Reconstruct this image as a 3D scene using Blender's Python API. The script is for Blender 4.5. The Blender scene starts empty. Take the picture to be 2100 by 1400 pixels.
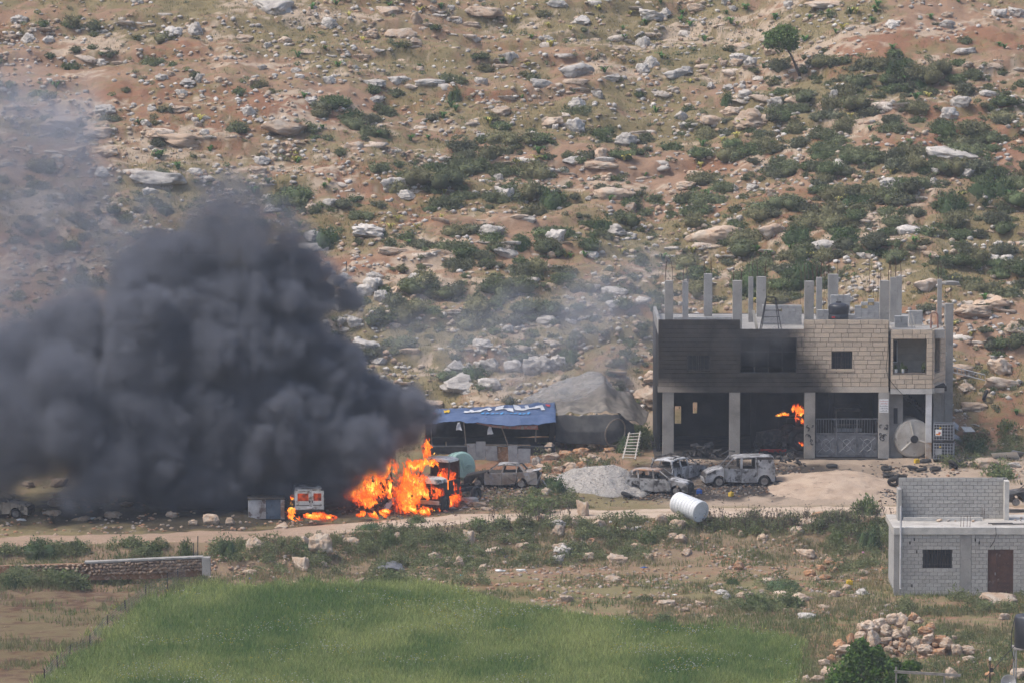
import bpy, bmesh, math, random
import numpy as np
from mathutils import Vector, Matrix

sc = bpy.context.scene
col = sc.collection
R = math.radians
rng = np.random.default_rng(7)
random.seed(7); np.random.seed(7)

# ------------------------------------------------------------------ camera
CAM = np.array((0.0, -300.0, 36.84)); PITCH = 0.0987; F = 10200.0     # F: focal length in photo pixels (2100 wide)
cd = bpy.data.cameras.new('camera'); cam = bpy.data.objects.new('camera', cd); col.objects.link(cam)
cd.sensor_fit = 'HORIZONTAL'; cd.sensor_width = 36.0; cd.lens = F / 2100 * 36.0
cd.clip_start = 1.0; cd.clip_end = 5000.0
cam.location = CAM; cam.rotation_euler = (math.pi / 2 - PITCH, 0, 0)
sc.camera = cam

# ------------------------------------------------------------------ sky, sun, exposure
SUN_EL, SUN_AZ = 58.0, -102.0      # azimuth in degrees clockwise from +Y (high, from the left)
w = bpy.data.worlds.new('World'); sc.world = w; w.use_nodes = True
nt = w.node_tree; bg = nt.nodes['Background']
sky = nt.nodes.new('ShaderNodeTexSky'); sky.sky_type = 'NISHITA'; sky.sun_disc = False
sky.sun_elevation = R(SUN_EL); sky.sun_rotation = R(SUN_AZ); sky.dust_density = 4.0; sky.air_density = 1.0; sky.ozone_density = 1.0
nt.links.new(sky.outputs[0], bg.inputs[0]); bg.inputs[1].default_value = 0.13
sd = bpy.data.lights.new('sun', 'SUN'); sd.energy = 1.5; sd.angle = R(10); sd.color = (1.0, 0.95, 0.88)
sun = bpy.data.objects.new('sun', sd); col.objects.link(sun)
_e, _a = R(SUN_EL), R(SUN_AZ)
sdir = Vector((math.sin(_a) * math.cos(_e), math.cos(_a) * math.cos(_e), math.sin(_e)))
sun.rotation_euler = sdir.to_track_quat('Z', 'Y').to_euler(); sun.location = (-60, -60, 90)
vs = sc.view_settings; vs.view_transform = 'Standard'; vs.look = 'None'; vs.gamma = 1.0; vs.use_curve_mapping = False
vs.exposure = 0.75
cy = sc.cycles
cy.use_denoising = True; cy.use_adaptive_sampling = True; cy.adaptive_threshold = 0.03
cy.max_bounces = 5; cy.diffuse_bounces = 2; cy.glossy_bounces = 1; cy.transparent_max_bounces = 24
cy.volume_bounces = 1; cy.volume_step_rate = 1.3; cy.volume_max_steps = 160
cy.caustics_reflective = False; cy.caustics_refractive = False

# ------------------------------------------------------------------ photo pixel -> place
_c, _s = math.cos(PITCH), math.sin(PITCH)
def ray(px, row):
    u = (px - 1050.0) / F; v = (700.0 - row) / F
    return np.array((u, _c + v * _s, -_s + v * _c))
def P(px, row, Y):
    """the point at depth Y that the photograph shows at (px,row)"""
    d = ray(px, row); t = (Y - CAM[1]) / d[1]
    return CAM + d * t
def PX(Y): return F / (Y + 300.0)        # photo pixels per metre at depth Y

# ------------------------------------------------------------------ noise
def _hash(ix, iy, iz, seed):
    h = (ix.astype(np.int64) * 374761393 + iy.astype(np.int64) * 668265263 + iz.astype(np.int64) * 2147483647 + seed * 974711) & 0xffffffff
    h = ((h ^ (h >> 13)) * 1274126177) & 0xffffffff
    h = ((h ^ (h >> 16)) * 2246822519) & 0xffffffff
    return ((h ^ (h >> 15)) & 0xffffff).astype(np.float32) / 16777215.0
def vnoise(x, y, z=None, seed=0):
    x = np.asarray(x, np.float64); y = np.asarray(y, np.float64)
    z = np.zeros_like(x) if z is None else np.asarray(z, np.float64)
    ix, iy, iz = np.floor(x), np.floor(y), np.floor(z)
    fx, fy, fz = (x - ix), (y - iy), (z - iz)
    fx = (fx * fx * fx * (fx * (fx * 6 - 15) + 10)).astype(np.float32)
    fy = (fy * fy * fy * (fy * (fy * 6 - 15) + 10)).astype(np.float32)
    fz = (fz * fz * fz * (fz * (fz * 6 - 15) + 10)).astype(np.float32)
    ix, iy, iz = ix.astype(np.int64), iy.astype(np.int64), iz.astype(np.int64)
    def lay(k):
        a = _hash(ix, iy, iz + k, seed); b = _hash(ix + 1, iy, iz + k, seed)
        c = _hash(ix, iy + 1, iz + k, seed); d = _hash(ix + 1, iy + 1, iz + k, seed)
        a = a + (b - a) * fx; c = c + (d - c) * fx
        return a + (c - a) * fy
    l0 = lay(0)
    if not fz.any(): return l0
    l1 = lay(1)
    return l0 + (l1 - l0) * fz
def fbm(x, y, z=None, oct=4, seed=0, gain=0.5, lac=2.03):
    t = 0; a = 1.0; n = 0; f = 1.0
    for o in range(oct):
        t = t + a * vnoise(np.asarray(x) * f, np.asarray(y) * f, None if z is None else np.asarray(z) * f, seed + o * 17)
        n += a; a *= gain; f *= lac
    return t / n
def sstep(a, b, x):
    t = np.clip((np.asarray(x, float) - a) / (b - a), 0, 1); return t * t * (3 - 2 * t)
def lerp(a, b, t): return a + (b - a) * t

# ------------------------------------------------------------------ objects
def mesh_np(name, v, f):
    """mesh from an (N,3) array and an (M,3|4) index array"""
    v = np.asarray(v, np.float32); f = np.asarray(f, np.int32)
    me = bpy.data.meshes.new(name); k = f.shape[1]
    me.vertices.add(len(v)); me.vertices.foreach_set('co', v.ravel())
    me.loops.add(f.size); me.loops.foreach_set('vertex_index', f.ravel())
    me.polygons.add(len(f)); me.polygons.foreach_set('loop_start', np.arange(0, f.size, k, dtype=np.int32))
    me.update(calc_edges=True); return me
def set_col(me, rgb, name='col'):
    a = me.color_attributes.new(name, 'FLOAT_COLOR', 'POINT')
    c = np.ones((len(me.vertices), 4), np.float32); c[:, :rgb.shape[1]] = rgb
    a.data.foreach_set('color', c.ravel())
def smooth(me, on=True): me.polygons.foreach_set('use_smooth', np.full(len(me.polygons), on))
def link(name, me, m=None, parent=None, loc=None):
    o = bpy.data.objects.new(name, me); col.objects.link(o)
    if m is not None and me is not None and not me.materials: me.materials.append(m)
    if parent is not None: o.parent = parent
    if loc is not None: o.location = loc
    return o
def tag(o, label=None, cat=None, group=None, kind=None):
    if label: o['label'] = label
    if cat: o['category'] = cat
    if group: o['group'] = group
    if kind or (cat and 'kind' not in o): o['kind'] = kind or 'thing'
    return o
def thing(name, label, cat, loc=(0, 0, 0), rz=0.0, group=None):
    o = bpy.data.objects.new(name, None); col.objects.link(o); o.location = loc; o.rotation_euler = (0, 0, rz)
    o.empty_display_size = 0.3
    return tag(o, label, cat, group)

class MB:
    """collects shapes for one mesh"""
    def __init__(s): s.v = []; s.f = []
    def add(s, vs, fs):
        b = len(s.v); s.v += [tuple(map(float, p)) for p in vs]; s.f += [tuple(b + i for i in q) for q in fs]; return s
    def box(s, c, d, rz=0.0, rx=0.0, ry=0.0, jit=0.0):
        m = Matrix.Rotation(rz, 3, 'Z') @ Matrix.Rotation(ry, 3, 'Y') @ Matrix.Rotation(rx, 3, 'X')
        vs = []
        for x in (-1, 1):
            for y in (-1, 1):
                for z in (-1, 1):
                    p = m @ Vector((x * d[0] / 2, y * d[1] / 2, z * d[2] / 2))
                    vs.append((c[0] + p.x + random.uniform(-jit, jit), c[1] + p.y + random.uniform(-jit, jit), c[2] + p.z + random.uniform(-jit, jit)))
        return s.add(vs, [(0, 1, 3, 2), (4, 6, 7, 5), (0, 4, 5, 1), (2, 3, 7, 6), (0, 2, 6, 4), (1, 5, 7, 3)])
    def bx(s, x0, x1, y0, y1, z0, z1, jit=0.0):
        return s.box(((x0 + x1) / 2, (y0 + y1) / 2, (z0 + z1) / 2), (abs(x1 - x0), abs(y1 - y0), abs(z1 - z0)), jit=jit)
    def tube(s, pts, r, n=6, cap=True):
        pts = [Vector(p) for p in pts]; rs = r if hasattr(r, '__len__') else [r] * len(pts)
        b = len(s.v); up = Vector((0, 0, 1))
        for i, p in enumerate(pts):
            d = (pts[min(i + 1, len(pts) - 1)] - pts[max(i - 1, 0)]).normalized()
            a = d.cross(up if abs(d.z) < 0.95 else Vector((1, 0, 0))).normalized(); c = d.cross(a)
            for k in range(n):
                t = 2 * math.pi * k / n; q = p + (a * math.cos(t) + c * math.sin(t)) * rs[i]; s.v.append((q.x, q.y, q.z))
        for i in range(len(pts) - 1):
            for k in range(n):
                s.f.append((b + i * n + k, b + i * n + (k + 1) % n, b + (i + 1) * n + (k + 1) % n, b + (i + 1) * n + k))
        if cap:
            s.f.append(tuple(b + k for k in range(n))[::-1]); e = b + (len(pts) - 1) * n; s.f.append(tuple(e + k for k in range(n)))
        return s
    def lathe(s, prof, n=20, mat=None):
        """prof: (r, z) pairs; turned about Z, then moved by mat"""
        b = len(s.v); m = mat or Matrix.Identity(4)
        for r, z in prof:
            for k in range(n):
                t = 2 * math.pi * k / n; q = m @ Vector((r * math.cos(t), r * math.sin(t), z)); s.v.append((q.x, q.y, q.z))
        for i in range(len(prof) - 1):
            for k in range(n):
                s.f.append((b + i * n + k, b + i * n + (k + 1) % n, b + (i + 1) * n + (k + 1) % n, b + (i + 1) * n + k))
        s.f.append(tuple(b + k for k in range(n))[::-1]); e = b + (len(prof) - 1) * n; s.f.append(tuple(e + k for k in range(n)))
        return s
    def prism(s, poly, y0, y1, axis='y'):
        """polygon in x,z pushed along y (or x,y pushed along z)"""
        n = len(poly); b = len(s.v)
        for y in (y0, y1):
            for (a, c) in poly: s.v.append((a, y, c) if axis == 'y' else (a, c, y) if axis == 'z' else (y, a, c))
        s.f.append(tuple(b + i for i in range(n))); s.f.append(tuple(b + n + i for i in range(n))[::-1])
        for i in range(n): s.f.append((b + i, b + n + i, b + n + (i + 1) % n, b + (i + 1) % n))
        return s
    def torus(s, c, R_, r, axis='y', n=20, k=8):
        b = len(s.v)
        for i in range(n):
            t = 2 * math.pi * i / n
            for j in range(k):
                u = 2 * math.pi * j / k; q = R_ + r * math.cos(u); h = r * math.sin(u)
                a, d = q * math.cos(t), q * math.sin(t)
                s.v.append({'y': (c[0] + a, c[1] + h, c[2] + d), 'z': (c[0] + a, c[1] + d, c[2] + h), 'x': (c[0] + h, c[1] + a, c[2] + d)}[axis])
        for i in range(n):
            for j in range(k):
                s.f.append((b + i * k + j, b + ((i + 1) % n) * k + j, b + ((i + 1) % n) * k + (j + 1) % k, b + i * k + (j + 1) % k))
        return s
    def mesh(s, name, bevel=0.0, shade=False):
        me = bpy.data.meshes.new(name); me.from_pydata(s.v, [], s.f); me.update()
        bm = bmesh.new(); bm.from_mesh(me); bmesh.ops.recalc_face_normals(bm, faces=bm.faces)
        if bevel: bmesh.ops.bevel(bm, geom=[e for e in bm.edges if e.calc_face_angle(0) > 0.6], offset=bevel, segments=2, profile=0.6, affect='EDGES', clamp_overlap=True)
        bm.to_mesh(me); bm.free()
        if shade: smooth(me)
        return me
    def build(s, name, m, parent=None, bevel=0.0, shade=False, loc=None):
        return link(name, s.mesh(name, bevel, shade), m, parent, loc)
def copy_tree(o, parent=None):
    c = o.copy(); col.objects.link(c); c.parent = parent
    for ch in o.children: copy_tree(ch, c)
    return c

# ------------------------------------------------------------------ materials
MATS = {}
def ramp_mix(nt, fac, a, b):
    n = nt.nodes.new('ShaderNodeMix'); n.data_type = 'RGBA'
    nt.links.new(fac, n.inputs[0])
    for s_, v in ((6, a), (7, b)):
        if isinstance(v, tuple): n.inputs[s_].default_value = (*v[:3], 1)
        else: nt.links.new(v, n.inputs[s_])
    return n.outputs[2]
def noise_fac(nt, coord, scale, lo, hi, detail=4.0, dist=0.0, rough=0.55):
    n = nt.nodes.new('ShaderNodeTexNoise'); n.inputs['Scale'].default_value = scale; n.inputs['Detail'].default_value = detail
    n.inputs['Distortion'].default_value = dist; n.inputs['Roughness'].default_value = rough
    nt.links.new(coord, n.inputs['Vector'])
    m = nt.nodes.new('ShaderNodeMapRange'); m.inputs[1].default_value = lo; m.inputs[2].default_value = hi
    nt.links.new(n.outputs[0], m.inputs[0]); return m.outputs[0], n.outputs[0]
def mat(name, c1, c2=None, scale=3.0, lo=0.4, hi=0.65, c3=None, scale3=12.0, lo3=0.55, hi3=0.7, rough=0.85, bump=0.0, bscale=20.0, metal=0.0,
        attr=False, rnd=0.0, coord='Object', spec=0.3, translucent=0.0, detail=4.0):
    if name in MATS: return MATS[name]
    m = bpy.data.materials.new(name); m.use_nodes = True; t = m.node_tree; bs = t.nodes['Principled BSDF']
    bs.inputs['Roughness'].default_value = rough; bs.inputs['Metallic'].default_value = metal; bs.inputs['Specular IOR Level'].default_value = spec
    tc = t.nodes.new('ShaderNodeTexCoord'); vec = tc.outputs[coord]
    oi = t.nodes.new('ShaderNodeObjectInfo')
    ad = t.nodes.new('ShaderNodeVectorMath'); ad.operation = 'MULTIPLY_ADD'
    t.links.new(oi.outputs['Random'], ad.inputs[0]); ad.inputs[1].default_value = (37, 51, 23); t.links.new(vec, ad.inputs[2]); vec = ad.outputs[0]
    cur = tuple(c1)
    if attr:
        an = t.nodes.new('ShaderNodeAttribute'); an.attribute_name = 'col'; cur = an.outputs['Color']
    if c2 is not None:
        f, _ = noise_fac(t, vec, scale, lo, hi, detail); cur = ramp_mix(t, f, cur, tuple(c2))
    if c3 is not None:
        f, _ = noise_fac(t, vec, scale3, lo3, hi3, detail); cur = ramp_mix(t, f, cur, tuple(c3))
    if rnd:
        h = t.nodes.new('ShaderNodeHueSaturation'); mr = t.nodes.new('ShaderNodeMapRange')
        mr.inputs[3].default_value = 1 - rnd; mr.inputs[4].default_value = 1 + rnd
        t.links.new(oi.outputs['Random'], mr.inputs[0]); t.links.new(mr.outputs[0], h.inputs['Value'])
        if isinstance(cur, tuple): h.inputs['Color'].default_value = (*cur[:3], 1)
        else: t.links.new(cur, h.inputs['Color'])
        cur = h.outputs[0]
    if isinstance(cur, tuple): bs.inputs['Base Color'].default_value = (*cur[:3], 1)
    else: t.links.new(cur, bs.inputs['Base Color'])
    if bump:
        n = t.nodes.new('ShaderNodeTexNoise'); n.inputs['Scale'].default_value = bscale; n.inputs['Detail'].default_value = 5
        t.links.new(vec, n.inputs['Vector']); b = t.nodes.new('ShaderNodeBump'); b.inputs['Distance'].default_value = bump; b.inputs['Strength'].default_value = 0.8
        t.links.new(n.outputs[0], b.inputs['Height']); t.links.new(b.outputs[0], bs.inputs['Normal'])
    if translucent:
        tr = t.nodes.new('ShaderNodeBsdfTranslucent'); mx = t.nodes.new('ShaderNodeMixShader'); mx.inputs[0].default_value = translucent
        if isinstance(cur, tuple): tr.inputs[0].default_value = (*cur[:3], 1)
        else: t.links.new(cur, tr.inputs[0])
        t.links.new(bs.outputs[0], mx.inputs[1]); t.links.new(tr.outputs[0], mx.inputs[2]); t.links.new(mx.outputs[0], t.nodes['Material Output'].inputs[0])
    MATS[name] = m; return m
# ================================================================== the ground
_rp = [P(-700, 1128, -34), P(0, 1112, -28), P(350, 1106, -26.3), P(520, 1099, -25), P(700, 1084, -22.5), P(900, 1066, -19.4), P(1100, 1053, -17.2), P(1300, 1046, -16), P(1500, 1043, -15.6), P(1900, 1040, -15.2), P(2900, 1040, -15)]
_rx = np.array([p[0] for p in _rp]); _ry = np.array([p[1] for p in _rp])
def road_y(x): return np.interp(x, _rx, _ry)
BX0, BX1 = 8.6, 26.6          # footprint of the garage
def hgt(x, y, detail=True):
    x = np.asarray(x, float); y = np.asarray(y, float)
    ry = road_y(x); v = y - ry
    n1 = fbm(x * .11, y * .11, oct=3, seed=3) - .5
    n2 = fbm(x * .45, y * .45, oct=3, seed=9) - .5
    # the terrace between road and hill foot
    t = np.clip((y - ry - 2) / np.maximum(0 - ry - 2, 1), 0, 1)
    z = -1.2 + 1.2 * t
    # bank below the road, then the field
    b = sstep(-2.2, -8.5, v)
    z = z - 1.05 * b - 0.1 * sstep(-8, -20, v)
    rough = sstep(-2.0, -4.0, v) * sstep(-16, -9, v)
    z = z + rough * (n2 * 0.9 + n1 * 0.8)
    z = z + n1 * 0.05 * sstep(-14, -22, v)
    yard = sstep(2.2, 6, v) * sstep(9, 0, y)
    yard = yard * lerp(1.0, 0.15, sstep(6, 10, x))
    z = z + yard * (n2 * .5 + n1 * .7)
    # hill
    foot = lerp(np.interp(x, [-60, -30, -8, 60], [6, 8, 9.5, 9.5]), 1.5, sstep(12, 31, x))
    s = y - foot
    sp = np.where(s > 4.5, s - 2.25, np.where(s > 0, s * s / 9.0, 0))
    slope = np.interp(x, [-40, 0, 40], [.405, .40, .385])
    hill = sp * slope + np.clip(y, 0, 9) / 9.0 * .6 * sstep(10, 6, x)
    hm = sstep(0, 7, s)
    w1 = (fbm(x * .05 + 3, y * .05, oct=3, seed=21) - .5) * 9.0
    q = (s + w1) / 5.2; fq = q - np.floor(q)
    ter = (sstep(.0, .8, fq) * .6 - fq * .6 + sstep(.86, .99, fq) * .0) * 1.0
    ledge = sstep(.30, .62, fbm(x * .09 + 40, y * .09, oct=2, seed=31))
    lz = (sstep(.80, .90, fq) - fq) * 1.0 * ledge
    z = z + hill + hm * (n1 * 1.6 + (fbm(x * .028, y * .028, oct=2, seed=5) - .5) * 5.0 + n2 * .5 + lz * 0.75)
    z = z - sstep(-75, -160, y) * 0.18 * (-75 - y) * (y < -75)
    pit = sstep(BX0 - 1.2, BX0 - .3, x) * sstep(BX1 + .8, BX1 + .2, x) * sstep(14.6, 13.2, y) * sstep(-.5, .2, y)
    z = lerp(z, 0.0, pit); hm = hm * (1 - pit)
    if detail:
        z = z + (fbm(x * 1.7, y * 1.7, oct=3, seed=77) - .5) * (0.10 + 0.32 * hm + .2 * rough + .08 * yard)
    return z
def ground_z(x, y): return float(hgt(np.array([x]), np.array([y]))[0])
_hx = np.arange(-60, 60.01, .3); _hy = np.arange(-100, 110.01, .3)
_HG = hgt(*[m.ravel() for m in np.meshgrid(_hx, _hy)]).reshape(len(_hy), len(_hx))
def hfast(x, y):
    fx = np.clip((x + 60) / .3, 0, len(_hx) - 1.001); fy = np.clip((y + 100) / .3, 0, len(_hy) - 1.001)
    i = fx.astype(int); j = fy.astype(int); u = fx - i; v = fy - j
    return (_HG[j, i] * (1 - u) + _HG[j, i + 1] * u) * (1 - v) + (_HG[j + 1, i] * (1 - u) + _HG[j + 1, i + 1] * u) * v
def G(px, row):
    """where the sight line through (px,row) of the photograph meets the ground; arrays welcome"""
    px = np.atleast_1d(np.asarray(px, float)); row = np.atleast_1d(np.asarray(row, float))
    u = (px - 1050) / F; v = (700 - row) / F
    dx, dy, dz = u, _c + v * _s, -_s + v * _c
    t = np.full(px.shape, 215.0); hit = np.zeros(px.shape, bool); lo = t.copy(); hi = t + 190
    for k in range(240):
        t2 = t + 0.8
        below = (CAM[2] + dz * t2) < hfast(dx * t2, CAM[1] + dy * t2)
        new = below & ~hit
        lo = np.where(new, t, lo); hi = np.where(new, t2, hi); hit |= below; t = t2
        if hit.all(): break
    for k in range(9):
        m = (lo + hi) / 2; below = (CAM[2] + dz * m) < hfast(dx * m, CAM[1] + dy * m)
        hi = np.where(below, m, hi); lo = np.where(below, lo, m)
    x = dx * hi; y = CAM[1] + dy * hi
    return np.stack([x, y, hgt(x, y)], -1)
def to_px(p):
    p = np.atleast_2d(p) - CAM
    dep = p[:, 1] * _c - p[:, 2] * _s; up = p[:, 1] * _s + p[:, 2] * _c
    return 1050 + F * p[:, 0] / dep, 700 - F * up / dep

def axis(a, b, st, far_a, far_b, k=26):
    m = np.arange(a, b + 1e-6, st)
    lo = a - (a - far_a) * (np.linspace(1, 0, k, endpoint=False) ** 2.2); hi = b + (far_b - b) * (np.linspace(0, 1, k + 1)[1:] ** 2.2)
    return np.concatenate([lo, m, hi])
gx = axis(-42, 42, .22, -420, 420); gy = axis(-74, 80, .25, -300, 420)
GX, GY = np.meshgrid(gx, gy); gv = np.stack([GX.ravel(), GY.ravel()], -1)
gz = hgt(gv[:, 0], gv[:, 1])

# masks on the ground (what the soil itself is, plus the smoke's shadow painted into the dark mask)
def soil_masks(x, y):
    v = y - road_y(x)
    return v
ix, iy = gv[:, 0], gv[:, 1]; vv = iy - road_y(ix)
pxx, row = to_px(np.stack([ix, iy, gz], -1))
nA = fbm(ix * .12, iy * .22, oct=4, seed=41); nB = fbm(ix * .5, iy * .9, oct=4, seed=43); nC = fbm(ix * 1.6, iy * 2.4, oct=3, seed=47)
hillm = sstep(4, 12, iy)
soil = np.stack([lerp(.25, .32, nB), lerp(.155, .21, nB), lerp(.102, .138, nB)], -1)
red = sstep(.52, .68, nA) [:, None]
soil = lerp(soil, np.array((.225, .098, .052)), red * .6)
grass = sstep(.39, .56, fbm(ix * .09 + 9, iy * .16, oct=4, seed=51) * .6 + nC * .4)
grass = np.clip(grass * .85 + sstep(-9, -13, vv) * .55 * sstep(.35, .6, nC * .5 + nB * .5), 0, 1)
gcol = np.stack([lerp(.135, .195, nC), lerp(.14, .185, nC), lerp(.058, .085, nC)], -1)
cc = lerp(soil, gcol, (grass * .75)[:, None])
bed = sstep(.60, .66, fbm(ix * .16, iy * .34, oct=4, seed=61) * .65 + nC * .35) * hillm
bcol = np.stack([lerp(.38, .48, nC), lerp(.29, .38, nC), lerp(.205, .29, nC)], -1)
cc = lerp(cc, bcol, (bed * .9)[:, None])
# bank below the road: stony pale soil
bank = sstep(-1.5, -3, vv) * sstep(-17, -8, vv)
cc = lerp(cc, np.stack([lerp(.16, .27, nC), lerp(.12, .19, nC), lerp(.075, .13, nC)], -1), (bank * .7)[:, None])
# terrace before the burning wrecks: trodden, charred, and darkened by a painted smoke shadow
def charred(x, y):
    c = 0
    for (a, b, ra, rb, k) in ((-8.5, -14.5, 4.5, 3.0, 1.0), (-12.5, -16.5, 3, 2.4, 1.0), (-18, -17.5, 12, 9.5, .88), (-5.2, -14, 4, 3, .9), (-1.0, -9.5, 3.6, 1.9, 1.0), (9.6, -10.2, 4.6, 2.4, 1.0), (14.5, -8.0, 5.2, 3.0, 1.0), (12.5, -3.0, 6, 3.0, 1.0), (20, -3.4, 4.5, 2.6, .35), (18.0, -4.0, 2.6, 3.6, .95), (26, -10, 3, 2.6, .8)):  # widest ellipse paints the plume's shadow, with some soot fallout; the rest is charring
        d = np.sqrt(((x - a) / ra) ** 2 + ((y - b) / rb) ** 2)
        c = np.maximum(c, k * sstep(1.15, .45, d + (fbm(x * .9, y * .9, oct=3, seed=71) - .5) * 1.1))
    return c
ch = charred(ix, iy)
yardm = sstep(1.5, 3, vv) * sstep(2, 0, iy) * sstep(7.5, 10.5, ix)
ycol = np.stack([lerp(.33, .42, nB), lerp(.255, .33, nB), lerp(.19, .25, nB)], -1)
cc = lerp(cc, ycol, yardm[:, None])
cc = lerp(cc, np.array((.018, .017, .018)), (ch * .93)[:, None])  # charring and the painted plume shadow share this dark tone
# field soil
fld_left = np.interp(iy, [-72, -40, -36], [-26, -19, -10]); 
reds = sstep(-34, -40, iy) * sstep(-14, -22, ix)
cc = lerp(cc, np.stack([lerp(.075, .135, nC), lerp(.042, .082, nC), lerp(.028, .052, nC)], -1), (reds * lerp(.45, .95, sstep(.7, .3, grass)))[:, None])
nx, ny = len(gx), len(gy)
idx = np.arange(nx * ny).reshape(ny, nx)
gf = np.stack([idx[:-1, :-1].ravel(), idx[:-1, 1:].ravel(), idx[1:, 1:].ravel(), idx[1:, :-1].ravel()], -1)
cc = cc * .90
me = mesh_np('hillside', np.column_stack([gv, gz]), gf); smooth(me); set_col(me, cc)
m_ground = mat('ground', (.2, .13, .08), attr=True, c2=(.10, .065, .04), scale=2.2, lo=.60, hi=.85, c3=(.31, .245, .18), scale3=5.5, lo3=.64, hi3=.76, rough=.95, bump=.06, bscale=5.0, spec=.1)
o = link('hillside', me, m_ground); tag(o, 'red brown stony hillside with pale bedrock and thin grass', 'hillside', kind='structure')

# dirt road
def strip(name, xs, y0f, y1f, n, lift, m, colf):
    X = []; 
    for x in xs:
        a, b = y0f(x), y1f(x)
        for k in range(n + 1): X.append((x, a + (b - a) * k / n))
    X = np.array(X); z = hgt(X[:, 0], X[:, 1], True)
    e = np.tile(np.minimum(np.arange(n + 1), n - np.arange(n + 1)), len(xs))
    z = z + np.where(e == 0, -.10, lift)
    q = np.arange(len(X)).reshape(len(xs), n + 1)
    f = np.stack([q[:-1, :-1].ravel(), q[1:, :-1].ravel(), q[1:, 1:].ravel(), q[:-1, 1:].ravel()], -1)
    me = mesh_np(name, np.column_stack([X, z]), f); smooth(me); set_col(me, colf(X)); return link(name, me, m)
m_road = mat('road_dirt', (.4, .32, .24), attr=True, c2=(.26, .18, .12), scale=1.1, lo=.55, hi=.75, c3=(.5, .42, .34), scale3=6, lo3=.6, hi3=.72, rough=.95, bump=.03, bscale=6, spec=.1)
def road_col(X):
    n = fbm(X[:, 0] * .4, X[:, 1] * 1.6, oct=4, seed=81)
    c = np.stack([lerp(.40, .52, n), lerp(.31, .41, n), lerp(.23, .32, n)], -1)
    rd = (sstep(-6, -14, X[:, 0]) * .6)[:, None]
    c = lerp(c, np.array((.21, .125, .08)), rd)
    v = X[:, 1] - road_y(X[:, 0])
    mid = np.exp(-((v - .1) / .35) ** 2) * sstep(.4, .6, fbm(X[:, 0] * .5, v, oct=2, seed=83))
    return lerp(c, np.array((.19, .165, .09)), (mid * .35)[:, None])
wob = lambda x, s: float((fbm(np.array([x * .35]), np.array([s * 7.0]), oct=3, seed=85)[0] - .5) * 1.5)
o = strip('dirt_road', np.arange(-46, 46, .25), lambda x: road_y(x) - 2.1 + wob(x, 1), lambda x: road_y(x) + 2.1 + wob(x, 2), 14, .035, m_road, road_col)
tag(o, 'pale rutted dirt track running past the burnt vehicles', 'road', kind='structure')
# ================================================================== stones and plants (prototypes)
def ico(sub):
    bm = bmesh.new(); bmesh.ops.create_icosphere(bm, subdivisions=sub, radius=1.0)
    v = np.array([p.co[:] for p in bm.verts]); f = np.array([[q.index for q in t.verts] for t in bm.faces]); bm.free(); return v, f
ICO = {k: ico(k) for k in (1, 2, 3, 4)}
def rock_mesh(seed, sub=4, flat=.65, cuts=9, amp=.22):
    r = np.random.default_rng(seed); v, f = ICO[sub]; v = v.copy()
    v = v * (np.array((1, r.uniform(.65, .95), flat * r.uniform(.8, 1.15))))
    s = r.uniform(0, 50)
    v = v * (1 + (fbm(v[:, 0] * 1.1 + s, v[:, 1] * 1.1, v[:, 2] * 1.4, oct=2, seed=seed) - .5) * .9)[:, None]
    for k in range(cuts):                                   # broken faces
        n = r.normal(size=3) * (1, 1, .8); n /= np.linalg.norm(n); e0 = np.abs(v @ n).max(); d = r.uniform(.48, .80) * e0
        e = v @ n - d; v = v - np.where(e > 0, e * .92, 0)[:, None] * n
    nn = fbm(v[:, 0] * 2.6 + s, v[:, 1] * 2.6, v[:, 2] * 4.2, oct=4, seed=seed) - .5
    n2 = fbm(v[:, 0] * 3.3 + s, v[:, 1] * 3.3, v[:, 2] * 3.3, oct=3, seed=seed + 3)
    crack = sstep(.045, .0, np.abs(n2 - .5)); crack2 = sstep(.03, .0, np.abs(fbm(v[:, 0] * 1.3 + s, v[:, 1] * 1.3, v[:, 2] * 5.0, oct=2, seed=seed + 7) - .5))
    pit = sstep(.60, .70, fbm(v[:, 0] * 6 + s, v[:, 1] * 6, v[:, 2] * 6, oct=2, seed=seed + 5))
    v = v * (1 + nn * amp * 2.4 - pit * .10 - crack * .13 - crack2 * .10)[:, None]
    return v, f
m_rock = mat('limestone', (.48, .445, .405), c2=(.33, .305, .28), scale=2.6, lo=.46, hi=.64, c3=(.12, .11, .10), scale3=9, lo3=.62, hi3=.72, rough=.95, bump=.10, bscale=5, rnd=.16, spec=.1)
m_rock_tan = mat('limestone_tan', (.42, .31, .225), c2=(.45, .38, .31), scale=2.0, lo=.45, hi=.62, c3=(.22, .12, .075), scale3=6, lo3=.60, hi3=.74, rough=.95, bump=.10, bscale=5, rnd=.18, spec=.1)
m_rock_rust = mat('limestone_rust', (.40, .22, .12), c2=(.42, .31, .22), scale=1.8, lo=.45, hi=.65, c3=(.16, .08, .05), scale3=6, lo3=.62, hi3=.74, rough=.95, bump=.08, bscale=5, rnd=.18, spec=.1)
ROCKS = []
for k in range(14):
    v, f = rock_mesh(100 + k, 4, flat=(.55, .7, .8, .45)[k % 4]); me = mesh_np('rock', v, f); ROCKS.append(me)
SLABS = []
for k in range(6):
    v, f = rock_mesh(300 + k, 4, flat=.30, cuts=12, amp=.2); SLABS.append(mesh_np('rock_slab', v, f))
_rockvar = {}
def rock_data(me, m):
    if (me.name, m.name) not in _rockvar:
        c = me.copy(); c.materials.clear(); c.materials.append(m); _rockvar[(me.name, m.name)] = c
    return _rockvar[(me.name, m.name)]

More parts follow.
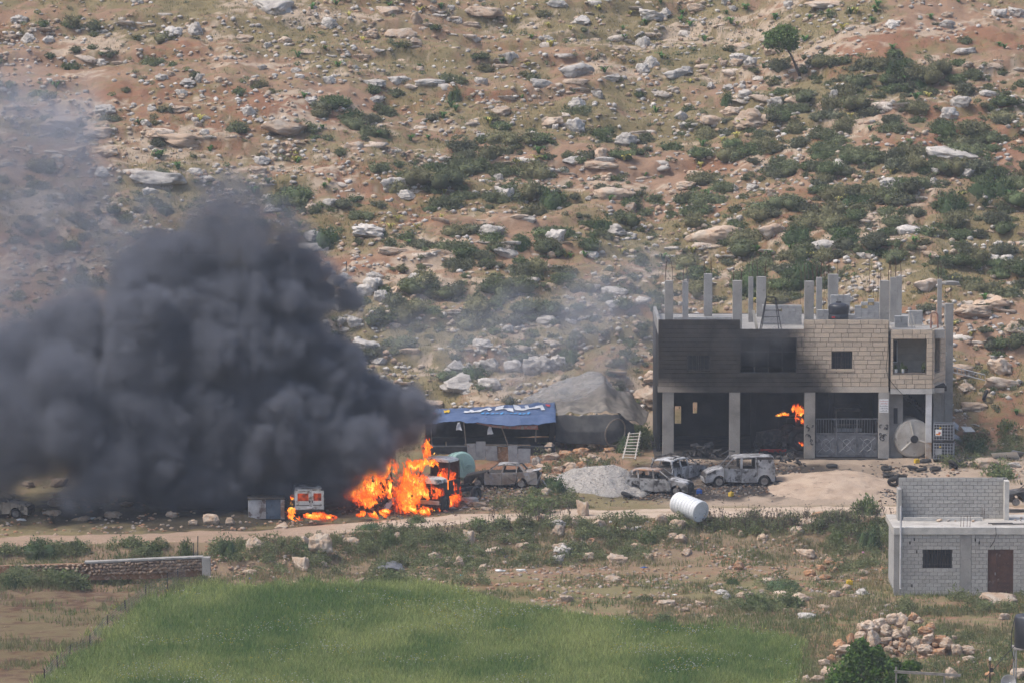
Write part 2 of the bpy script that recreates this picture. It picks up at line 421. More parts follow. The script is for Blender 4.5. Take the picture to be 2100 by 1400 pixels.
def zone(px, row):
    if row < 120: return 'near the top of the hillside' if px < 1450 else 'on the upper hillside round the lone tree'
    if row < 360:
        return 'on the red slope high above the smoke' if px < 700 else 'on the open middle slope above the scrub band' if px < 1400 else 'among the thick scrub below the lone tree'
    if row < 560:
        return 'beside the upper edge of the smoke' if px < 640 else 'on the slope far above the blue tarpaulin' if px < 1340 else 'on the slope above the garage roof columns'
    if px < 900: return 'on the lower slope along the smoke edge'
    if px < 1345: return 'on the hazy slope just above the shade nets'
    return 'on the slope close behind the garage roof' if row < 660 else 'on the bank beside the garage corner'

# ---- the larger rocks of the hillside where the photograph has them: px, row (of the foot), width, height in photo pixels, tone
BIG = [(568,30,95,30,'g'),(673,62,34,24,'g'),(55,92,40,22,'g'),(40,50,38,20,'g'),(210,135,24,16,'g'),(352,82,50,30,'g'),(402,75,36,28,'g'),(500,88,40,16,'t'),(582,92,34,16,'t'),(855,52,26,30,'t'),
 (985,38,80,20,'t'),(800,34,60,16,'t'),(1125,92,34,20,'g'),(1145,20,50,22,'g'),(1195,54,38,20,'g'),(1335,45,60,24,'g'),(1365,38,26,20,'g'),(820,82,66,20,'t'),(760,82,34,22,'t'),(850,98,34,20,'t'),
 (885,180,66,16,'g'),(760,178,60,14,'g'),(820,175,50,16,'g'),(1110,182,50,16,'g'),(1180,160,76,26,'g'),(1315,156,34,28,'g'),(1335,142,36,24,'g'),(1385,163,60,18,'g'),(1255,172,40,16,'g'),(1540,140,30,24,'g'),(1515,130,44,22,'g'),
 (1510,108,60,20,'t'),(1620,18,24,16,'g'),(1700,18,120,16,'t'),(1425,24,40,20,'t'),(2050,38,36,18,'g'),(2090,40,50,26,'g'),(1830,60,36,14,'g'),(1940,60,40,18,'g'),(1980,115,50,14,'g'),
 (383,178,38,16,'g'),(372,200,32,16,'g'),(335,168,30,14,'g'),(408,172,16,22,'g'),(520,180,24,20,'t'),(675,176,34,20,'g'),(613,163,22,11,'g'),(213,238,44,20,'g'),(310,232,20,12,'g'),(365,233,40,16,'t'),(512,240,34,22,'g'),(300,262,26,14,'g'),(305,288,50,24,'t'),
 (130,275,90,40,'t'),(200,285,70,26,'t'),(400,305,150,30,'t'),(585,285,100,34,'t'),(215,325,54,24,'t'),(150,330,60,30,'t'),(205,365,44,22,'g'),(398,362,34,16,'g'),(535,342,36,22,'g'),(528,358,38,16,'t'),(310,382,120,28,'g'),(303,402,36,18,'g'),
 (803,395,62,34,'g'),(830,412,48,22,'g'),(1036,415,46,32,'g'),(1025,372,22,16,'g'),(1180,340,54,14,'g'),(1180,275,44,36,'g'),(1125,262,64,18,'t'),(1035,240,48,22,'t'),(1183,225,42,24,'g'),(1283,302,50,30,'g'),(1092,288,22,20,'g'),(1235,328,26,26,'t'),
 (1250,410,90,22,'t'),(1225,350,80,16,'t'),(1395,250,28,24,'g'),(1408,265,34,16,'g'),(1640,225,66,24,'t'),(1690,228,30,20,'t'),(1710,205,26,20,'g'),(1545,262,84,40,'t'),(1500,240,44,22,'t'),(1460,262,70,20,'t'),(1530,205,30,20,'g'),
 (1975,225,40,26,'g'),(1945,248,44,28,'g'),(2025,200,46,12,'g'),(1940,325,120,18,'g'),(1825,388,44,24,'g'),(1870,395,30,14,'g'),(1720,345,36,14,'g'),(1920,360,26,14,'g'),(1915,382,24,18,'g'),(1985,370,40,22,'g'),(2010,395,30,14,'g'),(1505,395,20,16,'g'),(1545,395,26,14,'g'),(1580,405,26,20,'t'),
 (1425,370,50,22,'t'),(1410,392,40,18,'t'),(645,500,60,22,'g'),(640,520,64,18,'g'),(755,490,70,30,'g'),(812,525,70,16,'t'),(915,535,100,26,'t'),(1045,532,76,24,'g'),(1140,505,46,34,'g'),(1010,490,54,28,'g'),(1085,462,34,16,'g'),(1130,528,34,18,'t'),(1220,535,30,18,'g'),(1265,485,50,24,'g'),
 (640,440,28,26,'t'),(560,438,60,24,'g'),(720,310,50,18,'t'),(860,150,20,14,'t'),(1480,500,120,30,'t'),(1580,490,70,26,'t'),(1690,515,70,18,'g'),(1860,482,60,16,'g'),(2040,545,26,22,'g'),(2070,542,34,20,'g'),(1650,585,36,16,'g'),(1520,455,20,14,'g'),
 (765,600,44,34,'g'),(745,612,34,30,'g'),(690,590,36,24,'g'),(765,575,40,14,'g'),(705,578,36,16,'g'),(640,615,48,24,'g'),(620,590,40,22,'g'),(690,640,46,34,'g'),(640,640,40,24,'g'),(660,600,36,20,'g'),(850,590,30,22,'g'),(880,605,24,20,'g'),(935,610,34,30,'g'),(915,620,24,20,'g'),(820,610,36,24,'t'),
 (725,672,36,24,'g'),(698,672,32,20,'g'),(780,622,30,26,'g'),(750,720,60,24,'g'),(945,805,76,36,'g'),(1000,800,50,24,'g'),(935,768,50,28,'g'),(1000,768,50,36,'g'),(1050,765,40,28,'g'),(1100,770,60,40,'g'),(1140,760,40,34,'g'),(985,720,50,24,'g'),(1120,668,44,18,'g'),(1265,610,60,22,'g'),(1260,640,44,18,'g'),
 (1340,790,60,30,'t'),(1330,840,70,50,'t'),(2050,770,60,40,'t'),(2040,640,90,40,'t'),(2000,655,80,26,'t'),(1960,770,70,22,'t'),(2060,800,80,26,'t'),(1980,805,44,18,'t'),(1900,600,80,26,'t'),(2000,845,60,16,'t'),(2080,690,50,30,'t'),(600,815,50,20,'g'),(880,840,60,14,'t'),(1010,845,50,14,'t')]
big_label = {0: 'very large flat grey boulder resting on bare rock at the hilltop edge', 83: None}
bp = np.array([b[:4] for b in BIG], float); bg_ = G(bp[:, 0], bp[:, 1] - 3)
def place_rock(name, me, m, p, wpx, hpx, tilt=.15, sink=.22):
    s = PX(p[1]); W = wpx / s; H = hpx / s
    o = link(name, rock_data(me, m)); d = me.get('dim')
    co = np.array(me.bound_box) if False else None
    v = np.empty(len(me.vertices) * 3, np.float32); me.vertices.foreach_get('co', v); v = v.reshape(-1, 3)
    ex = (v.max(0) - v.min(0))
    sx = W / ex[0]; sz = H * 1.15 / ex[2]; sy = sx * random.uniform(.8, 1.2)
    o.scale = (sx, sy, sz); o.rotation_euler = (random.uniform(-tilt, tilt) + .1, random.uniform(-tilt, tilt) * .6, random.uniform(-.35, .35) + random.choice((0, math.pi)))
    o.location = (p[0], p[1] + ex[1] * sy * .3, p[2] + ex[2] * sz * (.5 - sink)); return o
RP = []          # every rock: px,row,w for later avoidance
for i, (b, p) in enumerate(zip(BIG, bg_)):
    flat = b[3] < b[2] * .38; pool = SLABS if flat else ROCKS
    o = place_rock('limestone_boulder' if b[4] == 'g' else 'tan_rock_outcrop', random.choice(pool), m_rock if b[4] == 'g' else m_rock_tan, p, b[2], b[3] * (1.0 if not flat else 1.1))
    z = zone(b[0], b[1]); big = b[2] > 58
    if i == 0: tag(o, 'very large flat grey boulder resting at the top edge of the hillside', 'boulder', 'boulders ' + z)
    elif b[4] == 'g': tag(o, ('large grey limestone boulder ' if big else 'grey weathered limestone boulder ') + z, 'boulder', ('large grey boulders ' if big else 'grey boulders ') + z)
    else: tag(o, ('wide tan bedrock outcrop ' if big else 'tan limestone rock ') + z, 'rock', ('wide tan outcrops ' if big else 'tan rocks ') + z)
n_big = len(BIG)
# ---- more rocks, scattered along the ledges
cand = np.column_stack([rng.uniform(0, 2100, 1500), 860 * rng.uniform(0, 1, 1500) ** 1.15])
def in_plume(x, y): return (x < 640) & (y > 430)
cand = cand[~in_plume(cand[:, 0], cand[:, 1])]
cg = G(cand[:, 0], cand[:, 1]); score = fbm(cg[:, 0] * .3, cg[:, 1] * .9, oct=3, seed=91) + rng.uniform(0, .25, len(cg)) - ((cand[:, 0] > 1560) & (cand[:, 1] > 120) & (cand[:, 1] < 460)) * .08
ok = (cg[:, 1] > 13) | ((cg[:, 0] > 27.5) & (cg[:, 1] > 3)) | ((cg[:, 0] < 7) & (cg[:, 1] > 11)); cand, cg, score = cand[ok], cg[ok], score[ok]
order = np.argsort(-score)
ex_rocks = order[:290 - n_big + 60]
for i in ex_rocks:
    p = cg[i]; wpx = random.choice((14, 16, 18, 20, 24, 30)) * random.uniform(.8, 1.2); tan = random.random() < .4
    o = place_rock('tan_rock' if tan else 'limestone_rock', random.choice(ROCKS + SLABS[:2]), m_rock_tan if tan else m_rock, p, wpx, wpx * random.uniform(.4, .75))
    z = zone(*cand[i]); tag(o, ('small tan stone ' if tan else 'small grey stone ') + z, 'stone', ('small tan stones ' if tan else 'small grey stones ') + z)
# ---- small stones: too many to count
def stones_stuff(name, pts, size, cols, label, sub=1):
    n = len(pts); v0, f0 = ICO[sub]; r = np.random.default_rng(len(pts))
    sz = size * r.uniform(.5, 1.3, n); sc3 = np.stack([sz, sz * r.uniform(.7, 1, n), sz * r.uniform(.4, .75, n)], -1)
    a = r.uniform(0, 6.28, n); ca, sa = np.cos(a), np.sin(a)
    V = v0[None] * r.uniform(.72, 1.18, (n, len(v0), 1)) * sc3[:, None]
    x = V[..., 0] * ca[:, None] - V[..., 1] * sa[:, None]; y = V[..., 0] * sa[:, None] + V[..., 1] * ca[:, None]
    V = np.stack([x, y, V[..., 2]], -1) + pts[:, None] + np.array((0, 0, .12)) * sz[:, None, None]
    Fc = f0[None] + (np.arange(n) * len(v0))[:, None, None]
    me = mesh_np(name, V.reshape(-1, 3), Fc.reshape(-1, 3))
    c = cols[r.integers(0, len(cols), n)] * r.uniform(.75, 1.2, (n, 1)); set_col(me, np.repeat(c, len(v0), 0))
    return tag(link(name, me, m_small), label, name.split('_')[-1], kind='stuff')
m_small = mat('small_stone', (.4, .35, .3), attr=True, c2=(.22, .17, .13), scale=4, lo=.5, hi=.7, rough=.95, bump=.03, bscale=9, spec=.1)
q = np.column_stack([rng.uniform(-30, 2130, 12000), rng.uniform(-20, 880, 12000)])
sg = G(q[:, 0], q[:, 1]); keep = (sg[:, 1] > 9) & (fbm(sg[:, 0] * .25, sg[:, 1] * .6, oct=3, seed=93) + rng.uniform(-.12, .12, len(sg)) > .46) & ~((sg[:, 0] > BX0 - 1) & (sg[:, 0] < BX1 + .5) & (sg[:, 1] < 14.5)); sg = sg[keep]
stones_stuff('scattered_stones', sg, .22, np.array([(.52, .49, .45), (.44, .36, .28), (.42, .39, .36), (.40, .28, .20)]), 'small loose limestone pieces littering the whole hillside')

# bedrock ledges along the contour steps: one broken mass
q = np.column_stack([rng.uniform(-30, 2130, 9000), rng.uniform(-10, 870, 9000)]); lg = G(q[:, 0], q[:, 1])
_ft = lerp(np.interp(lg[:, 0], [-60, -30, -8, 60], [6, 8, 9.5, 9.5]), 1.5, sstep(12, 31, lg[:, 0])); _w1 = (fbm(lg[:, 0] * .05 + 3, lg[:, 1] * .05, oct=3, seed=21) - .5) * 9.0; _q = (lg[:, 1] - _ft + _w1) / 5.2; _fq = _q - np.floor(_q); _ld = fbm(lg[:, 0] * .09 + 40, lg[:, 1] * .09, oct=2, seed=31)
lg = lg[(_fq > .72) & (_fq < .95) & (_ld + rng.uniform(-.1, .1, len(lg)) > .44) & (lg[:, 1] > 12) & ~((lg[:, 0] > BX0 - 2) & (lg[:, 0] < BX1 + 2) & (lg[:, 1] < 15.5))][:620]
LV = []; LF = []; LC = []; b_ = 0
_lm = [rock_mesh(700 + k, 2, .34, 10, .26) for k in range(10)]
for p in lg:
    v, f = _lm[rng.integers(10)]; a_ = rng.uniform(-.3, .3) + (math.pi if rng.uniform() < .5 else 0); ca, sa = math.cos(a_), math.sin(a_); k = rng.uniform(.28, .95); w_ = v * (k * rng.uniform(.9, 1.7), k * .8, k * rng.uniform(.5, 1.0))
    LV.append(np.column_stack([w_[:, 0] * ca - w_[:, 1] * sa, w_[:, 0] * sa + w_[:, 1] * ca, w_[:, 2] + w_[:, 1] * .3]) + p + (0, .2, .02)); LF.append(f + b_); b_ += len(v)
    LC.append(np.repeat(lerp(np.array((.52, .485, .44)), np.array((.47, .35, .255)), rng.uniform(0, 1))[None] * rng.uniform(.8, 1.1), len(v), 0))
me = mesh_np('bedrock_ledges', np.concatenate(LV), np.concatenate(LF)); set_col(me, np.concatenate(LC)); tag(link('bedrock_ledges', me, m_small), 'broken limestone ledges cropping out along the slope', 'ledges', kind='stuff')
# ---- plants
def leaf_tris(c, n, rad, up, size, r, droop=.0, aspect=2.2):
    """n leaf triangles per centre, spread through a dome; returns verts (N*n*3,3)"""
    N = len(c); d = r.normal(size=(N, n, 3)); d /= np.linalg.norm(d, axis=2, keepdims=True); d[..., 2] = np.abs(d[..., 2])
    rr = r.uniform(.55, 1.05, (N, n, 1)) ** .6
    lump = 1 + .22 * np.sin(d[..., :1] * 5 + r.uniform(0, 6, (N, 1, 1))) * np.cos(d[..., 1:2] * 6 + r.uniform(0, 6, (N, 1, 1)))
    p = c[:, None] + d * rr * lump * np.stack([rad, rad, up], -1)[:, None]
    t = r.normal(size=(N, n, 3)) * .6 + d * .9; t /= np.linalg.norm(t, axis=2, keepdims=True)
    s = np.cross(t, r.normal(size=(N, n, 3))); s /= np.linalg.norm(s, axis=2, keepdims=True) + 1e-6
    L = (size * r.uniform(.6, 1.4, (N, n)))[..., None]
    a = p - s * L / aspect; b = p + s * L / aspect; e = p + t * L * 1.3
    return np.stack([a, b, e], 2), d
m_leaf = mat('foliage', (.07, .09, .05), attr=True, c2=(.085, .085, .05), scale=1.6, lo=.5, hi=.8, rough=.8, rnd=.2, spec=.15, translucent=.3)
def bush_mesh(seed, nleaf=900, lobes=5, cA=(.075, .092, .055), cB=(.155, .168, .108), size=.085, hf=.62, core=.72, csub=2):
    r = np.random.default_rng(seed); V = []; Fc = []; C = []; b = 0
    for k in range(lobes):
        c = np.array((r.uniform(-.55, .55), r.uniform(-.45, .45), 0.0)) * (0 if k == 0 else 1); q = r.uniform(.4, .62)
        v, f = ICO[csub]; v = v * (1 + (fbm(v[:, 0] * 3.5 + seed, v[:, 1] * 3.5 + k, v[:, 2] * 3.5, oct=4, seed=seed) - .5)[:, None] * 1.0) * (q * core, q * core, q * hf * 1.5 * core) + c
        if core > .01: V.append(v); Fc.append(f + b); b += len(v); C.append(lerp(np.array(cA), np.array(cB), r.uniform(.05, .4, (len(v), 1))))
        t, d = leaf_tris(c[None], nleaf // lobes, np.array([q]), np.array([q * hf * 1.5]), size, r)
        t = t.reshape(-1, 3); V.append(t); Fc.append(np.arange(len(t)).reshape(-1, 3) + b); b += len(t)
        C.append(np.repeat(lerp(np.array(cA), np.array(cB), r.uniform(0, 1, (len(t) // 3, 1))), 3, 0))
    me = mesh_np('bush', np.concatenate(V), np.concatenate(Fc)); set_col(me, np.concatenate(C) * (1.6, 1.58, 1.36)); me.materials.append(m_leaf); return me
_pal = [((.075, .092, .055), (.155, .168, .108)), ((.062, .086, .046), (.125, .152, .084)), ((.095, .096, .058), (.185, .178, .115)), ((.070, .080, .058), (.135, .14, .105))]
BUSH = [bush_mesh(500 + k, cA=_pal[k % 4][0], cB=_pal[k % 4][1], lobes=(4, 6, 5, 3)[k % 4], hf=(.62, .55, .75, .5)[(k * 3) % 4]) for k in range(12)]
OAK = [bush_mesh(540 + k, nleaf=1500, lobes=8, cA=(.040, .064, .034), cB=(.080, .112, .058), size=.07, hf=.95) for k in range(4)]
ROUGH = [bush_mesh(560 + k, nleaf=900, lobes=6, cA=(.060, .086, .042), cB=(.135, .162, .082), size=.10, hf=.9, core=.5) for k in range(5)]
DEN = [(1850,290,330,170,1.),(1650,250,120,80,.9),(1750,160,220,45,.95),(1480,300,150,60,.8),(1150,300,240,35,.75),(990,355,180,48,1.),(720,230,80,40,.9),(700,285,80,36,.6),(1100,420,220,30,.65),(640,420,130,36,.65),(1000,500,240,36,.8),
 (1000,565,200,34,.75),(950,625,210,60,.85),(900,690,170,46,.6),(1150,690,160,80,.6),(1260,610,110,70,.55),(1500,420,170,80,.7),(1920,440,230,60,.95),(1750,480,140,50,.9),(1560,550,210,70,.85),(2000,570,130,70,.7),(2060,700,60,60,.55),(250,430,80,30,.6),(300,600,320,60,.45),(200,720,260,50,.4),(140,460,150,60,.6),(1270,400,170,40,.55),(1300,750,60,60,.5),
 (1000,770,120,30,.35),(1250,440,130,60,.45),(800,300,60,60,.45),(1060,120,60,20,.25),(230,55,120,30,.4),(90,380,120,60,.5),(1350,560,60,120,.45)]
def bush_den(x, y):
    d = np.full(len(x), .085)
    for (a, b, ra, rb, k) in DEN:
        e = ((x - a) / ra) ** 2 + ((y - b) / rb) ** 2; d = np.maximum(d, k * sstep(1.25, .6, e))
    return d * sstep(-60, 160, y) ** .5
q = np.column_stack([rng.uniform(-40, 2140, 5200), rng.uniform(0, 880, 5200)])
kp = (rng.uniform(0, 1, len(q)) < bush_den(q[:, 0], q[:, 1]) * .85) & (q[:, 1] < 900); q = q[kp]
bg3 = G(q[:, 0], q[:, 1]); ok = (bg3[:, 1] > 10) & ~((bg3[:, 0] > BX0 - 2) & (bg3[:, 0] < BX1 + 1.0) & (bg3[:, 1] < 14.8)) & (fbm(bg3[:, 0] * .35, bg3[:, 1] * .7, oct=3, seed=97) > .34); q, bg3 = q[ok], bg3[ok]
_, bigrow = to_px(bg3)
sizes = rng.uniform(.42, 1.15, len(q)) ** 1.2 * (1 + .25 * (bush_den(q[:, 0], q[:, 1]) > .6))
vis = (q[:, 0] > 5) & (q[:, 0] < 2095) & ~((q[:, 0] < 600) & (q[:, 1] > 440))
od = np.argsort(-(sizes * vis)); top = od[:295]; rest = od[295:]
for i in top:
    p = bg3[i]; s = sizes[i] * 1.02
    o = link('thorny_bush', random.choice(BUSH)); o.location = (p[0], p[1], p[2] - .05 * s); o.scale = (s * random.uniform(.9, 1.3), s, s * random.uniform(.75, 1.05)); o.rotation_euler = (0, 0, random.uniform(0, 6.28))
    z = zone(*q[i]); tag(o, 'grey green cushion shaped thorny bush ' + z, 'bush', 'thorny bushes ' + z)
def merge_inst(name, meshes, P_, S_, label, cat, m, seed=1):
    r = np.random.default_rng(seed); V = []; Fc = []; C = []; b = 0
    data = []
    for me in meshes:
        v = np.empty(len(me.vertices) * 3, np.float32); me.vertices.foreach_get('co', v); f = np.empty(len(me.loops), np.int32); me.loops.foreach_get('vertex_index', f)
        c = np.empty(len(me.vertices) * 4, np.float32); me.color_attributes['col'].data.foreach_get('color', c); data.append((v.reshape(-1, 3), f.reshape(-1, 3), c.reshape(-1, 4)[:, :3]))
    for p, s in zip(P_, S_):
        v, f, c = data[r.integers(len(data))]; a = r.uniform(0, 6.28); ca, sa = math.cos(a), math.sin(a); k = np.asarray(s) * np.ones(3) * (r.uniform(.9, 1.3), 1, r.uniform(.75, 1.1))
        w_ = v * k; V.append(np.column_stack([w_[:, 0] * ca - w_[:, 1] * sa, w_[:, 0] * sa + w_[:, 1] * ca, w_[:, 2]]) + p); Fc.append(f + b); b += len(v); C.append(c * r.uniform(.8, 1.2))
    me = mesh_np(name, np.concatenate(V), np.concatenate(Fc)); set_col(me, np.concatenate(C)); return tag(link(name, me, m), label, cat, kind='stuff')
LOW = [bush_mesh(580 + k, cA=_pal[k % 4][0], cB=_pal[k % 4][1], nleaf=300, lobes=2, size=.11, csub=1) for k in range(6)]
merge_inst('low_scrub', LOW, bg3[rest] - (0, 0, .03), sizes[rest] * .95, 'low grey green thorny scrub spread over the hillside', 'scrub', m_leaf)

q = np.column_stack([rng.uniform(-40, 2140, 5200), rng.uniform(0, 880, 5200)]); q = q[rng.uniform(0, 1, len(q)) < .16 + bush_den(q[:, 0], q[:, 1]) * .7]
tg_ = G(q[:, 0], q[:, 1]); tg_ = tg_[(tg_[:, 1] > 9) & ~((tg_[:, 0] > BX0 - 2) & (tg_[:, 0] < BX1 + 1.0) & (tg_[:, 1] < 14.8)) & (fbm(tg_[:, 0] * .2, tg_[:, 1] * .4, oct=3, seed=99) > .42)]
merge_inst('dwarf_scrub', [bush_mesh(595 + k, cA=_pal[k % 4][0], cB=_pal[k % 4][1], nleaf=90, lobes=1, size=.15, core=.45, csub=1) for k in range(6)], tg_, rng.uniform(.25, .55, len(tg_)), 'dwarf olive scrub dotted over the slope between the stones', 'scrub', m_leaf, seed=8)
# dark evergreen shrubs where the photograph has them: px, row of the foot, width, height
for i, (a, b, wd, hh) in enumerate([(1848, 160, 60, 46), (1735, 510, 84, 56), (1640, 500, 60, 50), (668, 505, 78, 56), (1135, 432, 66, 60), (1062, 515, 56, 40), (1660, 580, 110, 60), (1770, 430, 80, 40), (1235, 478, 50, 40), (1880, 180, 50, 36), (2040, 420, 120, 70), (1960, 440, 90, 60), (330, 440, 50, 26), (1165, 745, 54, 40), (965, 780, 60, 40), (720, 250, 50, 36), (930, 210, 40, 40), (1560, 590, 80, 50), (1490, 215, 40, 34), (1930, 545, 80, 40)]):
    p = G(a, b - 2)[0]; s = PX(p[1]); o = link('evergreen_shrub', OAK[i % 4]); W = wd / s / 1.75; H = hh / s / 1.05
    o.scale = (W, W * .9, H); o.location = (p[0], p[1] + W * .5, p[2] - .05); o.rotation_euler = (0, 0, i * 1.3)
    tag(o, 'dark green rounded evergreen shrub ' + zone(a, b), 'shrub', 'dark evergreen shrubs ' + zone(a, b))

# strap leaved plants
def strap_mesh(seed, c, n=16, L=.55):
    r = np.random.default_rng(seed); V = []; Fc = []; C = []
    for k in range(n):
        a = r.uniform(0, 6.28); l = L * r.uniform(.6, 1.15); lean = r.uniform(.25, .9); w_ = r.uniform(.035, .055); d = np.array((math.cos(a), math.sin(a), 0)); s_ = np.array((-d[1], d[0], 0)) * w_
        pts = [d * .03, d * l * lean * .45 + (0, 0, l * .62), d * l * lean * .95 + (0, 0, l * .72), d * l * lean * 1.3 + (0, 0, l * .52)]
        b = len(V)
        for j, p in enumerate(pts):
            t = (1, 1.2, .9, .12)[j]; V += [p - s_ * t, p + s_ * t]
        for j in range(3): Fc.append((b + j * 2, b + j * 2 + 1, b + j * 2 + 3, b + j * 2 + 2))
        C += [np.array(c) * r.uniform(.7, 1.3)] * 8
    me = mesh_np('strap_leaves', np.array(V), np.array(Fc)); set_col(me, np.array(C) * 1.35); me.materials.append(m_leaf); return me
STRAP = {'g': [strap_mesh(600 + k, (.075, .15, .045)) for k in range(4)], 'y': [strap_mesh(620 + k, (.36, .33, .10), n=12) for k in range(3)]}
sp_ = [(1400,30,'g'),(1490,30,'g'),(1530,22,'g'),(1590,40,'g'),(1660,40,'g'),(1700,30,'g'),(1745,30,'g'),(1790,48,'g'),(1800,15,'g'),(1445,85,'g'),(1500,50,'g'),(1415,55,'g'),(1650,85,'g'),(1715,70,'g'),(860,140,'g'),(1030,132,'g'),(1080,135,'y'),(935,230,'g'),(925,220,'g'),(1005,255,'y'),(1000,250,'g'),(1100,330,'y'),(1060,340,'y'),(1120,330,'g'),(1345,230,'g'),(1280,82,'g'),(1240,150,'g'),(1050,45,'y'),(905,20,'g'),(330,320,'g'),(325,325,'g'),(430,310,'g'),(610,335,'g'),(605,330,'y'),(675,375,'y'),(665,385,'g'),(550,378,'g'),(520,395,'g'),(285,255,'g'),(410,248,'y'),(115,180,'g'),(365,348,'g'),(570,445,'y'),(800,470,'y'),(815,455,'y'),(855,470,'y'),(905,450,'y'),(1170,530,'g'),(1160,525,'y'),(1275,520,'y'),(1480,290,'y'),(1510,285,'y'),(1545,310,'y'),(1580,300,'g'),(1440,300,'g'),(1720,415,'y'),(1740,410,'y'),(1780,400,'y'),(1610,425,'y'),(1745,240,'y'),(1960,195,'y'),(1905,200,'y'),(2050,95,'g'),(1830,105,'g'),(1910,40,'g'),(2060,100,'g'),(640,20,'g'),(690,10,'g'),(1355,10,'g'),(1415,170,'y'),(1545,620,'y'),(2085,850,'g'),(2010,640,'y'),(1955,670,'y'),(1990,690,'y'),(1420,520,'y'),(1505,520,'y'),(1560,525,'g'),(1875,500,'g'),(1960,580,'y'),(2020,620,'g'),(1090,80,'g'),(860,25,'y')]
for k in range(60): sp_.append((random.uniform(600, 2090), random.uniform(5, 560), random.choice('ggy')))
sg2 = G([a[0] for a in sp_], [a[1] for a in sp_])
for (a, b, c), p in zip(sp_, sg2):
    o = link('strap_leaved_plant', random.choice(STRAP[c])); s = random.uniform(.8, 1.35); o.scale = (s, s, s * .95); o.location = p; o.rotation_euler = (0, 0, random.uniform(0, 6))
    z = zone(a, b); tag(o, ('fresh green strap leaved plant ' if c == 'g' else 'yellowing strap leaved plant ') + z, 'plant', ('green strap leaved plants ' if c == 'g' else 'yellowing strap leaved plants ') + z)

# grass tufts: nobody could count them
def tuft_stuff(name, pts, hgt_, wid, nb, colA, colB, label, cat='grass', seed=3, lean=.45, m=None, spread=.14):
    r = np.random.default_rng(seed); N = len(pts); h_ = (np.asarray(hgt_) * np.ones(N))[:, None]
    a = r.uniform(0, 6.28, (N, nb)); o_ = r.normal(size=(N, nb, 2)) * spread
    base = pts[:, None] + np.concatenate([o_, np.zeros((N, nb, 1))], 2); base[..., 2] -= .03
    H = h_ * r.uniform(.5, 1.25, (N, nb)); tip = base + np.stack([np.cos(a) * H * lean * r.uniform(.2, 1, (N, nb)), np.sin(a) * H * lean * r.uniform(.2, 1, (N, nb)), H], -1)
    b2 = r.uniform(0, 6.28, (N, nb)); s_ = np.stack([np.cos(b2), np.sin(b2), np.zeros_like(b2)], -1) * wid
    V = np.stack([base - s_, base + s_, tip], 2).reshape(-1, 3)
    pc = fbm(pts[:, 0] * .25, pts[:, 1] * .14, oct=3, seed=seed + 60)[:, None]; t = np.clip((pc - .5) * 1.7 + .5 + r.uniform(-.4, .4, (N, nb)), 0, 1)
    C = np.repeat(lerp(np.array(colA), np.array(colB), t.reshape(-1, 1)) * r.uniform(.7, 1.35, (N * nb, 1)), 3, 0)
    me = mesh_np(name, V, np.arange(len(V)).reshape(-1, 3)); set_col(me, C); return tag(link(name, me, m or m_grass), label, cat, kind='stuff')
m_grass = mat('grass', (.1, .12, .05), attr=True, rough=.8, spec=.1, translucent=.42)
q = np.column_stack([rng.uniform(-30, 2130, 45000), rng.uniform(-10, 890, 45000)])
sg = G(q[:, 0], q[:, 1]); gm = fbm(sg[:, 0] * .09 + 9, sg[:, 1] * .16, oct=4, seed=51) + rng.uniform(-.14, .14, len(sg)); sg = sg[(gm > .47) & (sg[:, 1] > 7) & ~((sg[:, 0] > BX0 - 1) & (sg[:, 0] < BX1 + .5) & (sg[:, 1] < 14.5))]
tuft_stuff('hillside_grass', sg, .20, .022, 5, (.14, .165, .075), (.23, .195, .11), 'thin olive grass tufts growing over the hillside')
# ================================================================== foreground: bank, field, weeds
def inpoly(x, y, poly):
    c = np.zeros(len(x), bool); n = len(poly)
    for i in range(n):
        (x1, y1), (x2, y2) = poly[i], poly[(i + 1) % n]
        if y1 == y2: continue
        c ^= ((y1 > y) != (y2 > y)) & (x < (x2 - x1) * (y - y1) / (y2 - y1) + x1)
    return c
FIELD = [(70, 1440), (100, 1398), (190, 1335), (262, 1268), (335, 1222), (425, 1203), (560, 1204), (700, 1200), (830, 1194), (950, 1214), (1060, 1250), (1200, 1268), (1400, 1292), (1560, 1300), (1640, 1312), (1640, 1440)]
ff = np.column_stack([rng.uniform(60, 1660, 90000), rng.uniform(1188, 1440, 90000)])
edge = 26 * (fbm(ff[:, 0] * .03, ff[:, 1] * .06, oct=3, seed=131) - .5) + rng.normal(0, 1, len(ff)) * rng.choice([1.5, 1.5, 3, 9], len(ff))
fin = inpoly(ff[:, 0] + edge * 2, ff[:, 1] + edge, FIELD)
# field sheet
fpoly = G([p[0] for p in FIELD], [min(p[1], 1439) for p in FIELD])
fxs = np.arange(-27, 17, .4); fys = np.arange(-76, -34, .4); FX, FY = np.meshgrid(fxs, fys); zz = hgt(FX.ravel(), FY.ravel()) + .03
inn = inpoly(FX.ravel(), FY.ravel(), [(a, b) for a, b, _ in fpoly[::1]]).reshape(FX.shape)
qi = np.arange(FX.size).reshape(FX.shape); cell = inn[:-1, :-1] & inn[1:, :-1] & inn[:-1, 1:] & inn[1:, 1:]
fq = np.stack([qi[:-1, :-1][cell], qi[:-1, 1:][cell], qi[1:, 1:][cell], qi[1:, :-1][cell]], -1)
used, inv = np.unique(fq, return_inverse=True)
me = mesh_np('field', np.column_stack([FX.ravel(), FY.ravel(), zz])[used], inv.reshape(fq.shape)); smooth(me)
o = link('field', me, mat('field_soil', (.13, .19, .075), c2=(.18, .20, .095), scale=.5, c3=(.15, .11, .06), scale3=3, lo3=.62, hi3=.75, rough=.95, bump=.05, bscale=4, spec=.1)); tag(o, 'flat green field below the stony bank', 'field', kind='structure')
fg = G(ff[fin, 0], ff[fin, 1])
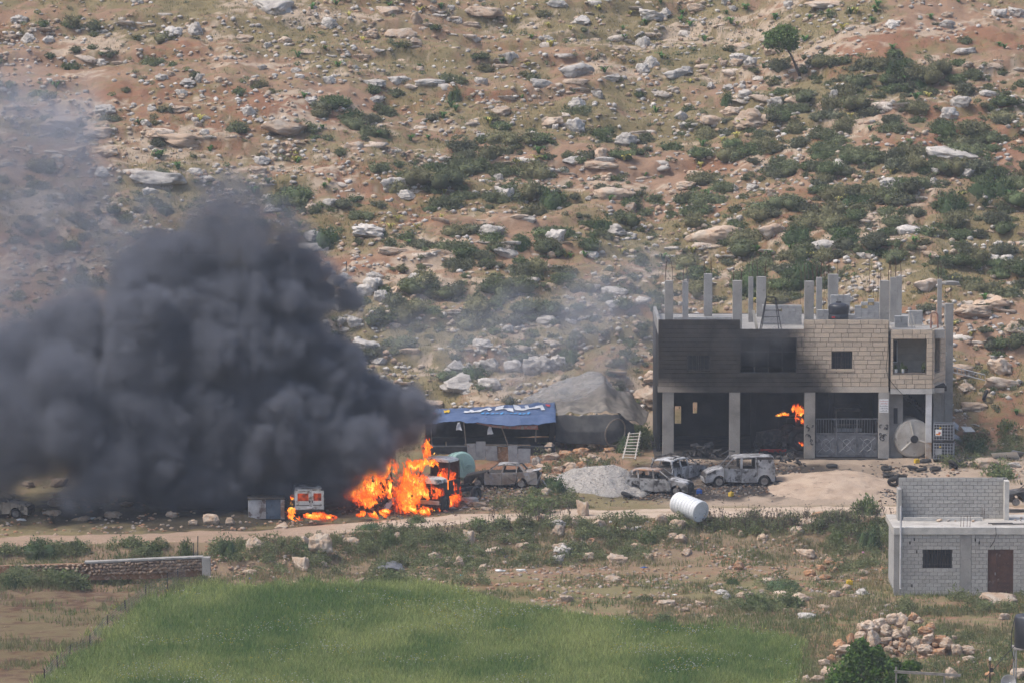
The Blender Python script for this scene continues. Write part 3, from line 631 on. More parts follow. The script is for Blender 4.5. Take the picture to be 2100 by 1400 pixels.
hgtv = .34 + .14 * fbm(fg[:, 0] * .3, fg[:, 1] * .3, oct=2, seed=133)
tuft_stuff('field_crop', fg, hgtv, .034, 5, (.105, .185, .055), (.35, .385, .145), 'dense young green crop filling the field', 'crop', seed=11, lean=.8, spread=.16)
wf = fg[(fbm(fg[:, 0] * .5, fg[:, 1] * .5, oct=3, seed=139) > .60)]; wf = wf[rng.permutation(len(wf))[:420]]
merge_inst('field_weeds', [bush_mesh(660 + k, nleaf=70, lobes=2, cA=(.06, .10, .035), cB=(.17, .17, .055), size=.12, hf=.9, core=0) for k in range(4)], wf, rng.uniform(.25, .6, len(wf)), 'darker and yellowish weeds scattered through the crop', 'weeds', m_leaf, seed=6)
fl = fg[(fbm(fg[:, 0] * .35, fg[:, 1] * .35, oct=3, seed=137) + rng.uniform(0, .25, len(fg)) > .76) & (fg[:, 1] < -40)]
fl = fl[rng.uniform(0, 1, len(fl)) < .22]
v0, f0 = ICO[1]; n = len(fl); sz = rng.uniform(.018, .035, (n, 1, 1)); V = v0[None] * sz * (1, 1, .6) + (fl + np.column_stack([np.zeros(n), np.zeros(n), rng.uniform(.3, .5, n)]))[:, None]
me = mesh_np('field_flowers', V.reshape(-1, 3), (f0[None] + (np.arange(n) * len(v0))[:, None, None]).reshape(-1, 3)); cfl = np.where(rng.uniform(0, 1, (n, 1)) < .65, np.array((.55, .55, .52)), np.array((.55, .45, .06))); set_col(me, np.repeat(cfl, len(v0), 0))
tag(link('field_flowers', me, m_grass), 'tiny white and yellow flower heads among the crop', 'flowers', kind='stuff')

# rough grass below the road and round the house
q = np.column_stack([rng.uniform(-20, 2120, 42000), rng.uniform(1060, 1440, 42000)])
q = q[~inpoly(q[:, 0], q[:, 1], FIELD)]
g3 = G(q[:, 0], q[:, 1]); v3 = g3[:, 1] - road_y(g3[:, 0])
gm = fbm(g3[:, 0] * .22, g3[:, 1] * .35, oct=3, seed=141) + rng.uniform(-.13, .13, len(g3)) + .10 * sstep(1180, 1260, q[:, 1]) * (q[:, 0] > 1500) + .05 * (q[:, 0] > 1650) - .12 * ((q[:, 0] < 330) & (q[:, 1] > 1215)) + .08 * ((q[:, 0] < 70) & (q[:, 1] > 1260))
sel = (gm > .49) & ((v3 < -2.4))
tuft_stuff('rough_grass', g3[sel], .30, .024, 6, (.13, .175, .07), (.25, .22, .12), 'rough grass and weeds on the bank below the track', 'grass', seed=13)
q = np.column_stack([rng.uniform(400, 2100, 9000), rng.uniform(880, 1110, 9000)]); g3 = G(q[:, 0], q[:, 1]); v3 = g3[:, 1] - road_y(g3[:, 0])
sel = (fbm(g3[:, 0] * .25, g3[:, 1] * .4, oct=3, seed=143) + rng.uniform(-.1, .1, len(g3)) > .50) & (v3 > 2.4) & (g3[:, 1] < 9) & (charred(g3[:, 0], g3[:, 1]) < .3) & ~((g3[:, 0] > 6.5) & (g3[:, 0] < 25.5))
tuft_stuff('terrace_grass', g3[sel], .24, .022, 6, (.13, .16, .075), (.26, .22, .125), 'patchy grass on the terrace round the wrecks', 'grass', seed=17)

# leafy weeds: clumps
def weed_region(n, reg, seed, thr=.5):
    r = np.random.default_rng(seed); o_ = []
    for (x0, x1, y0, y1, k) in reg:
        m = int(n * k); o_.append(np.column_stack([r.uniform(x0, x1, m), r.uniform(y0, y1, m)]))
    q = np.concatenate(o_); g = G(q[:, 0], q[:, 1]); v = g[:, 1] - road_y(g[:, 0])
    return g[((v < -2.3) | (v > 2.6)) & (fbm(g[:, 0] * .5, g[:, 1] * .8, oct=2, seed=seed) > thr)]
wp = weed_region(100, [(430, 520, 1085, 1150, .5), (520, 720, 1100, 1180, .8), (730, 900, 1085, 1140, 1.), (900, 1100, 1080, 1140, .7), (1020, 1200, 1030, 1085, 1.0), (1180, 1420, 1062, 1110, 1.3), (1440, 1720, 1050, 1100, 1.6), (1700, 1840, 1060, 1110, .8), (1080, 1180, 1000, 1060, .6), (760, 1000, 1150, 1200, 1.), (950, 1200, 1090, 1160, .8), (1150, 1330, 1110, 1150, .7), (1480, 1640, 1185, 1260, .7), (1690, 1850, 1090, 1180, 1.), (0, 180, 1105, 1140, 1.2), (0, 170, 1165, 1205, 1.3), (180, 420, 1170, 1210, .7), (240, 340, 1115, 1140, .6), (1850, 2100, 1225, 1260, .7), (1800, 2100, 1300, 1390, .5), (1250, 1350, 880, 940, .6), (1100, 1260, 900, 980, .4), (1930, 2100, 900, 960, 1.), (2000, 2100, 880, 930, .6)], 151, .38)
WEED = [bush_mesh(640 + k, nleaf=150, lobes=2, cA=(.072, .096, .050), cB=(.165, .178, .100), size=.115, hf=1.0, core=0) for k in range(6)]
merge_inst('leafy_weeds', WEED, wp, rng.uniform(.3, .75, len(wp)), 'leafy green weeds crowding the bank and the track edge', 'weeds', m_leaf, seed=5)
# dry thistle stalks standing along the track
tq = np.column_stack([np.concatenate([rng.uniform(1440, 1730, 240), rng.uniform(1000, 1180, 90), rng.uniform(1740, 1830, 60), rng.uniform(790, 1000, 40)]), np.concatenate([rng.uniform(1062, 1092, 240), rng.uniform(1040, 1085, 90), rng.uniform(1050, 1090, 60), rng.uniform(1082, 1100, 40)])])
tg = G(tq[:, 0], tq[:, 1]); mb_v = []; mb_f = []
for p in tg:
    h_ = random.uniform(.5, 1.15)
    for k in range(random.randint(2, 4)):
        a = random.uniform(0, 6.28); l = h_ * random.uniform(.5, 1); e = p + np.array((math.cos(a) * l * .25, math.sin(a) * l * .25, l)); b = len(mb_v); s_ = np.array((.011, 0, 0))
        mb_v += [p - s_, p + s_, e]; mb_f.append((b, b + 1, b + 2))
        for j in range(3):                       # seed heads and dry leaves
            c = lerp(p, e, random.uniform(.55, 1.02)); u = np.random.normal(size=3) * .035; w_ = np.random.normal(size=3) * .045; b = len(mb_v); mb_v += [c - u, c + u, c + w_]; mb_f.append((b, b + 1, b + 2))
me = mesh_np('dry_thistles', np.array(mb_v), np.array(mb_f)); tag(link('dry_thistles', me, mat('dry_stalk', (.085, .07, .055), c2=(.16, .13, .09), scale=2, rough=.9)), 'dark dry thistle stalks along the track edge', 'thistles', kind='stuff')

# shrubs one can pick out: px, row of foot, width, height, label
SHR = [(468,1145,46,62,'tall bushy shrub beside the end of the dry stone wall'),(380,1142,40,50,'leafy grey green shrub behind the dry stone wall end'),(300,1140,80,36,'broad low shrub behind the dry stone wall'),(70,1138,90,42,'wide dark shrub by the dirt track left of the wall'),(150,1135,50,36,'small dark shrub by the dirt track above the wall'),(120,1205,110,44,'broad leafy shrub growing against the foot of the wall'),(30,1205,70,36,'leafy shrub at the wall foot by the picture edge'),(190,1190,34,50,'narrow climbing shrub against the middle of the wall'),
 (790,1125,50,50,'grey green shrub on the verge below the burning vehicles'),(640,1135,40,30,'small shrub between pale boulders below the track'),(800,1200,70,40,'leafy shrub on the top edge of the green field'),(1715,1120,40,40,'dark shrub on the earth bank left of the block house'),(1785,1130,60,70,'dark leafy shrub at the corner of the block house'),(1770,1060,60,56,'thin dry shrub standing by the yard edge'),(1330,1120,60,40,'shrub among rubble below the white tank'),(1500,1200,30,20,'small round shrub in the bare stony ground'),(1545,1255,90,44,'wide dark scrub bush beside the pale rocks near the field'),(1610,1250,90,34,'low dark scrub bush next to the pale rocks'),(1600,1215,80,32,'dark scrub bush behind the pale rocks near the field'),(1325,1235,34,20,'small bright bush on the bare soil above the field'),(1360,1280,50,26,'grassy bush on the field edge'),
 (1290,930,60,50,'shrub behind the leaning ladder'),(1320,905,50,50,'shrub against the corner of the garage yard'),(1120,895,44,40,'green shrub at the end of the sheet metal fence'),(1130,1010,60,44,'dry brown shrub behind the burnt saloon car'),(1100,1060,110,50,'wide grassy shrub along the track below the saloon car'),(860,1075,50,26,'low shrub between the fire and the track'),(2010,930,60,36,'bushy weeds behind the stacked plastic tanks'),(2070,900,60,50,'green bush on the slope above the scrap sheets'),(2060,985,80,40,'shrub above the block house parapet'),(760,1090,50,24,'low weed clump on the verge below the leaning panel'),(980,1085,60,30,'weed clump at the track edge below the gravel')]
for i, (a, b, wd, hh, lab) in enumerate(SHR):
    p = G(a, b - 2)[0]; s = PX(p[1]); o = link('shrub', (ROUGH if i % 3 else OAK)[i % 4]); W = wd / s / 1.75; H = hh / s / 1.05
    o.scale = (W, W * .9, H); o.location = (p[0], p[1] + W * .5, p[2] - .05); o.rotation_euler = (0, 0, i * 1.7); tag(o, lab, 'shrub', 'shrubs on the bank and terrace')

# rocks of the bank, the terrace and the heaps
NEAR = [(657,1140,52,48,'t'),(622,1122,28,26,'t'),(716,1118,40,18,'t'),(728,1124,24,20,'t'),(618,1172,40,32,'t'),(648,1150,18,16,'g'),(815,1112,24,24,'t'),(962,1115,26,30,'t'),(952,1118,18,14,'t'),(890,1150,28,18,'t'),(918,1162,22,18,'t'),(940,1164,26,24,'t'),(990,1172,18,18,'t'),(1010,1134,46,10,'t'),(1150,1134,40,22,'g'),(1145,1158,30,20,'g'),(1075,1126,32,12,'g'),(525,1130,40,34,'g'),(510,1180,30,14,'t'),(660,1165,24,14,'t'),(745,1195,30,10,'t'),(1195,1060,30,36,'t'),(1225,1085,34,26,'t'),(1180,1083,20,24,'g'),(1145,1085,40,20,'g'),(1148,1100,30,26,'g'),(1110,1068,26,16,'t'),(1155,1140,40,26,'g'),(1210,1150,30,20,'t'),(1265,1155,44,20,'t'),(1300,1130,40,18,'t'),(1330,1150,24,16,'t'),(1280,1092,22,16,'g'),(1305,1092,26,16,'g'),(1360,1075,30,24,'t'),(1392,1090,36,26,'t'),(1380,1110,20,18,'t'),(1395,1115,30,22,'g'),(1330,1105,30,14,'g'),(1410,1140,30,16,'t'),(1515,1170,26,22,'r'),(1255,1195,40,14,'t'),(1565,1110,24,18,'t'),(1520,1100,18,14,'t'),(1640,1100,40,22,'t'),(1660,1080,50,20,'t'),(1680,1065,34,18,'r'),(1730,1066,24,18,'t'),(1785,1058,30,24,'t'),(1815,1072,40,18,'t'),(1655,1145,44,20,'g'),(1660,1182,26,14,'r'),(1684,1172,24,16,'r'),(1700,1160,26,18,'r'),(1712,1176,20,14,'r'),(1690,1190,28,12,'r'),(1674,1192,18,10,'t'),(1722,1162,18,12,'r'),(1605,1230,44,18,'g'),(1640,1235,40,18,'g'),(1490,1232,22,18,'g'),(1530,1230,40,16,'t'),(1575,1200,30,14,'g'),(1480,1220,26,12,'g'),(1550,1246,30,14,'g'),(1435,1245,22,14,'g'),(1365,1245,40,16,'t'),(1405,1255,24,10,'g'),(1160,1235,34,18,'t'),(1200,1265,26,12,'t'),(1225,1268,20,10,'r'),(1770,1180,30,12,'g'),(1770,1220,30,12,'g'),(1710,1225,30,16,'t'),(1735,1212,24,16,'t'),(1690,1250,24,10,'t'),(2060,1240,80,16,'t'),(2058,1272,26,16,'g'),(1655,1270,40,12,'g'),
 # heap by the tarpaulin shelter and the gravel
 (1128,930,30,24,'t'),(1150,918,26,20,'t'),(1130,945,36,18,'t'),(1100,955,20,20,'g'),(1110,965,26,14,'t'),(1160,940,30,16,'r'),(1190,935,36,18,'r'),(1165,962,34,16,'t'),(1200,955,26,16,'t'),(1195,968,28,26,'r'),(1175,975,28,22,'t'),(1145,970,24,16,'t'),(1215,945,24,16,'t'),(1215,922,30,14,'t'),(1250,928,26,10,'r'),(1085,975,26,14,'t'),(1130,985,40,10,'t'),(1180,910,20,14,'t'),(1230,950,20,12,'t'),
 (980,1010,30,16,'t'),(1120,1018,26,20,'t'),(1090,1030,20,10,'t'),(960,1030,40,12,'g'),(985,1040,30,12,'t'),(1000,1048,26,8,'t'),(1060,1035,40,10,'t'),
 # below and beside the smoke
 (430,1075,36,22,'t'),(350,1062,22,14,'t'),(395,1078,20,14,'t'),(470,1078,26,18,'t'),(120,1040,40,20,'t'),(200,1032,44,18,'t'),(110,1058,40,12,'t'),(170,1070,40,10,'t'),(230,1062,40,12,'t'),(260,1040,30,12,'t'),(60,1000,30,14,'t'),(120,1000,40,20,'t'),(420,1010,40,14,'t'),(580,1085,30,12,'t'),
 # right of the house
 (2020,962,50,22,'t'),(1990,958,30,14,'t'),(2080,960,30,14,'g')]
HEAP = [(1740,1345,60,22,'t'),(1722,1330,26,18,'r'),(1748,1318,24,20,'r'),(1770,1322,34,26,'t'),(1790,1335,30,40,'t'),(1785,1300,44,26,'t'),(1775,1295,30,18,'t'),(1805,1290,34,22,'t'),(1830,1280,26,20,'t'),(1850,1285,30,30,'t'),(1872,1272,24,16,'r'),(1885,1278,22,12,'t'),(1820,1305,34,22,'t'),(1838,1310,30,18,'t'),(1815,1322,34,14,'t'),(1825,1340,24,16,'t'),(1858,1305,22,22,'t'),(1878,1328,20,22,'t'),(1870,1345,26,14,'t'),(1850,1338,16,14,'t'),(1905,1318,26,18,'t'),(1900,1300,30,16,'r'),(1910,1290,20,14,'r'),(1945,1332,34,22,'t'),(1925,1345,30,14,'r'),(1960,1345,22,22,'t'),(1985,1342,30,16,'t'),(1895,1340,30,16,'t'),(1930,1318,24,14,'r'),(1865,1322,14,12,'t'),(1690,1368,26,14,'t'),(1700,1392,36,20,'t'),(1680,1400,30,12,'t'),(1705,1360,18,16,'r'),(1950,1398,26,24,'t'),(1985,1360,24,12,'t'),(2090,1395,30,20,'t'),(2030,1392,20,12,'r'),(1655,1398,20,10,'t')]
def nzone(a, b):
    if b < 1000 and a > 1900: return 'on the ground above the block house'
    if b < 1000 and a > 1070: return 'in the rubble beside the gravel pile'
    if a < 620 and b < 1090: return 'on the dark ground under the smoke'
    if b < 1055 and a > 800: return 'in the debris below the burnt saloon car'
    if a < 860: return 'on the verge above the green field'
    if a < 1240: return 'on the bank below the gravel pile'
    if a < 1560: return 'on stony ground below the white tank'
    return 'on the bank beside the block house'
TM = {'g': m_rock, 't': m_rock_tan, 'r': m_rock_rust}; TN = {'g': 'grey', 't': 'tan', 'r': 'rusty'}
NEAR = [(r[0], r[1], r[2], r[3], 't' if (r[4] == 'g' and r[1] > 1060 and i_ % 3) else r[4]) for i_, r in enumerate(NEAR)]
gp = G([r[0] for r in NEAR], [r[1] - 2 for r in NEAR])
for i, (rk, p) in enumerate(zip(NEAR, gp)):
    flat = rk[3] < rk[2] * .4; o = place_rock('rock', random.choice(SLABS if flat else ROCKS), TM[rk[4]], p, rk[2], rk[3], tilt=.2)
    z = nzone(rk[0], rk[1]); sz = 'large' if rk[2] > 38 else 'medium' if rk[2] > 25 else 'small'
    tag(o, f'{sz} {TN[rk[4]]} rock {z}', 'rock', f'{sz} {TN[rk[4]]} rocks {z}')
gp = G([r[0] for r in HEAP], [r[1] - 2 for r in HEAP])
hc = G(1830, 1350)[0]
for i, (rk, p) in enumerate(zip(HEAP, gp)):
    p = p.copy()
    if 1710 < rk[0] < 1995 and rk[1] < 1350:          # the heap stands up off the ground: nearer and higher
        t = (1350 - rk[1]) / 85.0; Y = hc[1] + .4 + 2.4 * t; p = P(rk[0], rk[1], Y)
    o = place_rock('heap_rock', random.choice(ROCKS), TM[rk[4]], p, rk[2] * 1.1, rk[3] * 1.1, tilt=.3, sink=.1)
    sz = 'large' if rk[2] > 28 else 'small'; tag(o, f'{sz} {TN[rk[4]]} rock in the heap by the fig bush', 'rock', f'{sz} {TN[rk[4]]} rocks of the heap by the fig bush')
for k in range(46):
    a_, b_ = random.gauss(1855, 70), random.uniform(1282, 1350); t = (1350 - b_) / 85.0; p = P(a_, b_ + abs(a_ - 1850) * .16, hc[1] + .2 + 2.4 * t); wpx = random.uniform(8, 20); tn = random.choice('tttrr')
    o = place_rock('heap_rock', random.choice(ROCKS), TM[tn], p, wpx, wpx * random.uniform(.5, .9), tilt=.3, sink=.1); tag(o, f'small {TN[tn]} rock in the heap by the fig bush', 'rock', f'small {TN[tn]} rocks of the heap by the fig bush')
# earth under the heap
hv, hf_ = ICO[3]; hm_ = hv * (1 + (fbm(hv[:, 0] * 2, hv[:, 1] * 2, hv[:, 2] * 2, oct=3, seed=8) - .5) * .5)[:, None] * (3.3, 1.7, .7) + (hc[0] + .5, hc[1] + 2.2, hc[2] - .1)
o = link('rubble_mound', mesh_np('rubble_mound', hm_, hf_), mat('rubble_soil', (.26, .15, .09), c2=(.14, .085, .05), scale=2, c3=(.40, .32, .25), scale3=6, bump=.1, bscale=4, rough=.95, spec=.1)); smooth(o.data); tag(o, 'mound of reddish earth under the rock heap by the fig bush', 'mound')
# little stones of the bank
q = np.concatenate([np.column_stack([rng.uniform(420, 1840, 7000), rng.uniform(1070, 1270, 7000)]), np.column_stack([rng.uniform(1690, 2030, 500), rng.uniform(1290, 1360, 500)]), np.column_stack([rng.uniform(0, 620, 700), rng.uniform(980, 1100, 700)]), np.column_stack([rng.uniform(1080, 1350, 700), rng.uniform(900, 1000, 700)]), np.column_stack([rng.uniform(860, 1200, 500), rng.uniform(1000, 1060, 500)]), np.column_stack([rng.uniform(1930, 2100, 500), rng.uniform(850, 980, 500)])])
q = q[~inpoly(q[:, 0], q[:, 1], FIELD)]; sg = G(q[:, 0], q[:, 1]); v3 = sg[:, 1] - road_y(sg[:, 0])
sg = sg[(np.abs(v3) > 2.1) & (fbm(sg[:, 0] * .4, sg[:, 1] * .6, oct=3, seed=161) > .46) & ~((sg[:, 0] > 6.0) & (sg[:, 0] < 26) & (sg[:, 1] > -13) & (sg[:, 1] < 12))]
stones_stuff('loose_stones', sg, .13, np.array([(.38, .29, .215), (.36, .22, .14), (.36, .31, .27), (.30, .165, .095)]), 'small loose stones strewn over the bank and terrace')

# burnt crumbs round the wrecks
q = np.concatenate([np.column_stack([rng.normal(a, b, n_), rng.normal(c, d, n_)]) for a, b, c, d, n_ in ((1020, 55, 1005, 10, 420), (1350, 60, 1012, 9, 260), (1515, 55, 1000, 9, 300), (1600, 32, 975, 14, 320), (1430, 50, 962, 12, 300), (820, 80, 1045, 10, 350), (1860, 50, 965, 10, 160), (1830, 20, 1005, 12, 140))])
cg_ = G(q[:, 0], q[:, 1]); stones_stuff('burnt_debris', cg_[(cg_[:, 1] < -.4) & (np.abs(cg_[:, 1] - road_y(cg_[:, 0])) > 1.6)], .10, np.array([(.03, .03, .03), (.06, .055, .05), (.12, .11, .10), (.22, .20, .18), (.14, .08, .05)]), 'burnt crumbs and ash strewn round the wrecked vehicles')
# ================================================================== the burnt garage
def sub(name, mb, m, parent, bevel=0.0, shade=False):
    """a part whose shape is given in place; its thing's Empty is not turned"""
    t = parent
    while t.parent is not None: t = t.parent
    me = mb.mesh(name, bevel, shade) if isinstance(mb, MB) else mb
    o = link(name, me, m, parent)
    o.location = -t.location if parent is t else (0, 0, 0)
    return o
def soot_node(t, c0, c1):
    """world position -> how sooty the front of the garage is"""
    g = t.nodes.new('ShaderNodeNewGeometry'); sx = t.nodes.new('ShaderNodeSeparateXYZ'); t.links.new(g.outputs['Position'], sx.inputs[0])
    n = t.nodes.new('ShaderNodeTexNoise'); n.inputs['Scale'].default_value = .55; n.inputs['Detail'].default_value = 6; n.inputs['Roughness'].default_value = .6; t.links.new(g.outputs['Position'], n.inputs['Vector'])
    def M(op, a, b, c=None):
        q = t.nodes.new('ShaderNodeMath'); q.operation = op
        for i, v in enumerate((a, b, c)):
            if v is None: continue
            if isinstance(v, (int, float)): q.inputs[i].default_value = v
            else: t.links.new(v, q.inputs[i])
        return q.outputs[0]
    edge = M('MULTIPLY_ADD', sx.outputs[2], -.62, 22.9)              # right hand edge leans outwards below
    d = M('SUBTRACT', edge, sx.outputs[0]); d = M('MULTIPLY_ADD', M('SUBTRACT', n.outputs[0], .5), 3.2, d)
    k = t.nodes.new('ShaderNodeMapRange'); k.interpolation_type = 'SMOOTHERSTEP'; k.inputs[1].default_value = -.6; k.inputs[2].default_value = 1.9; t.links.new(d, k.inputs[0])
    # cleaner lower left corner
    e = M('ADD', M('MULTIPLY', M('SUBTRACT', sx.outputs[0], 9.0), .35), M('SUBTRACT', sx.outputs[2], 4.1)); e = M('MULTIPLY_ADD', n.outputs[0], .9, e)
    k2 = t.nodes.new('ShaderNodeMapRange'); k2.interpolation_type = 'SMOOTHERSTEP'; k2.inputs[1].default_value = .25; k2.inputs[2].default_value = 1.7; k2.inputs[3].default_value = .45; t.links.new(e, k2.inputs[0])
    return M('MULTIPLY', k.outputs[0], k2.outputs[0])
def soot_mat(name, c1, c2, **kw):
    m = mat(name, c1, c2, **kw); t = m.node_tree; bs = t.nodes['Principled BSDF']; src = bs.inputs['Base Color'].links[0].from_socket
    f = soot_node(t, 0, 1); gp_ = t.nodes.new('ShaderNodeNewGeometry'); pf_, _ = noise_fac(t, gp_.outputs['Position'], .9, .32, .62, 6, .6); sc_ = ramp_mix(t, pf_, (.006, .0055, .0055), (.034, .030, .027)); o_ = ramp_mix(t, M_mul(t, f, .97), src, sc_); t.links.new(o_, bs.inputs['Base Color']); return m
def M_mul(t, a, k):
    q = t.nodes.new('ShaderNodeMath'); q.operation = 'MULTIPLY'; t.links.new(a, q.inputs[0]); q.inputs[1].default_value = k; return q.outputs[0]
m_stone = soot_mat('dressed_stone', (.56, .455, .345), (.47, .39, .305), scale=1.5, lo=.4, hi=.65, c3=(.30, .26, .22), scale3=7, lo3=.6, hi3=.75, rough=.9, bump=.015, bscale=14, rnd=.10)
m_mortar = soot_mat('mortar', (.16, .135, .11), (.22, .19, .16), scale=4, rough=.95)
m_conc = mat('concrete', (.33, .315, .295), c2=(.245, .235, .22), scale=1.2, lo=.4, hi=.7, c3=(.17, .165, .16), scale3=5, lo3=.6, hi3=.78, rough=.92, bump=.01, bscale=18, rnd=.07)
m_conc_l = mat('concrete_pale', (.52, .50, .465), c2=(.40, .385, .36), scale=1.8, rough=.9, bump=.01, bscale=18)
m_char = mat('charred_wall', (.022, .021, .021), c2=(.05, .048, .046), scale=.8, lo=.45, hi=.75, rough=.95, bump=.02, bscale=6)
m_black = mat('black_iron', (.02, .02, .022), c2=(.045, .04, .038), scale=6, rough=.6, metal=.0)
m_rebar = mat('rusty_rebar', (.085, .04, .025), c2=(.05, .03, .022), scale=20, rough=.8)
m_glass = mat('dark_glass', (.02, .022, .028), rough=.12, spec=.5)
m_galv = mat('sheet_metal', (.36, .37, .385), c2=(.26, .265, .275), scale=2.5, c3=(.24, .15, .10), scale3=4, lo3=.66, hi3=.8, rough=.5, metal=.5, bump=.004, bscale=8)
m_scrap = mat('scrap', (.045, .043, .043), c2=(.11, .10, .095), scale=3.5, lo=.45, hi=.7, c3=(.14, .08, .05), scale3=5, lo3=.62, hi3=.75, rough=.85, bump=.03, bscale=9)
m_white = mat('white_paint', (.72, .72, .71), c2=(.55, .54, .52), scale=1.5, lo=.55, hi=.8, rough=.6, bump=.003)
m_blk = mat('cinder_block', (.36, .355, .35), c2=(.29, .285, .28), scale=3, rough=.95, bump=.008, bscale=25, rnd=.10)

GL = Vector((17.6, 0, 0))
gar = thing('garage_building', 'unfinished two storey garage with soot blackened stone front and bare roof columns', 'building', GL)
X = lambda px, Y=0.0: float(P(px, 800, Y)[0])
Z = lambda row, Y=0.0: float(P(1600, row, Y)[2])
zs, zt, zn = Z(803), Z(656), Z(676)            # underside of the slab, parapet top, notch
xl, xr = X(1350), X(1822)
# ---- upper front wall: mortar backing in pieces round the openings
OPEN = [(X(1409), X(1456), Z(760), Z(724)), (X(1518), X(1633), Z(766), Z(695)), (X(1705), X(1747), Z(757), Z(721)), (X(1517), X(1648), zn, zt + .3)]
def wall_with(mb, x0, x1, z0, z1, y0, y1, holes):
    xs = sorted({x0, x1, *[h[0] for h in holes], *[h[1] for h in holes]}); zs_ = sorted({z0, z1, *[h[2] for h in holes], *[h[3] for h in holes]})
    xs = [v for v in xs if x0 <= v <= x1]; zs_ = [v for v in zs_ if z0 <= v <= z1]
    for a, b in zip(xs, xs[1:]):
        run = None
        for c, d in zip(zs_, zs_[1:]):
            hole = any(h[0] - 1e-6 <= a and b <= h[1] + 1e-6 and h[2] - 1e-6 <= c and d <= h[3] + 1e-6 for h in holes)
            if hole:
                if run: mb.bx(a, b, y0, y1, *run); run = None
            else: run = (run[0], d) if run else (c, d)
        if run: mb.bx(a, b, y0, y1, *run)
mb = MB(); wall_with(mb, xl, xr, zs, zt, .02, .28, OPEN); sub('wall', mb, m_mortar, gar)
# ---- stone blocks
unit = MB().box((0, 0, 0), (1, 1, 1)).mesh('stone_block'); unit.materials.append(m_stone)
bmv = bmesh.new(); bmv.from_mesh(unit); bmesh.ops.bevel(bmv, geom=list(bmv.edges), offset=.02, segments=1, affect='EDGES'); bmv.to_mesh(unit); bmv.free()
allb = []
def courses(x0, x1, z0, z1, hc, holes, put, lmin=.42, lmax=.95):
    n = round((z1 - z0) / hc); hc = (z1 - z0) / n
    for k in range(n):
        a = z0 + k * hc; b = a + hc; x = x0 - random.uniform(0, .3)
        while x < x1 - .02:
            l = random.uniform(lmin, lmax); u, v = max(x, x0), min(x + l, x1); x += l
            if x1 - x < .22: v = x1; x = x1
            segs = [(u, v)]
            for h in holes:
                if h[2] < (a + b) / 2 < h[3]: segs = [s for (p, q) in segs for s in ((p, min(q, h[0])), (max(p, h[1]), q)) if s[1] - s[0] > .04]
            for p, q in segs: put(p, q, a, b)
g_ = .012
courses(xl, xr, zs + .34, zt, .263, OPEN, lambda p, q, a, b: allb.append((((p + q) / 2, -.01 + random.uniform(-.008, .008), (a + b) / 2), (q - p - g_ * 2.6, .09, b - a - g_ * 2), 0.0)))
# base course: the pale slab band
sub('slab_edge', MB().bx(xl - .03, xr, -.07, .3, zs - .02, zs + .33), soot_mat('slab_band', (.56, .48, .39), (.46, .40, .33), scale=1.2, rough=.9), gar, bevel=.01)
# ---- balcony bay at the right: front, and the side running back
bx0, bx1 = X(1826), X(1911); sx1, sy1 = X(1937, 2.9), 2.9; by = -.12
zb, zo0, zo1, zbt = Z(806), Z(764), Z(695), Z(676)
side_d = Vector((sx1 - bx1, sy1 - by, 0)); side_l = side_d.length; side_a = math.atan2(side_d.y, side_d.x)
mb = MB(); wall_with(mb, bx0, bx1, zb, zbt, by + .02, by + .26, [(X(1831), X(1899), zo0, zo1)]); sub('balcony_wall', mb, m_mortar, gar)
courses(bx0, bx1, zb + .32, zbt, .263, [(X(1831), X(1899), zo0, zo1)], lambda p, q, a, b: allb.append((((p + q) / 2, by - .01, (a + b) / 2), (q - p - g_ * 2.6, .09, b - a - g_ * 2), 0.0)), .35, .8)
def side_pt(u, off=0.0): return (bx1 + math.cos(side_a) * u + math.sin(side_a) * off, by + math.sin(side_a) * u - math.cos(side_a) * off)
so = (.45, side_l - 1.25, zo0, zo1)
mb = MB()
for (u0, u1, z0, z1) in ((.0, side_l, zb, zo0), (0, .45, zo0, zo1), (side_l - 1.25, side_l, zo0, zo1), (0, side_l, zo1, zbt)):
    c = side_pt((u0 + u1) / 2, -.13); mb.box((c[0], c[1], (z0 + z1) / 2), (u1 - u0, .22, z1 - z0), rz=side_a)
sub('balcony_side', mb, m_mortar, gar)
def put_side(p, q, a, b):
    c = side_pt((p + q) / 2, .01); allb.append(((c[0], c[1], (a + b) / 2), (q - p - g_ * 2.6, .09, b - a - g_ * 2), side_a))
courses(0, side_l, zb + .32, zbt, .263, [so], put_side, .5, .9)
mb = MB().bx(bx0, bx1 + .02, by - .06, by + .3, zb - .02, zb + .3); c = side_pt(side_l / 2 + .05, .0); mb.box((c[0], c[1], zb + .14), (side_l, .16, .30), rz=side_a); sub('balcony_slab', mb, m_conc_l, gar, bevel=.01)
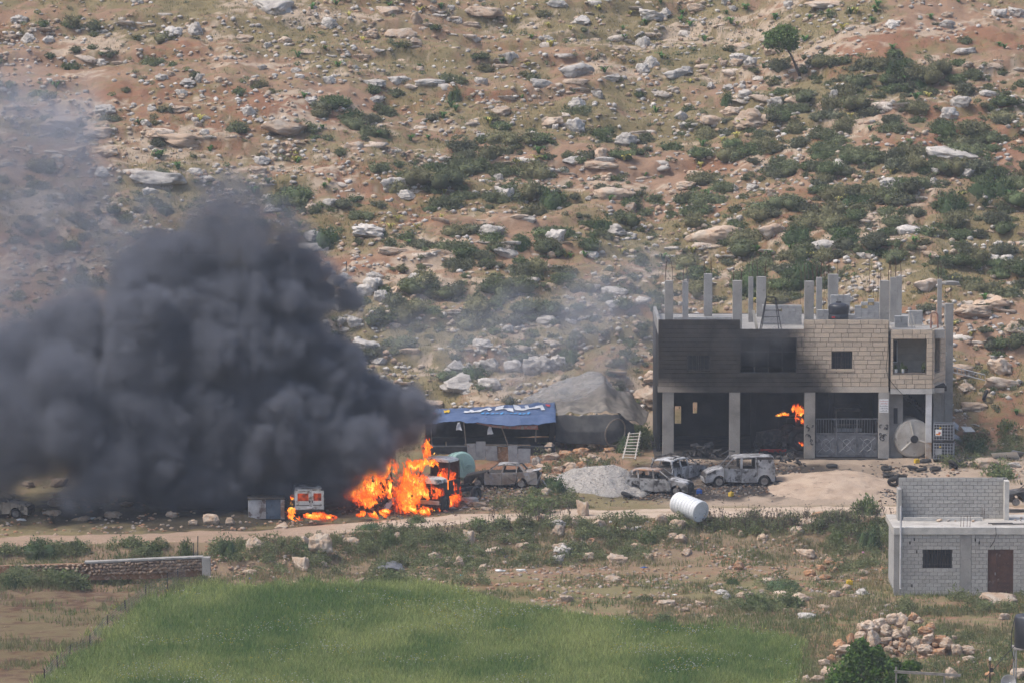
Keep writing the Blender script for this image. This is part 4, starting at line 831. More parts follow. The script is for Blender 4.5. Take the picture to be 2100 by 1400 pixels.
# balcony room: back wall, inner side, floor, ceiling, narrow window, lattice
sub('balcony_back_wall', MB().bx(bx0, sx1 - .1, 2.75, 2.95, zb, zbt), mat('back_stone', (.43, .38, .32), c2=(.36, .32, .27), scale=1.6, rough=.9, bump=.01), gar)
for k in range(5): sub('back_wall_course', MB().bx(bx0 + .1, sx1 - .2, 2.70, 2.745, zo0 + .08 + k * .42, zo0 + .47 + k * .42), MATS['back_stone'], gar)
sub('balcony_inner_wall', MB().bx(bx0 - .02, bx0 + .16, by + .27, 2.74, zb + .31, zbt), MATS['back_stone'], gar)
sub('balcony_ceiling', MB().bx(bx0 + .17, sx1 - .25, by + .27, 2.69, zo1 + .02, zbt - .02), m_conc, gar)
sub('balcony_floor', MB().bx(bx0 + .17, sx1 - .25, by + .27, 2.69, zb + .02, zb + .30), m_conc, gar)
w_ = sub('balcony_window', MB().bx(bx0 + .30, bx0 + .62, 2.62, 2.695, zo0 + .35, zo1 - .3), m_white, gar); sub('pane', MB().bx(bx0 + .35, bx0 + .57, 2.60, 2.62, zo0 + .40, zo1 - .35), m_glass, w_).location = -GL * 0
# ---- pick the 300 block faces that show best (clean stone first), join the rest
px_clean = X(1600)
allb.sort(key=lambda b: -(b[1][0] * b[1][2]) * (3.0 if b[0][0] > px_clean else .5))
for c, d, a in allb[:298]:
    o = link('stone_block', unit, None, gar); o.location = Vector(c) - GL; o.scale = d; o.rotation_euler = (random.uniform(-.01, .01), 0, a)
mb = MB()
for c, d, a in allb[298:]: mb.box(c, d, rz=a)
o = sub('stone_blocks', mb, m_stone, gar); o['kind'] = 'stuff'
# ---- windows
def window(px0, px1, r0, r1, bars, parent, y=.12, frame_m=None, nb=6):
    x0, x1, z0, z1 = X(px0), X(px1), Z(r1), Z(r0); f = .07
    mb = MB().bx(x0, x1, y, y + .08, z0, z0 + f).bx(x0, x1, y, y + .08, z1 - f, z1).bx(x0, x0 + f, y + .003, y + .077, z0 + f, z1 - f).bx(x1 - f, x1, y + .003, y + .077, z0 + f, z1 - f).bx((x0 + x1) / 2 - .03, (x0 + x1) / 2 + .03, y + .003, y + .077, z0 + f, z1 - f)
    w_ = sub('window', mb, frame_m or m_black, parent); sub('pane', MB().bx(x0 + f, x1 - f, y + .045, y + .055, z0 + f, z1 - f), m_glass, w_)
    if bars:
        for k in range(nb): sub('bar', MB().tube([(x0 + (k + .5) * (x1 - x0) / nb, y - .05, z0), (x0 + (k + .5) * (x1 - x0) / nb, y - .05, z1)], .013, 5), m_black, w_)
        for k in (.3, .7): sub('bar', MB().tube([(x0, y - .05, z0 + (z1 - z0) * k), (x1, y - .05, z0 + (z1 - z0) * k)], .013, 5), m_black, w_)
    sub('sill', MB().bx(x0 - .1, x1 + .1, -.10, .2, z0 - .12, z0 - .005), m_stone, w_)
    return w_
window(1409, 1456, 724, 760, True, gar); window(1705, 1747, 721, 757, True, gar, nb=8)
# big sooty opening: burnt frame, room behind
x0, x1, z0, z1 = OPEN[1]
mb = MB()
for k in range(5): mb.bx(x0 + (x1 - x0) * k / 4 - .03, x0 + (x1 - x0) * k / 4 + .03, .12, .18, z0, z1)
mb.bx(x0, x1, .125, .175, z0 + .0, z0 + .08).bx(x0, x1, .125, .175, z1 - .08, z1).bx(x0, x1, .125, .175, z0 + 1.3, z0 + 1.36); sub('window_frame', mb, m_black, gar)
# ---- structure: slab, roof, side and back walls, floor
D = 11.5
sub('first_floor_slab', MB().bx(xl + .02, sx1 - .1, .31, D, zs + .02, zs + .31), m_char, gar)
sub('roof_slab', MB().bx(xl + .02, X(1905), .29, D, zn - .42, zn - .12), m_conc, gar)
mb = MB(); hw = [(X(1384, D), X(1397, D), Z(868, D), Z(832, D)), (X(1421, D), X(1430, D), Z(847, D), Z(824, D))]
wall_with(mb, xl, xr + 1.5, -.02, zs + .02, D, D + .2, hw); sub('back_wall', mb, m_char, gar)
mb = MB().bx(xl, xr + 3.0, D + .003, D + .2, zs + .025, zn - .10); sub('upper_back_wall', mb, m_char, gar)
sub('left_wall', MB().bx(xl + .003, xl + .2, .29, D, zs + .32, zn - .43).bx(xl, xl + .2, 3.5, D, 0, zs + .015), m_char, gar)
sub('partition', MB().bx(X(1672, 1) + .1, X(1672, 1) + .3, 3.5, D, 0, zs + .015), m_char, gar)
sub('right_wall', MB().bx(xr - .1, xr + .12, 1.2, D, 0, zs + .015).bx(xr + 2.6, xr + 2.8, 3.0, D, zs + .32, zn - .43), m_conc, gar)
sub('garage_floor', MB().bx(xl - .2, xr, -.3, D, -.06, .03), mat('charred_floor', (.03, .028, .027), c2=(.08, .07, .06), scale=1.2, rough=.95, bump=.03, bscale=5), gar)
# parapets behind the stone
mb = MB().bx(xl + .003, xl + .2, .29, D, zn - .11, zt - .25); sub('parapet', mb, m_conc, gar)
# ---- columns of the ground floor
def column(px0, px1, zz0, zz1, Y, depth, m, name='column', parent=None):
    return sub(name, MB().bx(X(px0, Y), X(px1, Y), Y, Y + depth, zz0, zz1), m, parent or gar, bevel=.015)
m_colc = mat('garage_column', (.30, .275, .245), c2=(.20, .185, .165), scale=.9, lo=.4, hi=.65, c3=(.36, .28, .20), scale3=2, lo3=.6, hi3=.75, rough=.9, bump=.012, bscale=12)
for a, b in ((1359, 1382), (1496, 1518), (1650, 1672)): column(a, b, -.1, zs - .02, -.05, .55, m_colc)
column(1540, 1550, 0, zs, 5.0, .4, m_char); column(1700, 1712, 0, zs, 6.0, .4, m_char)
column(1802, 1824, -.1, zs - .02, -.06, .4, mat('graffiti_pier', (.38, .355, .32), c2=(.29, .27, .245), scale=1.2, rough=.9, bump=.01), 'gate_pier')
# wall right of the pier with a little window, and what shows below the balcony
sub('stair_wall', MB().bx(X(1824), X(1850, 1.2), .45, 1.1, -.1, zs - .02), mat('grey_render', (.25, .24, .225), c2=(.18, .172, .165), scale=1.5, rough=.92, bump=.01), gar)
w_ = sub('window', MB().bx(X(1833, .4), X(1841, .4), .40, .447, Z(868, .4), Z(836, .4)), m_black, gar); sub('pane', MB().bx(X(1834, .4), X(1840, .4), .39, .398, Z(866, .4), Z(838, .4)), m_glass, w_)
sub('recess_wall', MB().bx(X(1850, 4), X(1925, 4), 4.0, 4.2, -.1, zs), m_char, gar)
col_w = sub('white_pillar', MB().bx(X(1899), X(1911), -.08, .28, 1.0, zs - .03), mat('pillar_white', (.66, .66, .66), c2=(.52, .51, .50), scale=1.3, rough=.8, bump=.006), gar, bevel=.012)
sub('pillar_base', MB().bx(X(1899) - .004, X(1911) + .004, -.084, .284, -.1, .998), mat('pillar_rust', (.36, .25, .16), c2=(.46, .42, .38), scale=2.2, rough=.9), gar, bevel=.012)
column(1914, 1930, -.1, zs, 2.2, .4, m_conc); column(1930, 1936, -.1, zs, 2.6, .3, m_conc)
mb = MB()
for k in range(9):                     # underside of the stairs
    u = k / 8; mb.box((X(1852 + 44 * u, 1.5), 1.6, zs - .25 - u * 1.15), (.26, 1.1, .2))
sub('stair', mb, m_char, gar)
# ---- gate: frame, bars, sheet panels
gx0, gx1, gz0, gz1, gyy = X(1674), X(1801), .1, Z(858), .18
gate = sub('gate', MB().bx(gx0, gx1, gyy, gyy + .06, gz0, gz0 + .09).bx(gx0, gx1, gyy, gyy + .06, gz1 - .07, gz1).bx(gx0, gx1, gyy, gyy + .06, Z(891), Z(888)), mat('gate_grey', (.10, .105, .115), c2=(.16, .16, .165), scale=2.2, c3=(.055, .05, .05), scale3=3, lo3=.55, hi3=.7, rough=.7, bump=.006), gar)
for k in range(4):
    x = gx0 + (gx1 - gx0) * k / 3; sub('gate_post', MB().bx(max(x - .05, gx0), min(x + .05, gx1), gyy - .01, gyy + .07, gz0, gz1), MATS['gate_grey'], gate)
for k in range(3):
    a = gx0 + (gx1 - gx0) * k / 3 + .06; b = gx0 + (gx1 - gx0) * (k + 1) / 3 - .06
    pn = sub('gate_panel', MB().bx(a, b, gyy + .015, gyy + .04, gz0 + .1, Z(892)), MATS['gate_grey'], gate)
    zc = (gz0 + .1 + Z(892)) / 2; xc = (a + b) / 2
    mbp = MB(); [mbp.tube([(xc + math.cos(t) * .28, gyy + .005, zc + math.sin(t) * .38), (xc + math.cos(t + .8) * .28, gyy + .005, zc + math.sin(t + .8) * .38)], .012, 4) for t in [i * .785 for i in range(8)]]
    mbp.tube([(a + .1, gyy + .005, zc - .45), (b - .1, gyy + .005, zc + .45)], .012, 4).tube([(a + .1, gyy + .005, zc + .45), (b - .1, gyy + .005, zc - .45)], .012, 4); sub('ornament', mbp, m_galv, pn)
    for j in range(7): sub('bar', MB().tube([(a + (b - a) * (j + .5) / 7, gyy + .03, Z(888)), (a + (b - a) * (j + .5) / 7, gyy + .03, gz1)], .018, 5), MATS['gate_grey'], gate)
# ---- notice with rows of dark script, spray marks
sg_ = sub('notice', MB().bx(X(1803), X(1822), -.10, -.085, Z(845), Z(817)), m_white, gar)
m_ink = mat('dark_ink', (.03, .03, .04), rough=.8); m_red = mat('red_ink', (.45, .03, .03), rough=.8)
for r_ in range(5):
    zc = Z(821 + r_ * 5); x = X(1805); mb = MB()
    while x < X(1820):
        l = random.uniform(.02, .06); mb.bx(x, x + l, -.106, -.1005, zc - .03, zc - .012); 
        if random.random() < .6: mb.bx(x, x + .012, -.107, -.1012, zc - .012, zc + random.uniform(.01, .05))
        x += l + random.choice((.004, .02))
    sub('script_row', mb, m_red if r_ in (0, 1) else m_ink, sg_)
m_spray = mat('spray_paint', (.035, .035, .038), c2=(.09, .085, .08), scale=5, rough=.9)
def spray(px0, px1, r0, r1, n, seed, y):
    r = random.Random(seed); mb = MB()
    for k in range(n):
        a, b = r.uniform(px0, px1), r.uniform(r0, r1); pts = []; t = r.uniform(0, 6)
        for j in range(7): t += r.uniform(.2, 1.2); a += math.cos(t) * 1.8; b += math.sin(t) * 1.8; a = min(max(a, px0), px1); pts.append((X(a), y, Z(b)))
        mb.tube([(p[0], p[1], p[2]) for p in pts], .03, 4)
    o = sub('spray_mark', mb, m_spray, gar); o.scale = (1, 1, 1); return o
spray(1654, 1668, 870, 880, 4, 1, -.055); spray(1653, 1668, 893, 908, 5, 2, -.055); spray(1804, 1821, 872, 880, 5, 3, -.065); spray(1804, 1820, 888, 905, 7, 4, -.065)
# ---- roof columns with their reinforcing bars
zr = zn - .12
RC = [(1363,1380,576,.6),(1399,1411,578,6.0),(1443,1460,562,9.5),(1502,1521,576,.6),(1534,1544,568,6.0),(1551,1570,568,9.5),(1649,1668,577,.6),(1673,1685,569,6.0),(1697,1718,563,9.5),(1803,1823,576,.6),(1824,1837,569,6.0),(1834,1848,567,9.5),(1921,1930,573,4.5)]
for i, (a, b, top, Y) in enumerate(RC):
    zt_ = Z(top, Y); xa, xb = X(a, Y), X(b, Y); dp = min(xb - xa, .55) * .8
    c = sub('roof_column', MB().bx(xa, xb, Y, Y + dp, zr if Y < 10 else zr, zt_), m_conc, gar, bevel=.015)
    for k in range(4):
        x = lerp(xa + .05, xb - .05, k % 2 if k < 2 else k - 2); y = Y + (.06 if k < 2 else dp - .06); h_ = random.uniform(.75, 1.15)
        sub('rebar', MB().tube([(x, y, zt_ - .05), (x + random.uniform(-.03, .03), y, zt_ + h_ * .5), (x + random.uniform(-.09, .09), y + random.uniform(-.05, .05), zt_ + h_)], .014, 5), m_rebar, c)
# extra bars standing on the slab edge
for k in range(10):
    px = 1640 + 8 * k if k < 7 else 1780 + 9 * k - 63; Y = 10.5; x = X(px, Y); b = MB().tube([(x, Y, zr), (x + .05, Y, Z(565, Y) + random.uniform(-.2, .5)), (x + random.uniform(-.1, .1), Y, Z(548, Y) + random.uniform(-.2, .5))], .014, 5); sub('rebar', b, m_rebar, gar)
# the tall outer column with a broken cap beam
c = sub('outer_column', MB().bx(X(1937, 7), X(1954, 7), 7.0, 7.5, 1.0, Z(623, 7)), m_conc, gar, bevel=.02)
for k in range(4): x = X(1939 + 4 * k, 7); sub('rebar', MB().tube([(x, 7.2, Z(623, 7)), (x + random.uniform(-.05, .05), 7.2, Z(590, 7))], .014, 5), m_rebar, c)
v, f = rock_mesh(77, 2, .3, 6, .15); me = mesh_np('broken_beam', v * (.75, .35, .55) + np.array(P(1947, 581, 7.2)), f); sub('broken_beam', me, m_conc, gar)
c = sub('corner_bracket', MB().bx(X(1929, 3.2), X(1941, 3.2), 3.0, 3.3, Z(728, 3.2), Z(722, 3.2)), m_conc_l, gar)
# cable hanging down the corner
sub('cable', MB().tube([tuple(P(*a)) for a in ((1823, 660, -.1), (1822, 690, -.14), (1821, 720, -.2), (1817, 755, -.2), (1822, 775, -.2), (1838, 795, -.25), (1855, 812, -.3))], .018, 5), m_black, gar)

# ================================================================== things on the roof and round the garage
def gtag(name, label, cat, p, group=None): return thing(name, label, cat, tuple(p), 0, group)
# black roof tank
def tank(name, label, cx, Yc, z0, r, h_, m, ribs=3):
    t = thing(name, label, 'water tank', (cx, Yc, z0))
    prof = [(r * .96, 0), (r, .04)]
    for k in range(ribs): zz = h_ * .75 * (k + .5) / ribs; prof += [(r, zz - .06), (r * .965, zz - .03), (r * .965, zz + .03), (r, zz + .06)]
    prof += [(r, h_ * .78), (r * .96, h_ * .84), (r * .55, h_ * .95), (r * .26, h_ * .97)]
    MB().lathe(prof, 24).build('body', m, t, shade=True); MB().lathe([(r * .26, h_ * .96), (r * .27, h_ * 1.03), (r * .2, h_ * 1.05)], 16).build('lid', m, t)
    return t
m_tankb = mat('black_plastic', (.022, .024, .032), c2=(.04, .042, .05), scale=2, rough=.42, spec=.4)
p = P(1720, 655, .95); zt0 = zr + .0
t = tank('roof_water_tank', 'black plastic water tank standing on the garage roof', p[0], 1.15, float(p[2]) - .12, .62, 1.15, m_tankb, 1); MB().box((-.35, -.60, .28), (.2, .03, .1)).build('sticker', m_red, t)
sub('tank_plinth', MB().bx(p[0] - .75, p[0] + .75, .5, 1.9, zr + .0, float(p[2]) - .12), m_conc, gar)
# pallets of blocks: every pallet a thing, each block a part
blk_me = MB().box((0, 0, 0), (.392, .192, .19)).mesh('block'); blk_me.materials.append(m_blk)
def block_stack(px0, px1, r0, r1, Y, label, seed, ragged=0.35, nd=2):
    r = random.Random(seed); xa, xb = X(px0, Y), X(px1, Y); z1 = Z(r0, Y); t = thing('block_stack', label, 'blocks', ((xa + xb) / 2, Y, zr), 0, 'stacks of grey blocks on the garage roof')
    nx_ = max(1, round((xb - xa) / .4)); nz = max(1, round((z1 - zr) / .2))
    for k in range(nz):
        for i in range(nx_):
            if k > nz * .55 and r.random() < ragged: continue
            for j in range(nd):
                o = link('block', blk_me, None, t); o.location = ((i - (nx_ - 1) / 2) * .4 + r.uniform(-.01, .01), j * .2, .1 + k * .2); o.rotation_euler = (0, 0, r.uniform(-.02, .02))
    return t
block_stack(1700, 1745, 606, 655, 4.6, 'neat tall block stack right behind the black roof tank', 1, .05)
block_stack(1754, 1803, 612, 655, 4.2, 'ragged stepped block stack left of the corner roof column', 2, .4)
block_stack(1676, 1700, 637, 655, 3.4, 'low block stack between the roof columns by the black tank', 3, .1)
block_stack(1740, 1765, 645, 655, 2.6, 'very low row of blocks right of the black tank', 4, .2)
block_stack(1832, 1862, 645, 672, 1.6, 'squat block stack with planks leaning on it', 5, .0)
block_stack(1862, 1892, 636, 672, 3.0, 'taller block stack at the balcony corner of the roof', 6, .05)
block_stack(1566, 1640, 628, 672, 4.4, 'wide block stack behind the folding ladder', 7, .1)
block_stack(1382, 1500, 648, 660, 7.2, 'long low row of blocks at the far end of the roof', 8, .25)
# folding ladder frame
t = thing('trestle_ladder', 'dark folding trestle ladder standing in the parapet gap', 'ladder', (X(1580, 1), 1.0, zr))
z1 = Z(610, 1) - zr
for s_ in (-1, 1):
    MB().tube([(s_ * .66, 0, 0), (s_ * .30, .1, z1 * .96), (s_ * .2, .12, z1)], .035, 6).build('leg', m_black, t); MB().tube([(s_ * .52, .7, 0), (s_ * .26, .22, z1 * .98)], .03, 6).build('leg', m_black, t)
for k in range(4): u = (k + 1) / 5; MB().tube([(-.66 + .36 * u, .1 * u, z1 * u), (.66 - .36 * u, .1 * u, z1 * u)], .022, 5).build('rung', m_black, t)
MB().tube([(-.2, .12, z1), (.2, .12, z1)], .035, 6).build('top_bar', m_black, t)
o = MB().box((0, 0, .6), (.16, .03, 1.3), rx=-.12, ry=-.18).build('plank', mat('pale_board', (.50, .46, .40), c2=(.40, .36, .30), scale=3), None, loc=(X(1548, .9), .55, zr)); tag(o, 'pale board leaning in the gap of the blackened parapet', 'board')
for k, px in enumerate((1866, 1872)):
    o = MB().box((0, 0, .5), (.07, .03, 1.05), rx=-.1, ry=-.22).build('plank', MATS['pale_board'], None, loc=(X(px, 1.4), 1.25, zr)); tag(o, ('first' if k == 0 else 'second') + ' pale plank leaning on the squat roof block stack', 'plank')
# pipe on the balcony roof
o = MB().tube([(0, 0, 0), (0, 0, .9), (.1, 0, 1.05), (.3, 0, 1.05), (.4, 0, .9), (.42, 0, .1)], .05, 8).build('bent_pipe', mat('red_pipe', (.25, .12, .09), c2=(.3, .2, .16), scale=4), None, loc=(X(1908, 1.2), 1.2, zr)); tag(o, 'rusty bent pipe standing on the balcony roof', 'pipe')
# pots on the balcony sill
for k, (px, hh, lab) in enumerate(((1837, .35, 'small leafy pot plant at the near end of the balcony sill'), (1851, .55, 'tallest leafy pot plant in a white pot on the balcony sill'), (1858, .3, 'dark flower pot beside the white pot on the balcony'), (1894, .55, 'bushy pot plant by the far end of the balcony opening'))):
    t = thing('potted_plant', lab, 'plant', (X(px), .08, zo0 + .0), 0, 'potted plants on the balcony')
    MB().lathe([(.08, 0), (.12, .22), (.13, .24)], 12).build('pot', m_white if k in (0, 1) else m_black, t)
    o = link('leaves', ROUGH[k % 4], None, t); o.location = (0, 0, .2); o.scale = (.16, .16, hh)
# white and dirty round tank lying under the balcony
m_dirty = mat('dirty_plastic', (.50, .47, .42), c2=(.36, .32, .27), scale=1.4, lo=.4, hi=.65, c3=(.10, .09, .08), scale3=2.2, lo3=.62, hi3=.78, rough=.7, bump=.006)
p = P(1871, 905, .2); t = thing('fallen_tank', 'big dirty white round tank lying on its side under the balcony', 'tank', (p[0], .9, 0))
RT = 1.18; mt = Matrix.Translation((0, 0, RT)) @ Matrix.Rotation(R(8), 4, 'Z') @ Matrix.Rotation(R(90), 4, 'X')
MB().lathe([(RT * .93, -1.5), (RT, -1.4), (RT, .55), (RT * .985, .62), (RT * .93, .68)], 36, mt).build('shell', m_dirty, t, shade=False)
MB().lathe([(RT * .9, .66), (RT * .88, .72), (RT * .25, .80)], 36, mt).build('end_cap', m_dirty, t)
MB().lathe([(.23, .70), (.24, .84), (.2, .86)], 18, mt).build('manhole', m_black, t)
for k in range(3):
    a = R(90 + 120 * k + 12); q = mt @ Vector((math.cos(a) * .66, math.sin(a) * .66, .79)); e = mt @ Vector((math.cos(a) * .26, math.sin(a) * .26, .82)); f2 = mt @ Vector((math.cos(a) * 1.05, math.sin(a) * 1.05, .71))
    MB().tube([e, q, f2], .075, 6).build('rib', m_dirty, t)
# stacked caged tanks
m_ibc = mat('tote_plastic', (.025, .027, .035), c2=(.05, .052, .06), scale=3, rough=.5); m_cage = mat('cage_steel', (.36, .38, .42), c2=(.25, .26, .28), scale=5, rough=.5, metal=.3)
p = P(1936, 948, -.9); zg = ground_z(p[0], -.9)
for lev in (0, 1):
    t = thing('caged_tank', ('upper' if lev else 'lower') + ' black plastic tank in a wire cage beside the white pillar', 'tank', (p[0], -.7, zg + .02 + lev * 1.16), R(-9), 'caged tanks stacked by the garage')
    MB().bx(-.55, .55, -.45, .45, .17, 1.10).build('bottle', m_ibc, t, bevel=.05)
    MB().bx(-.6, .6, -.5, .5, .11, .15).bx(-.6, -.5, -.5, .5, 0, .108).bx(.5, .6, -.5, .5, 0, .108).bx(-.06, .06, -.5, .5, 0, .108).build('pallet', m_black, t)
    for k in range(8):
        x = -.59 + 1.18 * k / 7
        for y in (-.5, .5): MB().tube([(x, y, .15), (x, y, 1.12)], .013, 5).build('cage_bar', m_cage, t)
    for k in range(6):
        y = -.5 + k * .2
        for x in (-.6, .6): MB().tube([(x, y, .15), (x, y, 1.12)], .013, 5).build('cage_bar', m_cage, t)
    for z_ in (.18, .36, .55, .74, .93, 1.11): MB().tube([(-.6, -.515, z_), (.6, -.515, z_), (.615, .5, z_), (-.615, .5, z_), (-.6, -.515, z_)], .013, 5).build('cage_bar', m_cage, t)
    lb = MB().bx(-.48, -.1, -.535, -.53, .42, .80).build('label_plate', m_white if lev else m_galv, t)
    if lev: MB().bx(-.44, -.2, -.542, -.537, .47, .55).build('label_stripe', mat('orange_print', (.7, .25, .03)), lb); MB().bx(-.30, -.16, -.544, -.539, .56, .64).build('label_mark', m_red, lb)
    MB().bx(-.25, -.13, -.54, -.534, .86, .95).build('yellow_tag', mat('yellow_plastic', (.62, .42, .03), c2=(.5, .33, .03), scale=4, rough=.5), t)
# inside the garage: burnt engine parts, tractor wheel, red frame
def scrap_heap(name, label, px0, px1, r0, r1, Y, n, seed, smin=.15, smax=.6, m=None, rise=.6):
    """twisted burnt pieces, each a part"""
    r = random.Random(seed); c = P((px0 + px1) / 2, r1, Y); zg = ground_z(c[0], Y); t = thing(name, label, 'scrap', (c[0], Y, zg)); W = (px1 - px0) / PX(Y); H = (r1 - r0) / PX(Y) * rise
    for k in range(n):
        x = r.gauss(0, .24) * W; x = max(-W / 2, min(W / 2, x)); top = H * (1 - (2 * x / W) ** 2); z_ = r.uniform(.03, max(.08, top)); y = r.uniform(-.5, .9); s = r.uniform(smin, smax); kind = r.random()
        if kind < .45: MB().box((x, y, z_), (s, s * r.uniform(.1, .6), s * r.uniform(.05, .5)), rz=r.uniform(0, 3), rx=r.uniform(-.8, .8), ry=r.uniform(-.8, .8), jit=s * .12).build('burnt_piece', m or m_scrap, t)
        elif kind < .75:
            a = r.uniform(0, 6.28); l = s * 1.6; MB().tube([(x, y, z_), (x + math.cos(a) * l * .5, y + math.sin(a) * l * .4, z_ + r.uniform(-.1, .3)), (x + math.cos(a) * l, y + math.sin(a) * l * .8, max(.03, z_ + r.uniform(-.3, .3)))], r.uniform(.02, .06), 5).build('burnt_bar', m or m_scrap, t)
        else: v, f = rock_mesh(seed * 50 + k, 2, .6, 8, .3); link('burnt_lump', mesh_np('burnt_lump', v * s * .5, f), m or m_scrap, t).location = (x, y, z_)
    return t
scrap_heap('scrap_heap', 'burnt engine scrap piled between the first two garage columns', 1395, 1490, 895, 945, .2, 46, 3)
scrap_heap('scrap_heap', 'charred wreckage heaped inside the middle garage bay', 1525, 1648, 890, 940, 1.6, 40, 4)
scrap_heap('scrap_heap', 'tangle of burnt parts spilling out beside the burnt van', 1580, 1650, 925, 968, -2.2, 40, 5, .1, .45)
scrap_heap('scrap_heap', 'grey ash and boards lying under the first garage column', 1340, 1400, 918, 945, -1.2, 24, 6, .15, .6, mat('ash', (.27, .235, .205), c2=(.10, .095, .09), scale=2.5, rough=.95))
# burnt tractor in the middle bay
t = thing('burnt_tractor', 'burnt tractor with big rear wheels inside the middle garage bay', 'tractor', (X(1605, 4), 3.4, .03), R(24))
for s_ in (-1, 1):
    o = MB().torus((.75, s_ * .8, .8), .58, .22, 'y', 24, 8).build('rear_wheel', m_black, t, shade=True); MB().lathe([(.42, -.06), (.42, .06), (.12, .1)], 18, Matrix.Translation((.75, s_ * .8, .8)) @ Matrix.Rotation(R(90), 4, 'X')).build('rim', m_scrap, o)
    o = MB().torus((-1.25, s_ * .7, .42), .28, .13, 'y', 18, 8).build('front_wheel', m_black, t, shade=True); MB().lathe([(.22, -.05), (.22, .05), (.08, .08)], 14, Matrix.Translation((-1.25, s_ * .7, .42)) @ Matrix.Rotation(R(90), 4, 'X')).build('rim', m_scrap, o)
MB().prism([(-1.7, .6), (-1.7, 1.25), (-.3, 1.4), (-.2, .7)], -.33, .33).build('hood', m_scrap, t, bevel=.04); MB().bx(-.2, 1.1, -.35, .35, .6, 1.0).build('chassis', m_scrap, t)
MB().tube([(-.1, -.5, 1.0), (0, -.5, 2.1), (1.1, -.5, 2.1), (1.2, -.5, 1.0)], .04, 6).build('cab_frame', m_scrap, t); MB().tube([(-.1, .5, 1.0), (0, .5, 2.1), (1.1, .5, 2.1), (1.2, .5, 1.0)], .04, 6).build('cab_frame', m_scrap, t); MB().bx(.4, .9, -.25, .25, 1.0, 1.1).bx(.85, .95, -.25, .25, 1.1, 1.5).build('seat', m_scrap, t); MB().torus((.1, 0, 1.4), .2, .02, 'x', 14, 5).build('steering_wheel', m_scrap, t)
# red metal frame
m_redm = mat('red_metal', (.42, .035, .025), c2=(.20, .03, .025), scale=3, rough=.6)
t = thing('red_rack', 'low red metal frame lying at the mouth of the middle garage bay', 'frame', (X(1585, 1.2), 1.2, .05))
for k in range(3): MB().box((0, k * .35, .35 - .1 * k), (1.7, .07, .07), ry=.05 * k).build('rail', m_redm, t)
for k in range(4): MB().box((-.7 + .47 * k, .35, .27), (.07, .8, .05), rx=-.25).build('crossbar', m_redm, t)
for x in (-.8, .8): MB().bx(x - .04, x + .04, .1, .18, -.04, .33).build('foot', m_redm, t)
# vehicle standing behind the gate
t = thing('gated_truck', 'dusty truck standing behind the grey metal gate', 'truck', (X(1741, 3.5), 3.5, .03))
MB().bx(-.95, .95, 0, 3.5, .5, 1.5).build('body', m_scrap, t, bevel=.06); MB().bx(-.85, .85, .5, 3, 1.5, 2.6).build('cab', m_scrap, t, bevel=.1); MB().bx(-.8, .8, -.06, -.01, 1.2, 1.42).build('grille', m_galv, t)
for s_ in (-1, 1): MB().lathe([(.42, -.12), (.42, .12), (.2, .14)], 18, Matrix.Translation((s_ * .85, .6, .42)) @ Matrix.Rotation(R(90), 4, 'Y')).build('wheel', m_black, t); MB().box((s_ * .65, -.03, 1.0), (.25, .06, .18)).build('headlight', m_glass, t)
MB().bx(-.7, .7, .46, .498, 1.65, 2.4).build('windscreen', m_glass, t)
# ================================================================== grey block house in the corner
HY = -40.0; HYb = -36.3
hx = lambda px, Y=HY: float(P(px, 1150, Y)[0]); hz = lambda row, Y=HY: float(P(1950, row, Y)[2])
hb = hz(1222); HL = Vector((hx(1990), HY, hb))
house = thing('block_house', 'small unfinished grey block house with flat roof and brown door', 'building', HL)
z_r0, z_r1 = hz(1095), hz(1080)              # ring beam
x0, x1, xe = hx(1837), hx(2190), hx(2104)
wd = (hx(1893), hx(1952), hz(1164), hz(1125)); dr = (hx(2026), hx(2078), hz(1216), hz(1123))
mb = MB(); wall_with(mb, x0, x1, hb, z_r0, HY + .02, HY + .2, [wd, dr]); m_hm = mat('house_mortar', (.17, .165, .16), c2=(.23, .22, .215), scale=3, rough=.95); sub('wall', mb, m_hm, house)
m_hblk = mat('house_block', (.40, .385, .36), c2=(.325, .31, .29), scale=3, lo=.45, hi=.7, c3=(.24, .23, .215), scale3=1.1, lo3=.6, hi3=.8, rough=.95, bump=.01, bscale=25, rnd=.11)
hb_me = MB().box((0, 0, 0), (1, 1, 1)).mesh('cinder_block'); hb_me.materials.append(m_hblk)
bmv = bmesh.new(); bmv.from_mesh(hb_me); bmesh.ops.bevel(bmv, geom=list(bmv.edges), offset=.015, segments=1, affect='EDGES'); bmv.to_mesh(hb_me); bmv.free()
hbl = []
colx = (hx(1969), hx(1992)); cor = (hx(1833), hx(1847))
def put_h(Y, pr): return lambda p, q, a, b: hbl.append((((p + q) / 2, Y, (a + b) / 2), (q - p - .026, .06, b - a - .016), pr))
def running(x0, x1, z0, z1, holes, put):
    n = round((z1 - z0) / .2); hc = (z1 - z0) / n
    for k in range(n):
        a = z0 + k * hc; x = x0 - (.2 if k % 2 else 0)
        while x < x1 - .03:
            u, v = max(x, x0), min(x + .4, x1); x += .4; segs = [(u, v)]
            for h in holes:
                if h[2] < a + hc / 2 < h[3]: segs = [s for (p, q) in segs for s in ((p, min(q, h[0])), (max(p, h[1]), q)) if s[1] - s[0] > .05]
            for p, q in segs:
                if q - p > .05: put(p, q, a, a + hc)
frame_holes = [wd, dr, (colx[0], colx[1], hb, z_r0), (x0, cor[1], hb, z_r0)]
running(x0, xe, hb + .12, z_r0 - .01, frame_holes, put_h(HY + .005, 1))
mb = MB(); wall_with(mb, xe, x1, hb + .01, z_r0 - .01, HY - .02, HY + .018, []); sub('far_wall', mb, m_hblk, house)
sub('plinth', MB().bx(x0 - .02, x1, HY - .06, HY + .018, hb - .3, hb + .11), m_conc, house)
